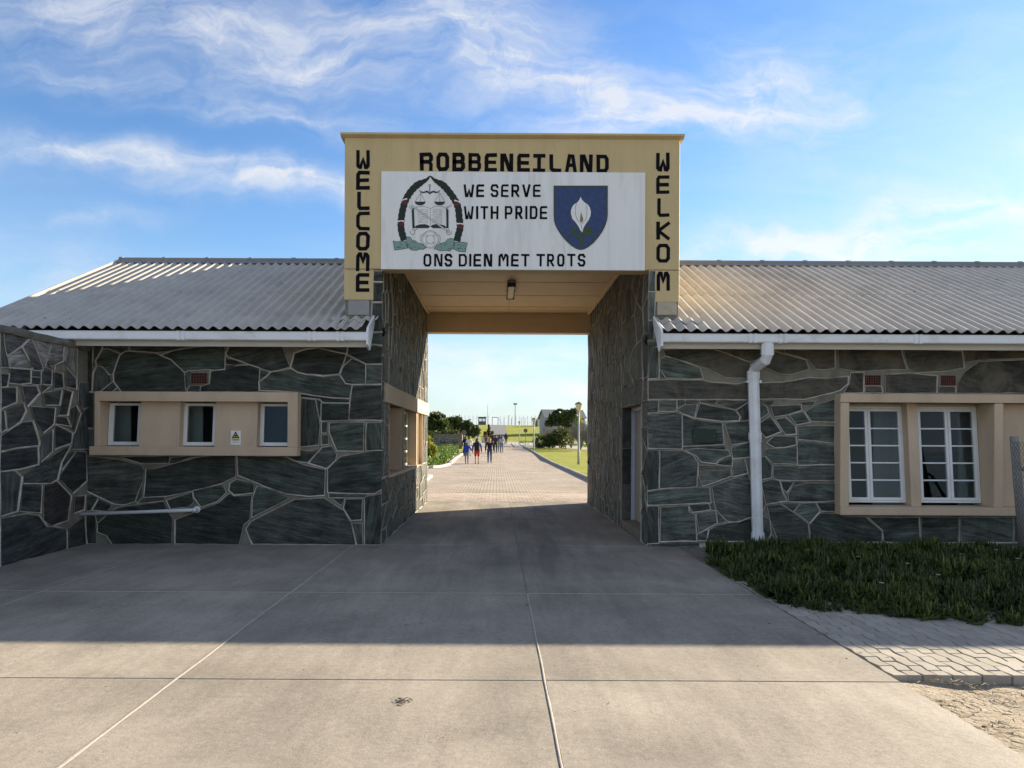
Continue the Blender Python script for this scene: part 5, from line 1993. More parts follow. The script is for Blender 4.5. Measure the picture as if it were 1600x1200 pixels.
patch(mb, [e2(*p) for p in ((1252, 405), (1262, 440), (1276, 485), (1270, 505), (1255, 522), (1240, 500), (1243, 470))], ys - .0055)
mb.build('lily_spadix', c_spadix, shield, loc=wloc(shield))
mb = MB()
stroke(mb, [e2(*p) for p in ((1205, 312), (1194, 360), (1192, 430), (1212, 490), (1250, 530))], 4 * s2, ys - .005)
stroke(mb, [e2(*p) for p in ((1305, 325), (1313, 380), (1312, 450), (1298, 495), (1252, 540), (1262, 590))], 4 * s2, ys - .005)
mb.build('lily_fold', c_line, shield, loc=wloc(shield))
mb = MB()
patch(mb, [e2(*p) for p in ((1228, 585), (1205, 565), (1175, 560), (1155, 580), (1148, 620), (1132, 660), (1112, 692), (1150, 672), (1175, 640), (1190, 605), (1215, 600))], ys - .003)
patch(mb, [e2(*p) for p in ((1275, 590), (1310, 562), (1345, 558), (1365, 590), (1382, 625), (1402, 658), (1360, 652), (1335, 640), (1320, 658), (1295, 665), (1275, 645))], ys - .003)
patch(mb, [e2(*p) for p in ((1238, 625), (1266, 625), (1272, 690), (1282, 752), (1262, 760), (1236, 752), (1246, 690), (1210, 680), (1195, 655), (1225, 640))], ys - .0026)
mb.build('lily_leaf', c_leaf, shield, loc=wloc(shield))

# ------------------------------------------------------------------ yellow warning notice on the hatch panel
yw_ = -.105
A, B = FP(360.5, 695, yw_), FP(376, 673, yw_)
warn = empty('warning_sign', ((A.x + B.x) / 2, yw_, A.z), 'small white notice with a yellow warning triangle on the peach panel between windows', 'sign')
MB().box(A.x, B.x, yw_ - .003, yw_ + .04, A.z, B.z).build('notice_plate', c_white, warn, loc=(A.x, yw_, A.z))
w_, h_ = B.x - A.x, B.z - A.z
X = lambda u: A.x + u * w_
Z = lambda v: B.z - v * h_
mb = MB()
patch(mb, [(X(.09), Z(.54)), (X(.5), Z(.04)), (X(.91), Z(.54))], yw_ - .0045)
mb.build('triangle_border', M['ink'], warn, loc=wloc(warn))
c_yel = flat('warning_yellow', (.62, .46, .02), .5, .1)
mb = MB()
patch(mb, [(X(.23), Z(.485)), (X(.5), Z(.16)), (X(.77), Z(.485))], yw_ - .006)
mb.build('triangle', c_yel, warn, loc=wloc(warn))
mb = MB()
for a in range(3):
    c_, s_ = math.cos(a * 2.094 + 1.57), math.sin(a * 2.094 + 1.57)
    cx, cz = X(.5) + c_ * .024, Z(.38) + s_ * .024
    stroke(mb, [(cx + .017 * math.cos(t), cz + .017 * math.sin(t)) for t in [k * .52 for k in range(13)]], .008, yw_ - .0075 - a * .0003)
mb.build('hazard_symbol', M['ink'], warn, loc=wloc(warn))
mb = MB()
mb.box(X(.10), X(.90), yw_ - .0045, yw_ - .0031, Z(.70), Z(.585))
mb.build('text_strip', c_yel, warn, loc=wloc(warn))
mb = MB()
for v, a, b in ((.615, .18, .82), (.66, .25, .75)):
    mb.box(X(a), X(b), yw_ - .0058, yw_ - .0046, Z(v + .02), Z(v))
for v, a, b in ((.78, .14, .86), (.84, .2, .8)):
    mb.box(X(a), X(b), yw_ - .0045, yw_ - .0031, Z(v + .015), Z(v))
mb.build('text_line', flat('notice_text', (.16, .14, .12)), warn, loc=wloc(warn))

# ------------------------------------------------------------------ fluorescent fitting under the ceiling
xf = .29
tl = empty('tube_light', (xf, 3.9, ZCEIL), 'unlit narrow fluorescent light fitting fixed under the boarded passage ceiling', 'light')
MB().box(xf - .085, xf + .085, 3.25, 4.62, ZCEIL - .05, ZCEIL - .001).build('housing', M['galv'], tl, loc=(xf, 3.9, ZCEIL), bevel=.006)
MB().box(xf - .07, xf + .07, 3.31, 4.56, ZCEIL - .125, ZCEIL - .052).build('diffuser', flat('yellowed_diffuser', (.50, .44, .33), .35, .06), tl, loc=(xf, 3.9, ZCEIL), bevel=.018)
for a, b in ((3.25, 3.307), (4.563, 4.62)):
    MB().box(xf - .088, xf + .088, a, b, ZCEIL - .13, ZCEIL - .052).build('end_cap', M['wire'], tl, loc=(xf, a, ZCEIL), bevel=.006)
for sx in (-1, 1):
    for y in (3.5, 3.95, 4.4):
        MB().box(xf + sx * .078 - .008, xf + sx * .078 + .008, y, y + .05, ZCEIL - .10, ZCEIL - .045).build('clip', M['wire'], tl, loc=(xf, y, ZCEIL))

# ------------------------------------------------------------------ chain link fence at the right edge
yf_ = -.95
pt, pb_ = FP(1584.5, 683, yf_), FP(1599, 868, yf_)
pb_ = Vector((pb_.x + .01, yf_, -.02))
fen = empty('chain_link_fence', (pb_.x, yf_, 0), 'chain link fence with a leaning grey steel post in front of the tall paned windows', 'fence')
MB().tube([pb_, pt], .055, 14).build('fence_post', M['galv'], fen, loc=pb_, smooth=True)
MB().tube([pt, pt + Vector((0, 0, .012))], [.058, .05], 14).build('post_cap', M['galv'], fen, loc=pt)
br = FP(1590, 733, yf_)
MB().tube([br, br + Vector((.06, .0, .01)), br + Vector((.12, 0, -.02)), br + Vector((.55, .05, -.95))], .026, 10).build('brace_pipe', M['galv'], fen, loc=br, smooth=True)


def fence_mesh():
    mb = MB()
    p = .046
    h0, h1 = .03, pt.z - .03
    x0 = pb_.x - .09
    nwire = 46
    wr_ = .0042
    lean = (pt.x - pb_.x) / pt.z
    for i in range(nwire):
        pts = []
        nz = int((h1 - h0) / p)
        for j in range(nz + 1):
            z = h0 + j * p
            side = (j % 2)
            x = x0 + i * p + (p if side else 0)
            if i == 0 and not side:
                x += .006
            pts.append((x + lean * z, yf_ - .062 + (.0035 if side else -.0035), z + .004 * mnoise.noise(Vector((i, j, 0)))))
        mb.tube(pts, wr_, 4, caps=False)
    o = mb.build('wire_mesh', M['wire'], fen, loc=(x0, yf_, 0))
    return o


fence_mesh()
for x in (pb_.x + 2.1,):
    MB().tube([(x, yf_, -.02), (x, yf_, 1.72)], .045, 12).build('fence_post', M['galv'], fen, loc=(x, yf_, 0), smooth=True)


# ------------------------------------------------------------------ ice plants in front of the right wing
def finger_leaves(spots, rng, lmin, lmax, r, nleaf, seg=3, droop=.5):
    """three-sided succulent leaves in tufts; returns vertices and quads"""
    V_, F_ = [], []
    for (x, y, z, sc) in spots:
        lean = rng.uniform(0, 6.28)
        for k in range(nleaf):
            a = rng.uniform(0, 6.28)
            el = rng.uniform(.05, 1.2)
            L = rng.uniform(lmin, lmax) * sc
            rad = r * rng.uniform(.75, 1.2) * sc
            ca, sa = math.cos(a), math.sin(a)
            bx, by = x + rng.gauss(0, .03) * sc, y + rng.gauss(0, .03) * sc
            o = len(V_)
            px, pz = 0.0, 0.0
            ang = el
            for s in range(seg + 1):
                t = s / seg
                rr = rad * (1 - .15 * t if t < .8 else .12)
                cx, cy, cz = bx + ca * px, by + sa * px, z + pz
                # local frame: side (-sa, ca), up
                ux, uz = -math.sin(ang), math.cos(ang)
                V_.append((cx + sa * rr, cy - ca * rr, cz + rr * .4))
                V_.append((cx - sa * rr, cy + ca * rr, cz + rr * .4))
                V_.append((cx - ca * ux * -rr * .9, cy - sa * ux * -rr * .9, cz - rr * .9))
                px += L / seg * math.cos(ang)
                pz += L / seg * math.sin(ang)
                ang += rng.uniform(.0, .35)
            for s in range(seg):
                b0, b1 = o + 3 * s, o + 3 * s + 3
                for i in range(3):
                    j = (i + 1) % 3
                    F_.append((b0 + i, b0 + j, b1 + j, b1 + i))
    return V_, F_


def bed_height(x, y):
    return .055 + .075 * mnoise.noise(Vector((x * 1.1, y * 1.1, 2))) + .05 * mnoise.noise(Vector((x * 3.1, y * 3.1, 5)))


def ice_plants():
    rng = random.Random(17)
    front = [GP(1103, 872), GP(1150, 905), GP(1213, 946), GP(1300, 957), GP(1400, 964), GP(1470, 970), GP(1560, 980), GP(1660, 974)]
    front = [Vector((p.x, p.y, 0)) for p in front]
    front.append(Vector((9.0, front[-1].y + .1, 0)))

    def yfront(x):
        for a, b in zip(front, front[1:]):
            if a.x <= x <= b.x:
                return a.y + (b.y - a.y) * (x - a.x) / (b.x - a.x)
        return None
    spots = []
    while len(spots) < 2900:
        x, y = rng.uniform(2.78, 7.6), rng.uniform(-5.2, -.06)
        yf2 = yfront(x)
        if x < 3.02 + (y + 1.07) * .85:
            continue
        if x < front[2].x + .05:
            # slanting left edge
            lim = 2.91 + .02 + .07 * mnoise.noise(Vector((y * 3, 0, 1)))
            if x < lim:
                continue
            if y < front[0].y and x < 2.86 and rng.random() < .6:
                continue
            if y < front[2].y + .02 + rng.uniform(-.05, .05):
                continue
        else:
            if yf2 is None or y < yf2 + rng.gauss(.03, .05) + .06 * mnoise.noise(Vector((x * 2.2, 0, 8))):
                continue
        yy = yf2 if yf2 is not None else front[2].y
        ed = min(1, max(.25, (y - yy) / .5)) * min(1, max(.3, (x - 2.72) / .4)) * min(1, max(.5, (-y) / .5))
        h = bed_height(x, y) * ed
        cl = 1.0 + .9 * mnoise.noise(Vector((x * 2.4, y * 2.4, 11)))
        spots.append((x, y, max(.005, h - .03), max(.5, cl) * rng.uniform(.7, 1.25) * (.7 + .3 * ed)))
    V_, F_ = finger_leaves(spots, rng, .09, .18, .0115, 12)
    nf = len(F_) // len(spots)
    mi = []
    for (x, y, z, sc) in spots:
        q = 1 if rng.random() < .16 + .35 * max(0, mnoise.noise(Vector((x * 1.5, y * 1.5, 21)))) + (.1 if x > 3.6 else -.12) else 0
        mi += [q] * nf
    o = np_obj('ice_plants', V_, F_, [M['ice'], M['ice_young']], loc=(5, -2, 0), kind='stuff', smooth=False, mat_idx=mi)
    tag(o, 'low bed of dark spiky ice plants along the foot of the right slate wall', 'plants')
    nx, ny = 60, 50
    vs = []
    for j in range(ny):
        for i in range(nx):
            x, y = 2.80 + 4.9 * i / (nx - 1), -5.2 + 5.18 * j / (ny - 1)
            yf2 = yfront(x) or front[2].y
            ok = y > yf2 + .14 and x > 3.05 + max(0, y + 1.07) * .85
            ed = min(1, max(0, (y - yf2 - .05) / .5)) * min(1, max(0, (x - 2.80) / .4))
            vs.append((x, y, (bed_height(x, y) * ed - .06) if ok else -.06))
    fs = [(j * nx + i, j * nx + i + 1, (j + 1) * nx + i + 1, (j + 1) * nx + i) for j in range(ny - 1) for i in range(nx - 1)]
    np_obj('bed_soil', vs, fs, flat('bed_soil', (.03, .028, .018), .95, .4, 9), loc=(5, -2, 0), kind='structure', smooth=True)
    # a few pale flowers
    vs, fs = [], []
    for k in range(9):
        px, py = ((1418, 884), (1556, 862), (1585, 858), (1340, 873), (1263, 862), (1502, 869), (1590, 876), (1466, 902), (1378, 915))[k]
        p = GP(px, py, .17)
        n_ = 11
        for i in range(n_):
            a = 6.283 * i / n_
            o_ = len(vs)
            l = .024
            vs += [(p.x, p.y, p.z + .02), (p.x + l * math.cos(a - .2), p.y + l * math.sin(a - .2), p.z + .032), (p.x + l * 1.2 * math.cos(a), p.y + l * 1.2 * math.sin(a), p.z + .03), (p.x + l * math.cos(a + .2), p.y + l * math.sin(a + .2), p.z + .032)]
            fs.append((o_, o_ + 1, o_ + 2, o_ + 3))
    tag(np_obj('flowers', vs[:], fs, flat('pale_petal', (.55, .52, .42), .6), kind='stuff'), 'few small pale flowers among the dark ice plants', 'flowers')


ice_plants()

# ------------------------------------------------------------------ beyond the passage: road, lawns, paths
def strip(name, rows, mat, lift, kind='structure'):
    """ground sheet from rows of (y, x0, x1), following the terrain"""
    vs = []
    for y, a, b in rows:
        z = terr(y) + lift
        vs += [(a, y, z), ((a + b) / 2, y, z), (b, y, z)]
    fs = []
    for k in range(len(rows) - 1):
        for i in range(2):
            fs.append((3 * k + i, 3 * k + i + 1, 3 * k + i + 4, 3 * k + i + 3))
    return MB().add(vs, fs).build(name, mat, kind=kind)


def road_mat():
    m, nt, out = new_mat('brick_road')
    pos = node(nt, 'ShaderNodeNewGeometry').outputs['Position']
    br = node(nt, 'ShaderNodeTexBrick', {'Vector': pos, 'Color1': (.50, .42, .34, 1), 'Color2': (.40, .335, .27, 1), 'Mortar': (.15, .12, .095, 1), 'Scale': 1.0, 'Mortar Size': .015, 'Brick Width': .21, 'Row Height': .105, 'Bias': 0.0})
    n1 = node(nt, 'ShaderNodeTexNoise', {'Vector': pos, 'Scale': .5, 'Detail': 7, 'Roughness': .6})
    c = mixc(nt, 1.0, br.outputs[0], ramp(nt, n1.outputs[0], [(.3, g(.78)), (.7, g(1.15))]), 'MULTIPLY')
    b = node(nt, 'ShaderNodeBsdfPrincipled', {'Base Color': c, 'Roughness': .9, 'Specular IOR Level': .2})
    bp = node(nt, 'ShaderNodeBump', {'Height': br.outputs[1], 'Strength': .5, 'Distance': .008}, invert=True)
    nt.links.new(bp.outputs[0], b.inputs['Normal'])
    nt.links.new(b.outputs[0], out.inputs[0])
    return m


YR0 = 7.56
Yd = lambda d: d - D
XK0, XK1 = 3.72, 3.45


def xk(y):
    d = y + D
    return XK0 + (XK1 - XK0) * min(1, max(0, (d - 25) / 90))


rows_r = [(YR0 + 3.13, -9, xk(10)), (20, -9, xk(20)), (Yd(37.5), -9, xk(26)), (Yd(38.5), -4.4, xk(27)), (Yd(42), -3.4, xk(30)), (Yd(52), -3.0, xk(41)), (Yd(66), -3.3, xk(55)), (Yd(80), -3.4, xk(69)), (Yd(95), -3.4, xk(84)), (Yd(117), -3.4, xk(106)), (Yd(124), -3.4, xk(112))]
road = strip('brick_road', rows_r, road_mat(), .004)


def road_bricks():
    W, L, t = .105, .21, .05
    base = MB().box(-9, XPR + 2, YR0 - .02, YR0 + 3.2, -.08, -.012).build('bedding_sand', M['joint_sand'], road)
    me = MB().box(-L / 2 + .004, L / 2 - .004, -W / 2 + .004, W / 2 - .004, -t, 0).mesh('brick', M['road_brick'], bevel=.005)
    rng = random.Random(9)
    n = 0
    mb = MB()
    cols = []
    for j in range(int(3.2 / W)):
        y = YR0 + W * (j + .5)
        d = y + D
        for i in range(-16, 20):
            x = L * (i + (.5 if j % 2 else 0))
            if x < -118 * d / F - .2 or x > 152 * d / F + .2:
                continue
            if n < 300:
                o = link('brick', me, road, (x, y, rng.uniform(-.002, .003)))
                o.rotation_euler = (rng.uniform(-.02, .02), rng.uniform(-.012, .012), 0)
                n += 1
            else:
                z = rng.uniform(-.002, .003)
                mb.box(x - L / 2 + .004, x + L / 2 - .004, y - W / 2 + .004, y + W / 2 - .004, z - t, z)
    mb.build('bricks', M['road_brick'], road, kind='stuff')


road_bricks()

lawn_rows = [(y, xk(y) + .13, 90) for y in (8, 20, Yd(40), Yd(52), Yd(66), Yd(80), Yd(95), Yd(108))]
strip('lawn', lawn_rows, M['lawn'], .05)
strip('hill_lawn', [(Yd(d), -90, 90) for d in (131, 140, 150, 165, 180, 200, 218)], M['lawn'], .02)
strip('hill_road', [(Yd(132), -1.6, 2.0), (Yd(150), -1.9, 2.2), (Yd(180), -2.2, 2.4), (Yd(200), -2.4, 2.6), (Yd(224), -2.6, 2.9)], M['tar'], .06)
strip('cross_path', [(Yd(d), -60, 70) for d in (108, 117, 124, 131)], flat('pale_path', (.36, .33, .28), .9, .15, 1), .03)
mb = MB()
lo = [(804.5, 699.4), (833, 699), (880, 701.2), (923, 704.6), (960, 707)]
up = [(799, 693), (834, 692.6), (902, 697.2), (923, 702.4), (960, 704)]
pl_, pu = [TP(*p) for p in lo], [TP(*p) for p in up]
vs = [p + Vector((0, 0, .075)) for p in pl_] + [p + Vector((0, 0, .075)) for p in pu]
mb.add(vs, [(i, i + 1, i + 6, i + 5) for i in range(4)]).build('side_path', flat('pale_path', (.36, .33, .28)), kind='structure')
strip('left_lawn', [(Yd(37.8), -30, -4.6), (Yd(42), -30, -3.6), (Yd(52), -30, -3.1), (Yd(66), -30, -3.4), (Yd(80), -30, -3.5), (Yd(95), -30, -3.5), (Yd(108), -30, -3.5)], M['lawn'], .02)


def kerb(name, pts, wid, hgt, mat):
    k = empty(name, pts[0], kind='structure')
    for a, b in zip(pts, pts[1:]):
        a, b = Vector(a), Vector(b)
        t = (b - a)
        L = t.length
        t.normalize()
        s = Vector((t.y, -t.x, 0)).normalized()
        n = max(1, round(L / 1.1))
        for i in range(n):
            c = a + t * (L * (i + .5) / n)
            mb = MB().obox(c + Vector((0, 0, hgt / 2 - .05)), t * (L / n / 2 - .008), s * (wid / 2), Vector((0, 0, hgt / 2 + .05)))
            mb.build('kerb_stone', mat, k, loc=c, bevel=.015)
    return k


kerb('kerb', [(xk(y) + .07, y, terr(y)) for y in (8.5, 16, 26, 36, Yd(60), Yd(75))], .15, .13, M['kerb'])
kerb('kerb', [(xk(y) + .07, y, terr(y)) for y in (Yd(75), Yd(95), Yd(112))], .15, .13, M['kerb'])
lk = [TP(655, 733), TP(690, 730), TP(702, 726.5), TP(712, 717), TP(722, 710)]
kerb('kerb', lk, .22, .12, flat('pale_kerb', (.48, .45, .40), .9, .15))
kerb('kerb', [TP(655, 762), TP(664, 751), TP(672, 745.5), TP(668, 744)], .22, .10, flat('pale_kerb', (.48, .45, .40)))


# ------------------------------------------------------------------ vegetation
def leaf_cloud(pts, size, rng_np, flat_k=.5):
    n = len(pts)
    a = rng_np.normal(size=(n, 3))
    a /= np.linalg.norm(a, axis=1, keepdims=True)
    b = rng_np.normal(size=(n, 3))
    b -= (a * b).sum(1, keepdims=True) * a
    b /= np.linalg.norm(b, axis=1, keepdims=True)
    s = size * rng_np.uniform(.6, 1.3, size=(n, 1))
    v = np.stack([pts - a * s, pts + b * s * flat_k, pts + a * s, pts - b * s * flat_k], axis=1).reshape(-1, 3)
    f = np.arange(4 * n).reshape(-1, 4)
    return v, f


def crown_points(lobes, per, rng_np, hollow=.55):
    out = []
    for (cx, cy, cz, rx, ry, rz) in lobes:
        nsub = 14
        for k in range(nsub):
            d = rng_np.normal(size=3)
            d /= np.linalg.norm(d)
            r = rng_np.uniform(hollow, 1.0)
            c = np.array([cx, cy, cz]) + d * r * np.array([rx, ry, rz])
            p = rng_np.normal(size=(per // nsub, 3)) * np.array([rx, ry, rz]) * .20
            out.append(c + p)
    return np.concatenate(out)


def tree(name, base, lobes, leaf, mat, n, label, cat, group=None, seed=1, trunk_r=.14, lean=0.0):
    rn = np.random.default_rng(seed)
    base = Vector(base)
    t = empty(name, base, label, cat, group)
    pts = crown_points([(base.x + l[0], base.y + l[1], base.z + l[2], l[3], l[4], l[5]) for l in lobes], n // len(lobes), rn)
    pts = pts[pts[:, 2] > base.z + .05]
    v, f = leaf_cloud(pts, leaf, rn)
    np_obj('crown', v, f, mat, t, loc=base + Vector((0, 0, lobes[0][2])))
    mb = MB()
    top = lobes[0][2]
    fork = base + Vector((lean * .5, 0, top * .45))
    mb.tube([base - Vector((0, 0, .15)), base + Vector((lean * .2, 0, top * .22)), fork], [trunk_r * 1.25, trunk_r, trunk_r * .8], 8)
    for l in lobes:
        e_ = base + Vector((l[0], l[1], l[2]))
        mb.tube([fork, fork.lerp(e_, .5) + Vector((0, 0, .15)), e_], [trunk_r * .6, trunk_r * .4, trunk_r * .15], 6)
        for k in range(3):
            q = e_ + Vector((rn.uniform(-1, 1) * l[3], rn.uniform(-1, 1) * l[4], rn.uniform(0, 1) * l[5])) * .7
            mb.tube([fork.lerp(e_, .6), q], [trunk_r * .25, trunk_r * .06], 5)
    mb.build('trunk', M['bark'], t, loc=base)
    return t


def at(px, d):
    """terrain point below a picture column at distance d"""
    return Vector(((px - VX) * d / F, d - D, terr(d - D)))


k110 = 110 / F
tree('wind_pruned_tree', at(681, 112), [(0, 0, 3.4, 1.9, 1.4, 1.2), (-1.2, 0, 2.6, 1.3, 1.2, 1.2), (1.2, 0, 2.5, 1.3, 1.2, 1.1), (.2, .3, 4.3, 1.0, 1.0, .8), (0, -.5, 1.4, 1.8, 1.0, .9)], .25, M['tree_leaf'], 6500,
     'tall dark rounded tree left of the road behind the yellow shrub', 'tree', 'trees left of the road', 3)
tree('wind_pruned_tree', at(719, 118), [(-.6, 0, 3.2, 1.5, 1.2, 1.1), (.9, 0, 2.8, 1.4, 1.2, 1.0), (2.0, 0, 2.1, 1.1, 1.0, .9), (-.2, -.4, 1.5, 1.8, 1.0, .9), (-1.2, 0, 3.7, .8, .8, .6)], .25, M['tree_leaf'], 6500,
     'lower dark tree sloping down to the right, left of the road below the hilltop fence', 'tree', 'trees left of the road', 4)
tree('garden_shrub', at(694, 84), [(0, 0, 1.7, 1.0, .6, .5), (1.0, 0, 1.75, .9, .6, .45), (-1.2, 0, 1.6, .8, .6, .5)], .10, M['olive_leaf'], 1800,
     'low olive shrub growing over the top of the small stone bunker', 'shrub', None, 5, .05)
tree('yellow_shrub', at(666, 47), [(0, 0, 1.0, .55, .5, .75), (.35, 0, .6, .4, .4, .5), (-.5, 0, 1.1, .5, .5, .9)], .075, M['gold_leaf'], 3000,
     'bright yellow green shrub right beside the far end of the left passage wall', 'shrub', None, 6, .04)
tree('broad_tree', at(880, 98), [(0, 0, 4.0, 1.5, 1.2, .95), (-1.3, 0, 3.5, 1.0, 1.0, .8), (1.2, 0, 4.1, 1.0, 1.0, .9), (.9, 0, 3.0, 1.0, .9, .8), (-.4, .4, 4.6, .9, .9, .5)], .21, M['tree_leaf'], 5600,
     'dark flat-topped tree between the grey-roofed house and the near street lamp', 'tree', None, 7, .16, .2)
tree('bright_tree', at(896, 104), [(0, 0, 4.2, 1.0, 1.0, 1.1), (.5, 0, 3.4, .9, .9, .9)], .17, M['gold_leaf'], 1500,
     'light yellow green treetop just left of the near street lamp', 'tree', None, 8, .10)
tree('dark_bush', at(847, 84), [(0, 0, .75, .95, .9, .75), (.9, 0, .95, 1.0, .9, .85)], .12, M['tree_leaf'], 2600,
     'low round dark bush at the end of the row nearest the road', 'bush', 'bushes right of the lawn', 9, .06)
tree('dark_bush', at(864, 83), [(0, 0, 1.1, 1.2, .9, 1.0), (.8, 0, 1.5, 1.0, .9, .9)], .12, M['tree_leaf'], 2800,
     'taller dark bush in the middle of the row below the flat-topped tree', 'bush', 'bushes right of the lawn', 10, .06)
tree('olive_bush', at(884, 80), [(0, 0, 1.2, 1.1, .9, 1.0), (-.6, 0, 1.7, .8, .8, .7)], .12, M['olive_leaf'], 2200,
     'olive bush between the dark bushes and the bare grey shrub', 'bush', 'bushes right of the lawn', 11, .06)


def bare_shrub(px, d, hgt, wid, n, label, seed):
    rng = random.Random(seed)
    b = at(px, d)
    t = empty('bare_shrub', b, label, 'shrub', 'bare shrubs right of the lawn')
    mb, tw = MB(), MB()
    for k in range(n):
        a = rng.uniform(0, 6.28)
        l = rng.uniform(.5, 1) * hgt
        e_ = b + Vector((math.cos(a) * wid * rng.uniform(.1, 1), math.sin(a) * wid * .8, l))
        m_ = b.lerp(e_, .5) + Vector((rng.uniform(-.2, .2), rng.uniform(-.2, .2), .25))
        mb.tube([b, m_, e_], [.035, .022, .008], 4, caps=False)
        for q in range(12):
            s = m_.lerp(e_, rng.uniform(-.3, 1))
            f = s + Vector((rng.gauss(0, .3), rng.gauss(0, .3), abs(rng.gauss(.2, .28))))
            tw.tube([s, f], [.012, .005], 3, caps=False)
            for z in range(3):
                u = s.lerp(f, rng.uniform(.3, 1))
                tw.tube([u, u + Vector((rng.gauss(0, .16), rng.gauss(0, .16), rng.gauss(.08, .14)))], [.008, .004], 3, caps=False)
    mb.build('branches', M['twig'], t, loc=b)
    o = tw.build('twigs', M['twig'], t, loc=b)
    o['kind'] = 'stuff'


bare_shrub(907, 78, 3.2, 1.3, 46, 'tall bare grey shrub seen just right of the near lamp post', 1)
bare_shrub(922, 74, 2.9, 1.3, 46, 'bare grey shrub half hidden behind the right passage wall', 2)
bare_shrub(893, 84, 2.6, 1.1, 34, 'bare grey shrub just left of the near lamp post', 3)
bare_shrub(857, 92, 2.6, 1.0, 26, 'thin bare shrub in front of the grey-roofed house', 4)


def ground_cover(name, poly, n, hgt, leaf, mat, label, seed):
    rn = np.random.default_rng(seed)
    xs, ys = [p.x for p in poly], [p.y for p in poly]
    P = []
    while len(P) < n:
        x, y = rn.uniform(min(xs), max(xs)), rn.uniform(min(ys), max(ys))
        ins = False
        for a, b in zip(poly, poly[1:] + poly[:1]):
            if (a.y > y) != (b.y > y) and x < (b.x - a.x) * (y - a.y) / (b.y - a.y) + a.x:
                ins = not ins
        if ins:
            h = hgt * (.75 + .5 * mnoise.noise(Vector((x * .9, y * .5, 3))))
            P.append((x, y, terr(y) + rn.uniform(.15, 1) * h))
    v, f = leaf_cloud(np.array(P), leaf, rn, .4)
    c = poly[0]
    o = np_obj(name, v, f, mat, loc=(c.x, c.y, 0), kind='stuff')
    tag(o, label, 'plants')


bp_ = [lk[0] + Vector((0, .3, 0)), lk[1] + Vector((-.2, .3, 0)), lk[2] + Vector((-.25, .3, 0)), lk[3] + Vector((-.3, 0, 0)), lk[4] + Vector((-.3, 0, 0)), at(716, 84), at(640, 70), at(640, 41)]
ground_cover('flower_bed', bp_, 9000, .62, .11, M['cover'], 'dense green ground cover bed along the left kerb of the brick road', 2)
gp = [TP(809, 694), TP(830, 692.5), TP(921, 700), TP(921, 696), TP(860, 689), TP(812, 690)]
ground_cover('rough_grass', [Vector((p.x, p.y, p.z)) for p in gp], 3500, .30, .10, M['cover'], 'rough green grass verge between the side path and the dark bushes', 4)
# scattered white edging stones
rng = random.Random(6)
for i, (px, d, s) in enumerate(((697, 100, .35), (708, 102, .4), (716, 104, .3), (732, 112, .3), (742, 114, .35), (736, 100, .25), (800, 106, .25), (806, 106, .25), (813, 106, .25), (819, 106, .25), (826, 106, .3))):
    b = at(px, d)
    mb = MB()
    vs, fs, n = [], [], 8
    for r_, z_ in ((1, -.1), (1.05, .25), (.75, .6), (.3, .75)):
        for k in range(n):
            a = 6.283 * k / n
            q = r_ * s * rng.uniform(.85, 1.1)
            vs.append((b.x + q * math.cos(a), b.y + q * .8 * math.sin(a), b.z + z_ * s))
    for r_ in range(3):
        for k in range(n):
            fs.append((r_ * n + k, r_ * n + (k + 1) % n, (r_ + 1) * n + (k + 1) % n, (r_ + 1) * n + k))
    fs.append(tuple(range(3 * n, 4 * n)))
    o = mb.add(vs, fs).build('edging_stone', flat('whitewashed_stone', (.62, .60, .56), .9, .1), loc=b)
    tag(o, '%s whitewashed stone from the left among those %s the road' % (['first', 'second', 'third', 'fourth', 'fifth', 'sixth'][sorted([697, 708, 716, 732, 736, 742] if px < 776 else [800, 806, 813, 819, 826]).index(px)], 'left of' if px < 776 else 'right of'), 'stone', 'white edging stones along the far path')


# ------------------------------------------------------------------ street furniture
def lamp_post(px, py, ytop, label):
    b = TP(px, py)
    d = b.y + D
    top = H - unroll(px, ytop)[1] * d / F
    h = top - b.z
    lp = empty('street_lamp', b, label, 'street lamp', 'street lamps beside the lawn')
    hh = .62
    MB().lathe([(.085, -.1), (.085, .9), (.07, .95), (.055, h * .6), (.045, h - hh)], 12, b).build('post', M['lamp_grey'], lp, loc=b, smooth=True)
    zb = h - hh
    MB().lathe([(.05, zb), (.09, zb + .03), (.12, zb + .10), (.19, zb + .30), (.235, zb + .44), (.235, zb + .45)], 14, b).build('lamp_glass', flat('lamp_lens', (.62, .55, .36), .3, .05), lp, loc=b, smooth=True)
    MB().lathe([(.255, zb + .45), (.26, zb + .47), (.17, zb + .55), (.06, zb + .60), (.02, zb + .62)], 14, b).build('lamp_cap', flat('lamp_cap_grey', (.20, .18, .15), .6), lp, loc=b, smooth=True)
    mb = MB()
    for k in range(4):
        a = k * 1.571 + .4
        mb.tube([b + Vector((.10 * math.cos(a), .10 * math.sin(a), zb + .05)), b + Vector((.245 * math.cos(a), .245 * math.sin(a), zb + .45))], .009, 5)
    mb.build('lamp_rib', M['lamp_grey'], lp, loc=b)
    return lp


M['lamp_grey'] = surf('lamp_post_paint', (.36, .38, .40), .5, .1, 6)
lamp_post(904, 727, 627.5, 'nearest tall grey lamp post with a tulip-shaped lantern on the lawn')
lamp_post(834, 705, 652.5, 'second lamp post, between the round road sign and the dark bushes')
lamp_post(811.5, 692, 658, 'farthest and shortest lamp post, left of the round road sign')


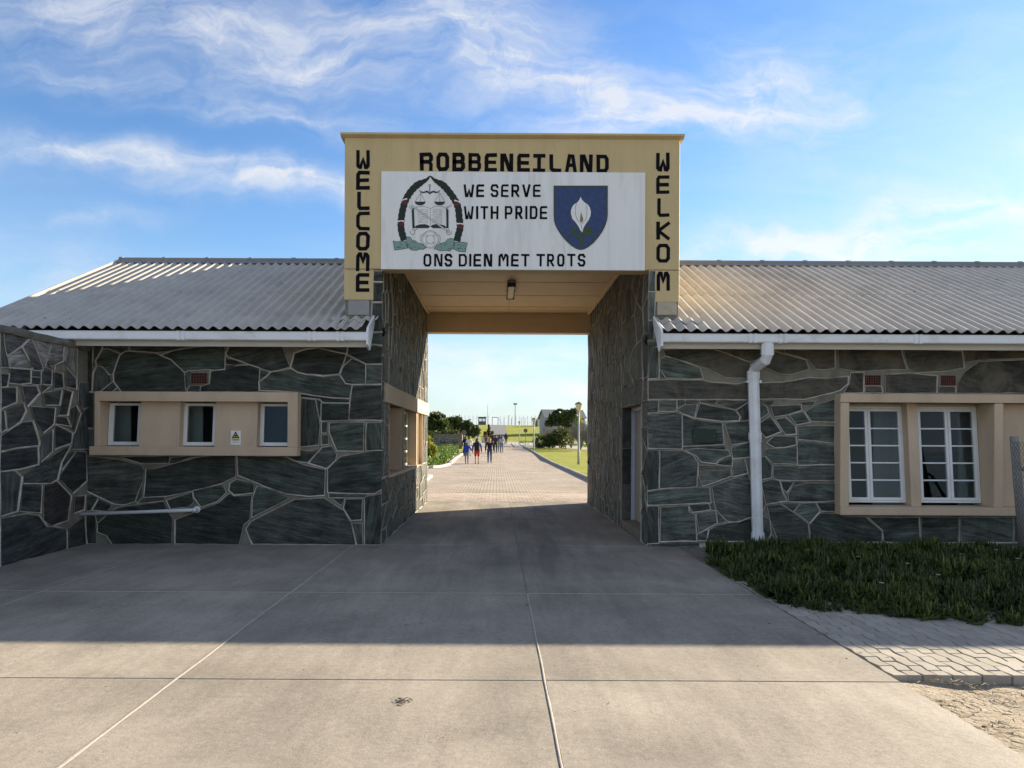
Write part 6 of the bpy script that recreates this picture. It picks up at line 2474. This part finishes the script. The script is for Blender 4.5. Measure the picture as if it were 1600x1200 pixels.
def round_sign(px, py, ytop, label, r):
    b = TP(px, py)
    d = b.y + D
    top = H - unroll(px, ytop)[1] * d / F
    s = empty('road_sign', b, label, 'road sign', 'round road signs seen from behind')
    MB().tube([b - Vector((0, 0, .1)), Vector((b.x, b.y, top - .05))], .035, 8).build('post', M['galv'], s, loc=b)
    c = Vector((b.x, b.y - .04, top - r))
    MB().tube([c, c + Vector((0, -.012, 0))], r, 24).build('disc', flat('sign_back', (.13, .115, .10), .6), s, loc=c)
    MB().box(c.x - .03, c.x + .03, c.y - .03, c.y - .012, c.z - .15, c.z + .15).build('clamp', M['galv'], s, loc=c)


round_sign(821, 698, 669.6, 'round brownish back of a road sign on a post at the lawn corner', .27)
sb = at(725, 74)
s_ = round_sign(725, 710, 671.6, 'round grey back of a road sign beside the stone bunker', .24)


def bunker():
    d = 80
    b = at(699.5, d)
    x0, x1 = (677 - VX) * d / F, (722 - VX) * d / F
    ztop = H + 5.2 * d / F
    t = empty('stone_bunker', b, 'small rough grey stone bunker with two dark slots behind the green bed', 'bunker')
    zs0, zs1 = H - 8.2 * d / F, H - 6.2 * d / F
    slots = [((686.5 - VX) * d / F, (697.5 - VX) * d / F), ((706.5 - VX) * d / F, (716 - VX) * d / F)]
    mb = MB()
    y0 = b.y
    segs = [x0, slots[0][0], slots[0][1], slots[1][0], slots[1][1], x1]
    for i in range(5):
        if i % 2 == 0:
            mb.box(segs[i], segs[i + 1], y0, y0 + 1.8, b.z - .2, ztop)
        else:
            mb.box(segs[i], segs[i + 1], y0, y0 + 1.8, b.z - .2, zs0)
            mb.box(segs[i], segs[i + 1], y0, y0 + 1.8, zs1, ztop)
            mb.box(segs[i], segs[i + 1], y0 + .5, y0 + 1.8, zs0, zs1)
    core = mb.build('wall', flat('bunker_mortar', (.16, .145, .12), .95, .3, 6), t, loc=b)
    ms = Masonry(core, (0, y0, 0), UX, UZ, (0, -1, 0), flat('bunker_stone', (.13, .12, .105), .9, .35, 5), 61, joint=.03, proud=(.02, .06), step=.3)
    for a, bb, z0, z1 in ((x0, segs[1], b.z, ztop), (segs[2], segs[3], b.z, ztop), (segs[4], x1, b.z, ztop), (segs[1], segs[2], b.z, zs0), (segs[1], segs[2], zs1, ztop), (segs[3], segs[4], b.z, zs0), (segs[3], segs[4], zs1, ztop)):
        for c in voronoi_cells(a, bb, z0, z1, .42, .24, int(a * 100) % 97 + 3):
            ms.stone(c)
    ms.finish()
    for a, bb in slots:
        MB().box(a, bb, y0 + .45, y0 + .49, zs0, zs1).build('slot', M['dark'], t, loc=(a, y0, zs0))


bunker()


# ------------------------------------------------------------------ hill top: fence, hut, masts, house
def hilltop():
    d = 224
    y = Yd(d)
    z = terr(y)
    X_ = lambda px: (px - VX) * d / F
    f = empty('security_fence', (X_(776), y, z), 'long high wire fence with thin posts along the hilltop', 'fence')
    px = 690.0
    rng = random.Random(3)
    me = MB().tube([(0, 0, -.2), (0, 0, 2.9), (.0, -.35, 3.25)], .05, 6).mesh('fence_post', M['galv'])
    while px < 868:
        if not (745 < px < 757 or 768 < px < 778):
            link('fence_post', me, f, (X_(px), y, z))
        px += 6.1
    mb = MB()
    for a, b in ((690, 746), (778, 868)):
        for k in range(7):
            mb.tube([(X_(a), y, z + .25 + k * .42), (X_(b), y, z + .25 + k * .42)], .012, 3, caps=False)
    mb.build('fence_wire', M['galv'], f, loc=(X_(776), y, z))
    gt = empty('gate_frame', (X_(773), y - 1, z), 'tall open steel gate frame on the hilltop right of the thin mast', 'gate')
    for p in (769, 778):
        MB().box(X_(p) - .09, X_(p) + .09, y - 1.09, y - .91, z - .2, z + 2.75).build('gate_post', M['galv'], gt, loc=(X_(p), y - 1, z))
    MB().box(X_(769) + .09, X_(778) - .09, y - 1.07, y - .93, z + 2.55, z + 2.75).build('top_rail', M['galv'], gt, loc=(X_(773), y - 1, z))
    MB().tube([(X_(778) + .09, y - 1, z + 2.3), (X_(783), y - 1, z + 1.2), (X_(783), y - 1, z)], .05, 6).build('stay', M['galv'], gt, loc=(X_(778), y - 1, z))
    # guard hut
    h = empty('guard_hut', (X_(753), y - 2, z), 'small dark guard hut with light windows on the hilltop', 'hut')
    a, b = X_(747.5), X_(759.5)
    mb = MB().box(a, b, y - 3, y, z - .2, z + 1.35).box(a, b, y - 3, y, z + 2.25, z + 2.6)
    for q in (a, (a + b) / 2 - .1, b - .18):
        mb.box(q, q + .18, y - 3, y - 2.85, z + 1.35, z + 2.25)
        mb.box(q, q + .18, y - .15, y, z + 1.35, z + 2.25)
    mb.build('wall', flat('hut_wall', (.13, .125, .12), .8), h, loc=(a, y, z))
    MB().box(a - .2, b + .2, y - 3.2, y + .2, z + 2.602, z + 2.75).build('roof', flat('hut_roof', (.2, .2, .2), .8), h, loc=(a, y, z))
    MB().box(a + .02, b - .02, y - 2.94, y - 2.92, z + 1.35, z + 2.25).build('pane', M['glass'], h, loc=(a, y, z))
    # masts
    for px, ytop, kind in ((762, 633.5, 0), (804.3, 632, 1)):
        zt_ = H + (VY - ytop) * d / F
        x = X_(px)
        m = empty('flood_light_mast' if kind else 'radio_mast', (x, y - 4, z), 'tall mast with a floodlight head at the top, above the hilltop fence' if kind else 'tall thin mast without a head, beside the hilltop gate frame', 'mast')
        MB().tube([(x, y - 4, z - .2), (x, y - 4, zt_)], [.11 if not kind else .16, .05 if not kind else .11], 8).build('pole', M['lamp_grey'], m, loc=(x, y - 4, z))
        if kind:
            for q in (-.3, .3):
                MB().box(x + q - .26, x + q + .26, y - 4.2, y - 3.85, zt_ - .25, zt_ + .25).build('flood_lamp', flat('lamp_cap_grey', (.2, .18, .15)), m, loc=(x, y - 4, zt_), bevel=.04)
    for i, (px, ytop) in enumerate(((787, 655), (794.5, 650), (798.5, 655), (814, 654), (819, 655))):
        zt_ = H + (VY - ytop) * d / F
        x = X_(px)
        o = MB().tube([(x, y - 6, z - .2), (x, y - 6, zt_), (x + .25, y - 6, zt_ + .1)], .07, 6).build('lamp_pole', M['galv'], loc=(x, y - 6, z))
        tag(o, '%s thin distant pole from the left in front of the hilltop fence' % ['first', 'second', 'third', 'fourth', 'fifth'][i], 'pole', 'distant poles on the hilltop')
    # house with a grey gable roof
    d2 = 152
    c = at(878, d2)
    hs = empty('house', c, 'pale house with a grey gable roof partly hidden by the flat-topped tree', 'house')
    Rz = Matrix.Rotation(math.radians(14), 3, 'Z')
    hz, rz, L, W = 3.55, 1.55, 4.4, 2.2

    def T(mb):
        mb.v = [tuple(c + Rz @ Vector(p)) for p in mb.v]
        return mb
    mb = MB()
    mb.prism([(-L, -W, -.4), (-L, W, -.4), (-L, W, hz), (-L, 0, hz + rz - .1), (-L, -W, hz)], (2 * L, 0, 0))
    T(mb).build('wall', flat('house_wall', (.34, .33, .32), .85, .08, 2), hs, loc=c)
    mb = MB()
    for s in (-1, 1):
        mb.prism([(-L - .35, s * (W + .35), hz - .28), (-L - .35, 0, hz + rz), (-L - .35, 0, hz + rz + .12), (-L - .35, s * (W + .35), hz - .16)], (2 * L + .7, 0, 0))
    T(mb).build('roof', flat('house_roof', (.21, .215, .22), .8, .1, 2), hs, loc=c)
    for x in (-3.0, -1.4, .6):
        w_ = T(MB().box(x - .5, x + .5, -W - .04, -W - .002, 1.6, 2.7)).build('window', M['white_wood'], hs, loc=c)
        T(MB().box(x - .43, x - .03, -W - .06, -W - .041, 1.67, 2.63).box(x + .03, x + .43, -W - .06, -W - .041, 1.67, 2.63)).build('pane', M['dark'], w_, loc=c)
    # small white outbuilding
    c2 = at(838.5, 190)
    o = empty('outbuilding', c2, 'tiny white flat-roofed outbuilding left of the grey-roofed house', 'outbuilding')
    MB().box(c2.x - 1.0, c2.x + 1.0, c2.y, c2.y + 2, c2.z - .3, c2.z + 2.0).build('wall', flat('outbuilding_wall', (.6, .58, .55), .8), o, loc=c2)
    MB().box(c2.x - 1.15, c2.x + 1.15, c2.y - .15, c2.y + 2.15, c2.z + 2.001, c2.z + 2.15).build('roof', flat('house_roof', (.21, .215, .22)), o, loc=c2)
    MB().box(c2.x - .3, c2.x + .2, c2.y - .03, c2.y - .002, c2.z, c2.z + 1.7).build('door', flat('hut_wall', (.13, .125, .12)), o, loc=c2)
    c3 = at(709, 175)
    o = empty('outbuilding', c3, 'long grey-roofed shed behind the trees left of the road', 'outbuilding')
    MB().box(c3.x - 3.4, c3.x + 3.4, c3.y, c3.y + 3, c3.z - .3, c3.z + 1.4).build('wall', flat('house_wall', (.34, .33, .32)), o, loc=c3)
    mb = MB().prism([(c3.x - 3.6, c3.y - .3, c3.z + 1.35), (c3.x - 3.6, c3.y + 1.5, c3.z + 2.2), (c3.x - 3.6, c3.y + 3.3, c3.z + 1.35)], (7.2, 0, 0))
    mb.build('roof', flat('house_roof', (.21, .215, .22)), o, loc=c3)


hilltop()

# white plinth with a small conifer and two dark shrubs at the end of the road
d_ = 122
pb = at(763.5, d_)
pln = MB().box((752.5 - VX) * d_ / F, (775 - VX) * d_ / F, pb.y, pb.y + .8, pb.z - .1, H + .6 * d_ / F).build('planter_wall', flat('whitewashed_stone', (.62, .60, .56)), loc=pb, bevel=.04)
tag(pln, 'low white wall across the far end of the brick road behind the walkers', 'wall')
cb = Vector((pb.x, pb.y + 1.6, pb.z))
tree('conifer', cb, [(0, 0, 1.0, .55, .5, .5), (0, 0, 1.7, .42, .4, .45), (0, 0, 2.4, .27, .25, .4), (0, 0, 2.95, .12, .12, .3)], .10, M['tree_leaf'], 2600, 'small dark cone-shaped conifer at the far end of the brick road', 'tree', None, 21, .07)
for k, (px, nm) in enumerate(((757.5, 'left'), (769, 'right'))):
    c = Vector(((px - VX) * d_ / F, pb.y + 1.3, pb.z))
    tree('dark_shrub', c, [(0, 0, 1.75, .30, .3, .34), (0, 0, 1.2, .25, .25, .3)], .08, M['tree_leaf'], 900, 'small dark shrub on the %s of the cone-shaped conifer' % nm, 'shrub', 'shrubs flanking the conifer', 30 + k, .05)

# ------------------------------------------------------------------ people walking away up the road
DG = None


def skin_mesh(name, verts, edges, radii, root=0, sub=1):
    me = bpy.data.meshes.new(name)
    me.from_pydata(verts, edges, [])
    o = bpy.data.objects.new(name, me)
    COL.objects.link(o)
    o.modifiers.new('skin', 'SKIN').use_smooth_shade = True
    for i, r in enumerate(radii):
        sv = me.skin_vertices[0].data[i]
        sv.radius = (r, r) if not isinstance(r, tuple) else r
        sv.use_root = (i == root)
    s = o.modifiers.new('sub', 'SUBSURF')
    s.levels = s.render_levels = sub
    dg = bpy.context.evaluated_depsgraph_get()
    res = bpy.data.meshes.new_from_object(o.evaluated_get(dg))
    bpy.data.objects.remove(o)
    bpy.data.meshes.remove(me)
    res.name = name
    return res


def person(px, py, hgt, label, top, bottom, hair, skin=(.42, .24, .16), shorts=False, long_hair=False, phase=1.0, face=0.0,
           arm_l=None, arm_r=None, broad=1.0, sleeves=True, shoe=(.03, .03, .03), pos=None):
    b = TP(px, py) if pos is None else pos
    b = Vector((b.x, b.y, b.z + .006))
    k = hgt / 1.70
    p = empty('person', b, label, 'person', 'people walking up the brick road')
    R = Matrix.Rotation(face, 3, 'Z')

    def W(v):
        return tuple(R @ (Vector(v) * k))
    st = .20 * phase
    hipL, hipR = (-.095, 0, .90), (.095, 0, .90)
    knL, knR = (-.10, st * .75 + .03, .50), (.10, -st * .35 + .03, .50)
    anL, anR = (-.10, st, .09), (.10, -st * 1.15, .11)
    toL, toR = (-.115, st + .15, .035), (.115, -st * 1.15 + .15, .035)
    shL, shR = (-.185 * broad, 0, 1.395), (.185 * broad, 0, 1.395)
    inv = lambda v: tuple(R.inverted() @ (Vector(v) - b) / k)
    wrL = inv(arm_l) if arm_l is not None else (-.27 * broad, -st * .8 + .03, .83)
    wrR = inv(arm_r) if arm_r is not None else (.27 * broad, st * .8 + .03, .83)

    def elbow(s, w, side):
        m = (Vector(s) + Vector(w)) / 2
        return tuple(m + Vector((side * .03, -.04, 0)))
    elL, elR = elbow(shL, wrL, -1), elbow(shR, wrR, 1)
    J = dict(pelvis=(0, 0, .93), waist=(0, 0, 1.08), chest=(0, .01, 1.26), neckb=(0, 0, 1.43), neck=(0, .012, 1.49), head0=(0, .02, 1.56), head1=(0, .02, 1.62), crown=(0, .01, 1.665),
             nose=(0, .115, 1.585), hipL=hipL, hipR=hipR, knL=knL, knR=knR, anL=anL, anR=anR, toL=toL, toR=toR, shL=shL, shR=shR, elL=elL, elR=elR, wrL=wrL, wrR=wrR)

    def hand(w, e):
        d = (Vector(w) - Vector(e)).normalized()
        return tuple(Vector(w) + d * .09)
    J['haL'], J['haR'] = hand(wrL, elL), hand(wrR, elR)
    RAD = dict(pelvis=.125, waist=.115, chest=.135, neckb=.075, neck=.055, head0=.078, head1=.088, crown=.055, nose=.012, hipL=.088, hipR=.088, knL=.056, knR=.056, anL=.038, anR=.038, toL=.032, toR=.032,
               shL=.062, shR=.062, elL=.042, elR=.042, wrL=.028, wrR=.028, haL=.026, haR=.026)
    E = [('pelvis', 'waist'), ('waist', 'chest'), ('chest', 'neckb'), ('neckb', 'neck'), ('neck', 'head0'), ('head0', 'head1'), ('head1', 'crown'), ('head0', 'nose'),
         ('pelvis', 'hipL'), ('pelvis', 'hipR'), ('hipL', 'knL'), ('hipR', 'knR'), ('knL', 'anL'), ('knR', 'anR'), ('anL', 'toL'), ('anR', 'toR'),
         ('chest', 'shL'), ('chest', 'shR'), ('shL', 'elL'), ('shR', 'elR'), ('elL', 'wrL'), ('elR', 'wrR'), ('wrL', 'haL'), ('wrR', 'haR')]

    def build(name, names, edges, grow, mat, extra=None, sub=1):
        idx = {n: i for i, n in enumerate(names)}
        vs = [W(J[n]) for n in names]
        rd = [((RAD[n] + grow) * k * (1.12 if n in ('waist', 'chest', 'pelvis') else 1), (RAD[n] + grow) * k * (.78 if n in ('waist', 'chest', 'pelvis') else 1)) for n in names]
        me = skin_mesh(name, vs, [(idx[a], idx[c]) for a, c in edges], rd, 0, sub)
        if extra:
            bm = bmesh.new()
            bm.from_mesh(me)
            tmp = extra.mesh('tmp', mat)
            bm.from_mesh(tmp)
            bm.to_mesh(me)
            bm.free()
            bpy.data.meshes.remove(tmp)
        me.materials.clear()
        me.materials.append(mat)
        return link(name, me, p, b)
    # five fingers on each hand, curled a little
    fx = MB()
    for side, w, e in ((-1, 'haL', 'elL'), (1, 'haR', 'elR')):
        d = (Vector(J[w]) - Vector(J[e])).normalized()
        s = Vector((0, 1, 0))
        s = (s - d * s.dot(d)).normalized()
        nrm = d.cross(s)
        for q, ln in ((-.024, .055), (-.008, .068), (.008, .064), (.022, .05)):
            a = Vector(J[w]) - d * .01 + s * q
            m_ = a + d * ln * .6
            t_ = m_ + d * ln * .45 - nrm * side * .018
            fx.tube([W(a), W(m_), W(t_)], [.010 * k, .009 * k, .006 * k], 6)
        a = Vector(J[w]) - d * .05 + s * .02
        fx.tube([W(a), W(a + s * .03 + d * .02), W(a + s * .035 + d * .055)], [.011 * k, .010 * k, .007 * k], 6)
    for sx in (-1, 1):      # ears and eyes
        c = Vector((sx * .088, .015, 1.585))
        fx.tube([W(c + Vector((-sx * .012, 0, 0))), W(c + Vector((sx * .012, -.008, 0)))], [.026 * k, .018 * k], 8)
    c_skin = flat('skin_%.2f' % skin[0], skin, .55, .06, 8)
    body = build('body', list(J), E, 0, c_skin, fx)
    eb = MB()
    for sx in (-1, 1):
        eb.tube([W((sx * .032, .085, 1.60)), W((sx * .032, .103, 1.60))], [.012 * k, .008 * k], 6)
    eb.build('eyes', M['dark'], p, loc=b) if False else None
    eo = eb.mesh('eyes', M['dark'])
    link('eyes', eo, p, b)
    # clothes
    tm = flat('cloth_%.3f_%.3f_%.3f' % top, top, .85, .12, 10)
    bmat = flat('cloth_%.3f_%.3f_%.3f' % bottom, bottom, .85, .12, 10)
    tn = ['waist', 'pelvis', 'chest', 'neckb', 'shL', 'shR', 'elL', 'elR'] + (['wrL', 'wrR'] if sleeves else [])
    te = [('pelvis', 'waist'), ('waist', 'chest'), ('chest', 'neckb'), ('chest', 'shL'), ('chest', 'shR'), ('shL', 'elL'), ('shR', 'elR')] + ([('elL', 'wrL'), ('elR', 'wrR')] if sleeves else [])
    build('jacket' if sleeves else 'shirt', tn, te, .022, tm)
    bn = ['pelvis', 'hipL', 'hipR', 'knL', 'knR'] + ([] if shorts else ['anL', 'anR'])
    be = [('pelvis', 'hipL'), ('pelvis', 'hipR'), ('hipL', 'knL'), ('hipR', 'knR')] + ([] if shorts else [('knL', 'anL'), ('knR', 'anR')])
    build('shorts' if shorts else 'trousers', bn, be, .026 if shorts else .016, bmat)
    for s_, (a, t_) in (('L', (anL, toL)), ('R', (anR, toR))):
        a, t_ = Vector(a), Vector(t_)
        mb = MB().tube([W(a + Vector((0, -.05, -.045))), W(a + Vector((0, .0, -.03))), W(a.lerp(t_, .6) + Vector((0, 0, -.005))), W(t_ + Vector((0, .03, .0)))], [.034 * k, .050 * k, .046 * k, .032 * k], 8)
        mb.v = [(x, y, max(z, -.004)) for x, y, z in mb.v]
        me = mb.mesh('shoe', flat('shoe_%.2f' % shoe[0], shoe, .6))
        link('shoe', me, p, b)
    hm = flat('hair_%.3f_%.3f' % hair[:2], hair, .6, .25, 30)
    J.update(h0=(0, -.012, 1.60), h1=(0, -.005, 1.652), h2=(0, -.035, 1.55), h3=(0, -.075, 1.44), h4=(0, -.085, 1.34))
    RAD.update(h0=.098, h1=.075, h2=.078, h3=.075, h4=.045)
    hn = ['h0', 'h1', 'h2'] + (['h3', 'h4'] if long_hair else [])
    he = [('h0', 'h1'), ('h0', 'h2')] + ([('h2', 'h3'), ('h3', 'h4')] if long_hair else [])
    build('hair', hn, he, 0, hm)
    return p, b, k


def backpack(b, k, col, label, side=0.0, w=.17, h=.23, z=1.20, dpt=.085):
    c = Vector((b.x + side * k, b.y - (.135 + dpt) * k, b.z + z * k))
    o = empty('backpack', c, label, 'backpack')
    mt = flat('pack_%.3f_%.3f' % col[:2], col, .8, .15, 12)
    MB().box(c.x - w * k, c.x + w * k, c.y - dpt * k, c.y + dpt * k, c.z - h * k, c.z + h * k).build('bag', mt, o, loc=c, bevel=.05 * k)
    MB().box(c.x - w * .75 * k, c.x + w * .75 * k, c.y - (dpt + .04) * k, c.y - (dpt - .005) * k, c.z - h * .8 * k, c.z + h * .05 * k).build('pocket', mt, o, loc=c, bevel=.018 * k)
    for s in (-1, 1):
        x = c.x + s * w * .6 * k
        MB().tube([(x, c.y + dpt * k, c.z + h * .8 * k), (x, c.y + (dpt + .06) * k, c.z + (h + .045) * k), (x + s * .03 * k, c.y + (dpt + .20) * k, c.z + h * .6 * k), (x + s * .05 * k, c.y + (dpt + .18) * k, c.z - h * .2 * k), (x + s * .02 * k, c.y + dpt * k, c.z - h * .7 * k)], .018 * k, 6).build('strap', mt, o, loc=c)


def handbag(c, k, col, label):
    o = empty('handbag', c, label, 'handbag')
    mt = flat('pack_%.3f_%.3f' % col[:2], col, .6, .15, 12)
    MB().box(c.x - .05 * k, c.x + .05 * k, c.y - .13 * k, c.y + .13 * k, c.z - .11 * k, c.z + .11 * k).build('bag', mt, o, loc=c, bevel=.025 * k)
    MB().tube([c + Vector((0, -.11, .1)) * k, c + Vector((-.03, -.05, .38)) * k, c + Vector((-.05, 0, .42)) * k, c + Vector((-.03, .05, .38)) * k, c + Vector((0, .11, .1)) * k], .012 * k, 6).build('strap', mt, o, loc=c)


fA, fB = TP(729.2, 725.3), TP(745.5, 725)
fB.y = fA.y
dd = fA.y + D
meet = Vector(((738 - VX) * dd / F, fA.y + .02, H - (705.2 - VY) * dd / F))
_, b, k = person(729.2, 725.3, 1.36, 'child in a blue jacket and pale tights holding hands with the red-shorts walker', (.035, .065, .22), (.16, .18, .24), (.03, .02, .015), phase=.5, arm_r=meet + Vector((-.03, 0, .02)), pos=fA)
backpack(b, k, (.010, .040, .36), 'bright blue backpack on the child in the blue jacket', w=.19, h=.24)
_, b, k = person(745.5, 725, 1.63, 'walker in red shorts and blue sleeves holding a child by the hand', (.06, .085, .25), (.42, .035, .025), (.04, .03, .02), shorts=True, phase=.35, arm_l=meet + Vector((.03, 0, .02)), broad=1.12, pos=fB)
backpack(b, k, (.012, .012, .016), 'black backpack on the walker in red shorts', w=.18, h=.28, z=1.19)
_, b, k = person(765, 723.8, 1.66, 'woman with long blond hair, black jacket and blue jeans in mid road', (.012, .012, .015), (.035, .055, .13), (.42, .24, .10), long_hair=True, phase=.45, broad=1.05)
handbag(b + Vector((.30, -.05, 1.02)) * k, k, (.015, .014, .014), 'black shoulder bag at the right hip of the blond woman')
person(774, 708.5, 1.70, 'walker in dark grey coat and black trousers just ahead of the blond woman', (.035, .03, .032), (.02, .02, .022), (.05, .03, .02), phase=-.8)
person(780.3, 707, 1.72, 'walker in a dark vest close beside the one in the pale jacket', (.02, .022, .03), (.10, .13, .20), (.04, .03, .02), phase=.7)
_, b, k = person(784, 707.8, 1.60, 'walker in a pale grey jacket and washed blue jeans right of the group', (.42, .43, .47), (.16, .20, .28), (.12, .07, .04), long_hair=True, phase=-.6)
person(790.6, 694.5, 1.74, 'lone walker all in dark clothes at the far right of the group', (.022, .02, .02), (.03, .028, .028), (.02, .015, .012), phase=.9)
person(759.3, 695.5, 1.70, 'walker in an orange brown top ahead of the blond woman', (.26, .12, .04), (.03, .03, .04), (.06, .035, .02), phase=.7)
person(768.8, 696.5, 1.68, 'walker in a dark red brown top ahead of the dark grey coat', (.07, .03, .025), (.03, .03, .035), (.05, .03, .02), phase=-.7)
person(727.2, 712.5, 1.66, 'walker in black at the far left edge of the road', (.013, .015, .013), (.02, .02, .02), (.02, .015, .012), phase=.5)
person(732.8, 713, 1.66, 'walker in a white shirt just right of the one in black at the left edge', (.62, .58, .54), (.55, .52, .50), (.025, .018, .015), phase=-.5)
person(747, 691.5, 1.72, 'distant walker dressed all in white ahead of the child', (.68, .68, .68), (.6, .6, .6), (.10, .07, .05), phase=.6)
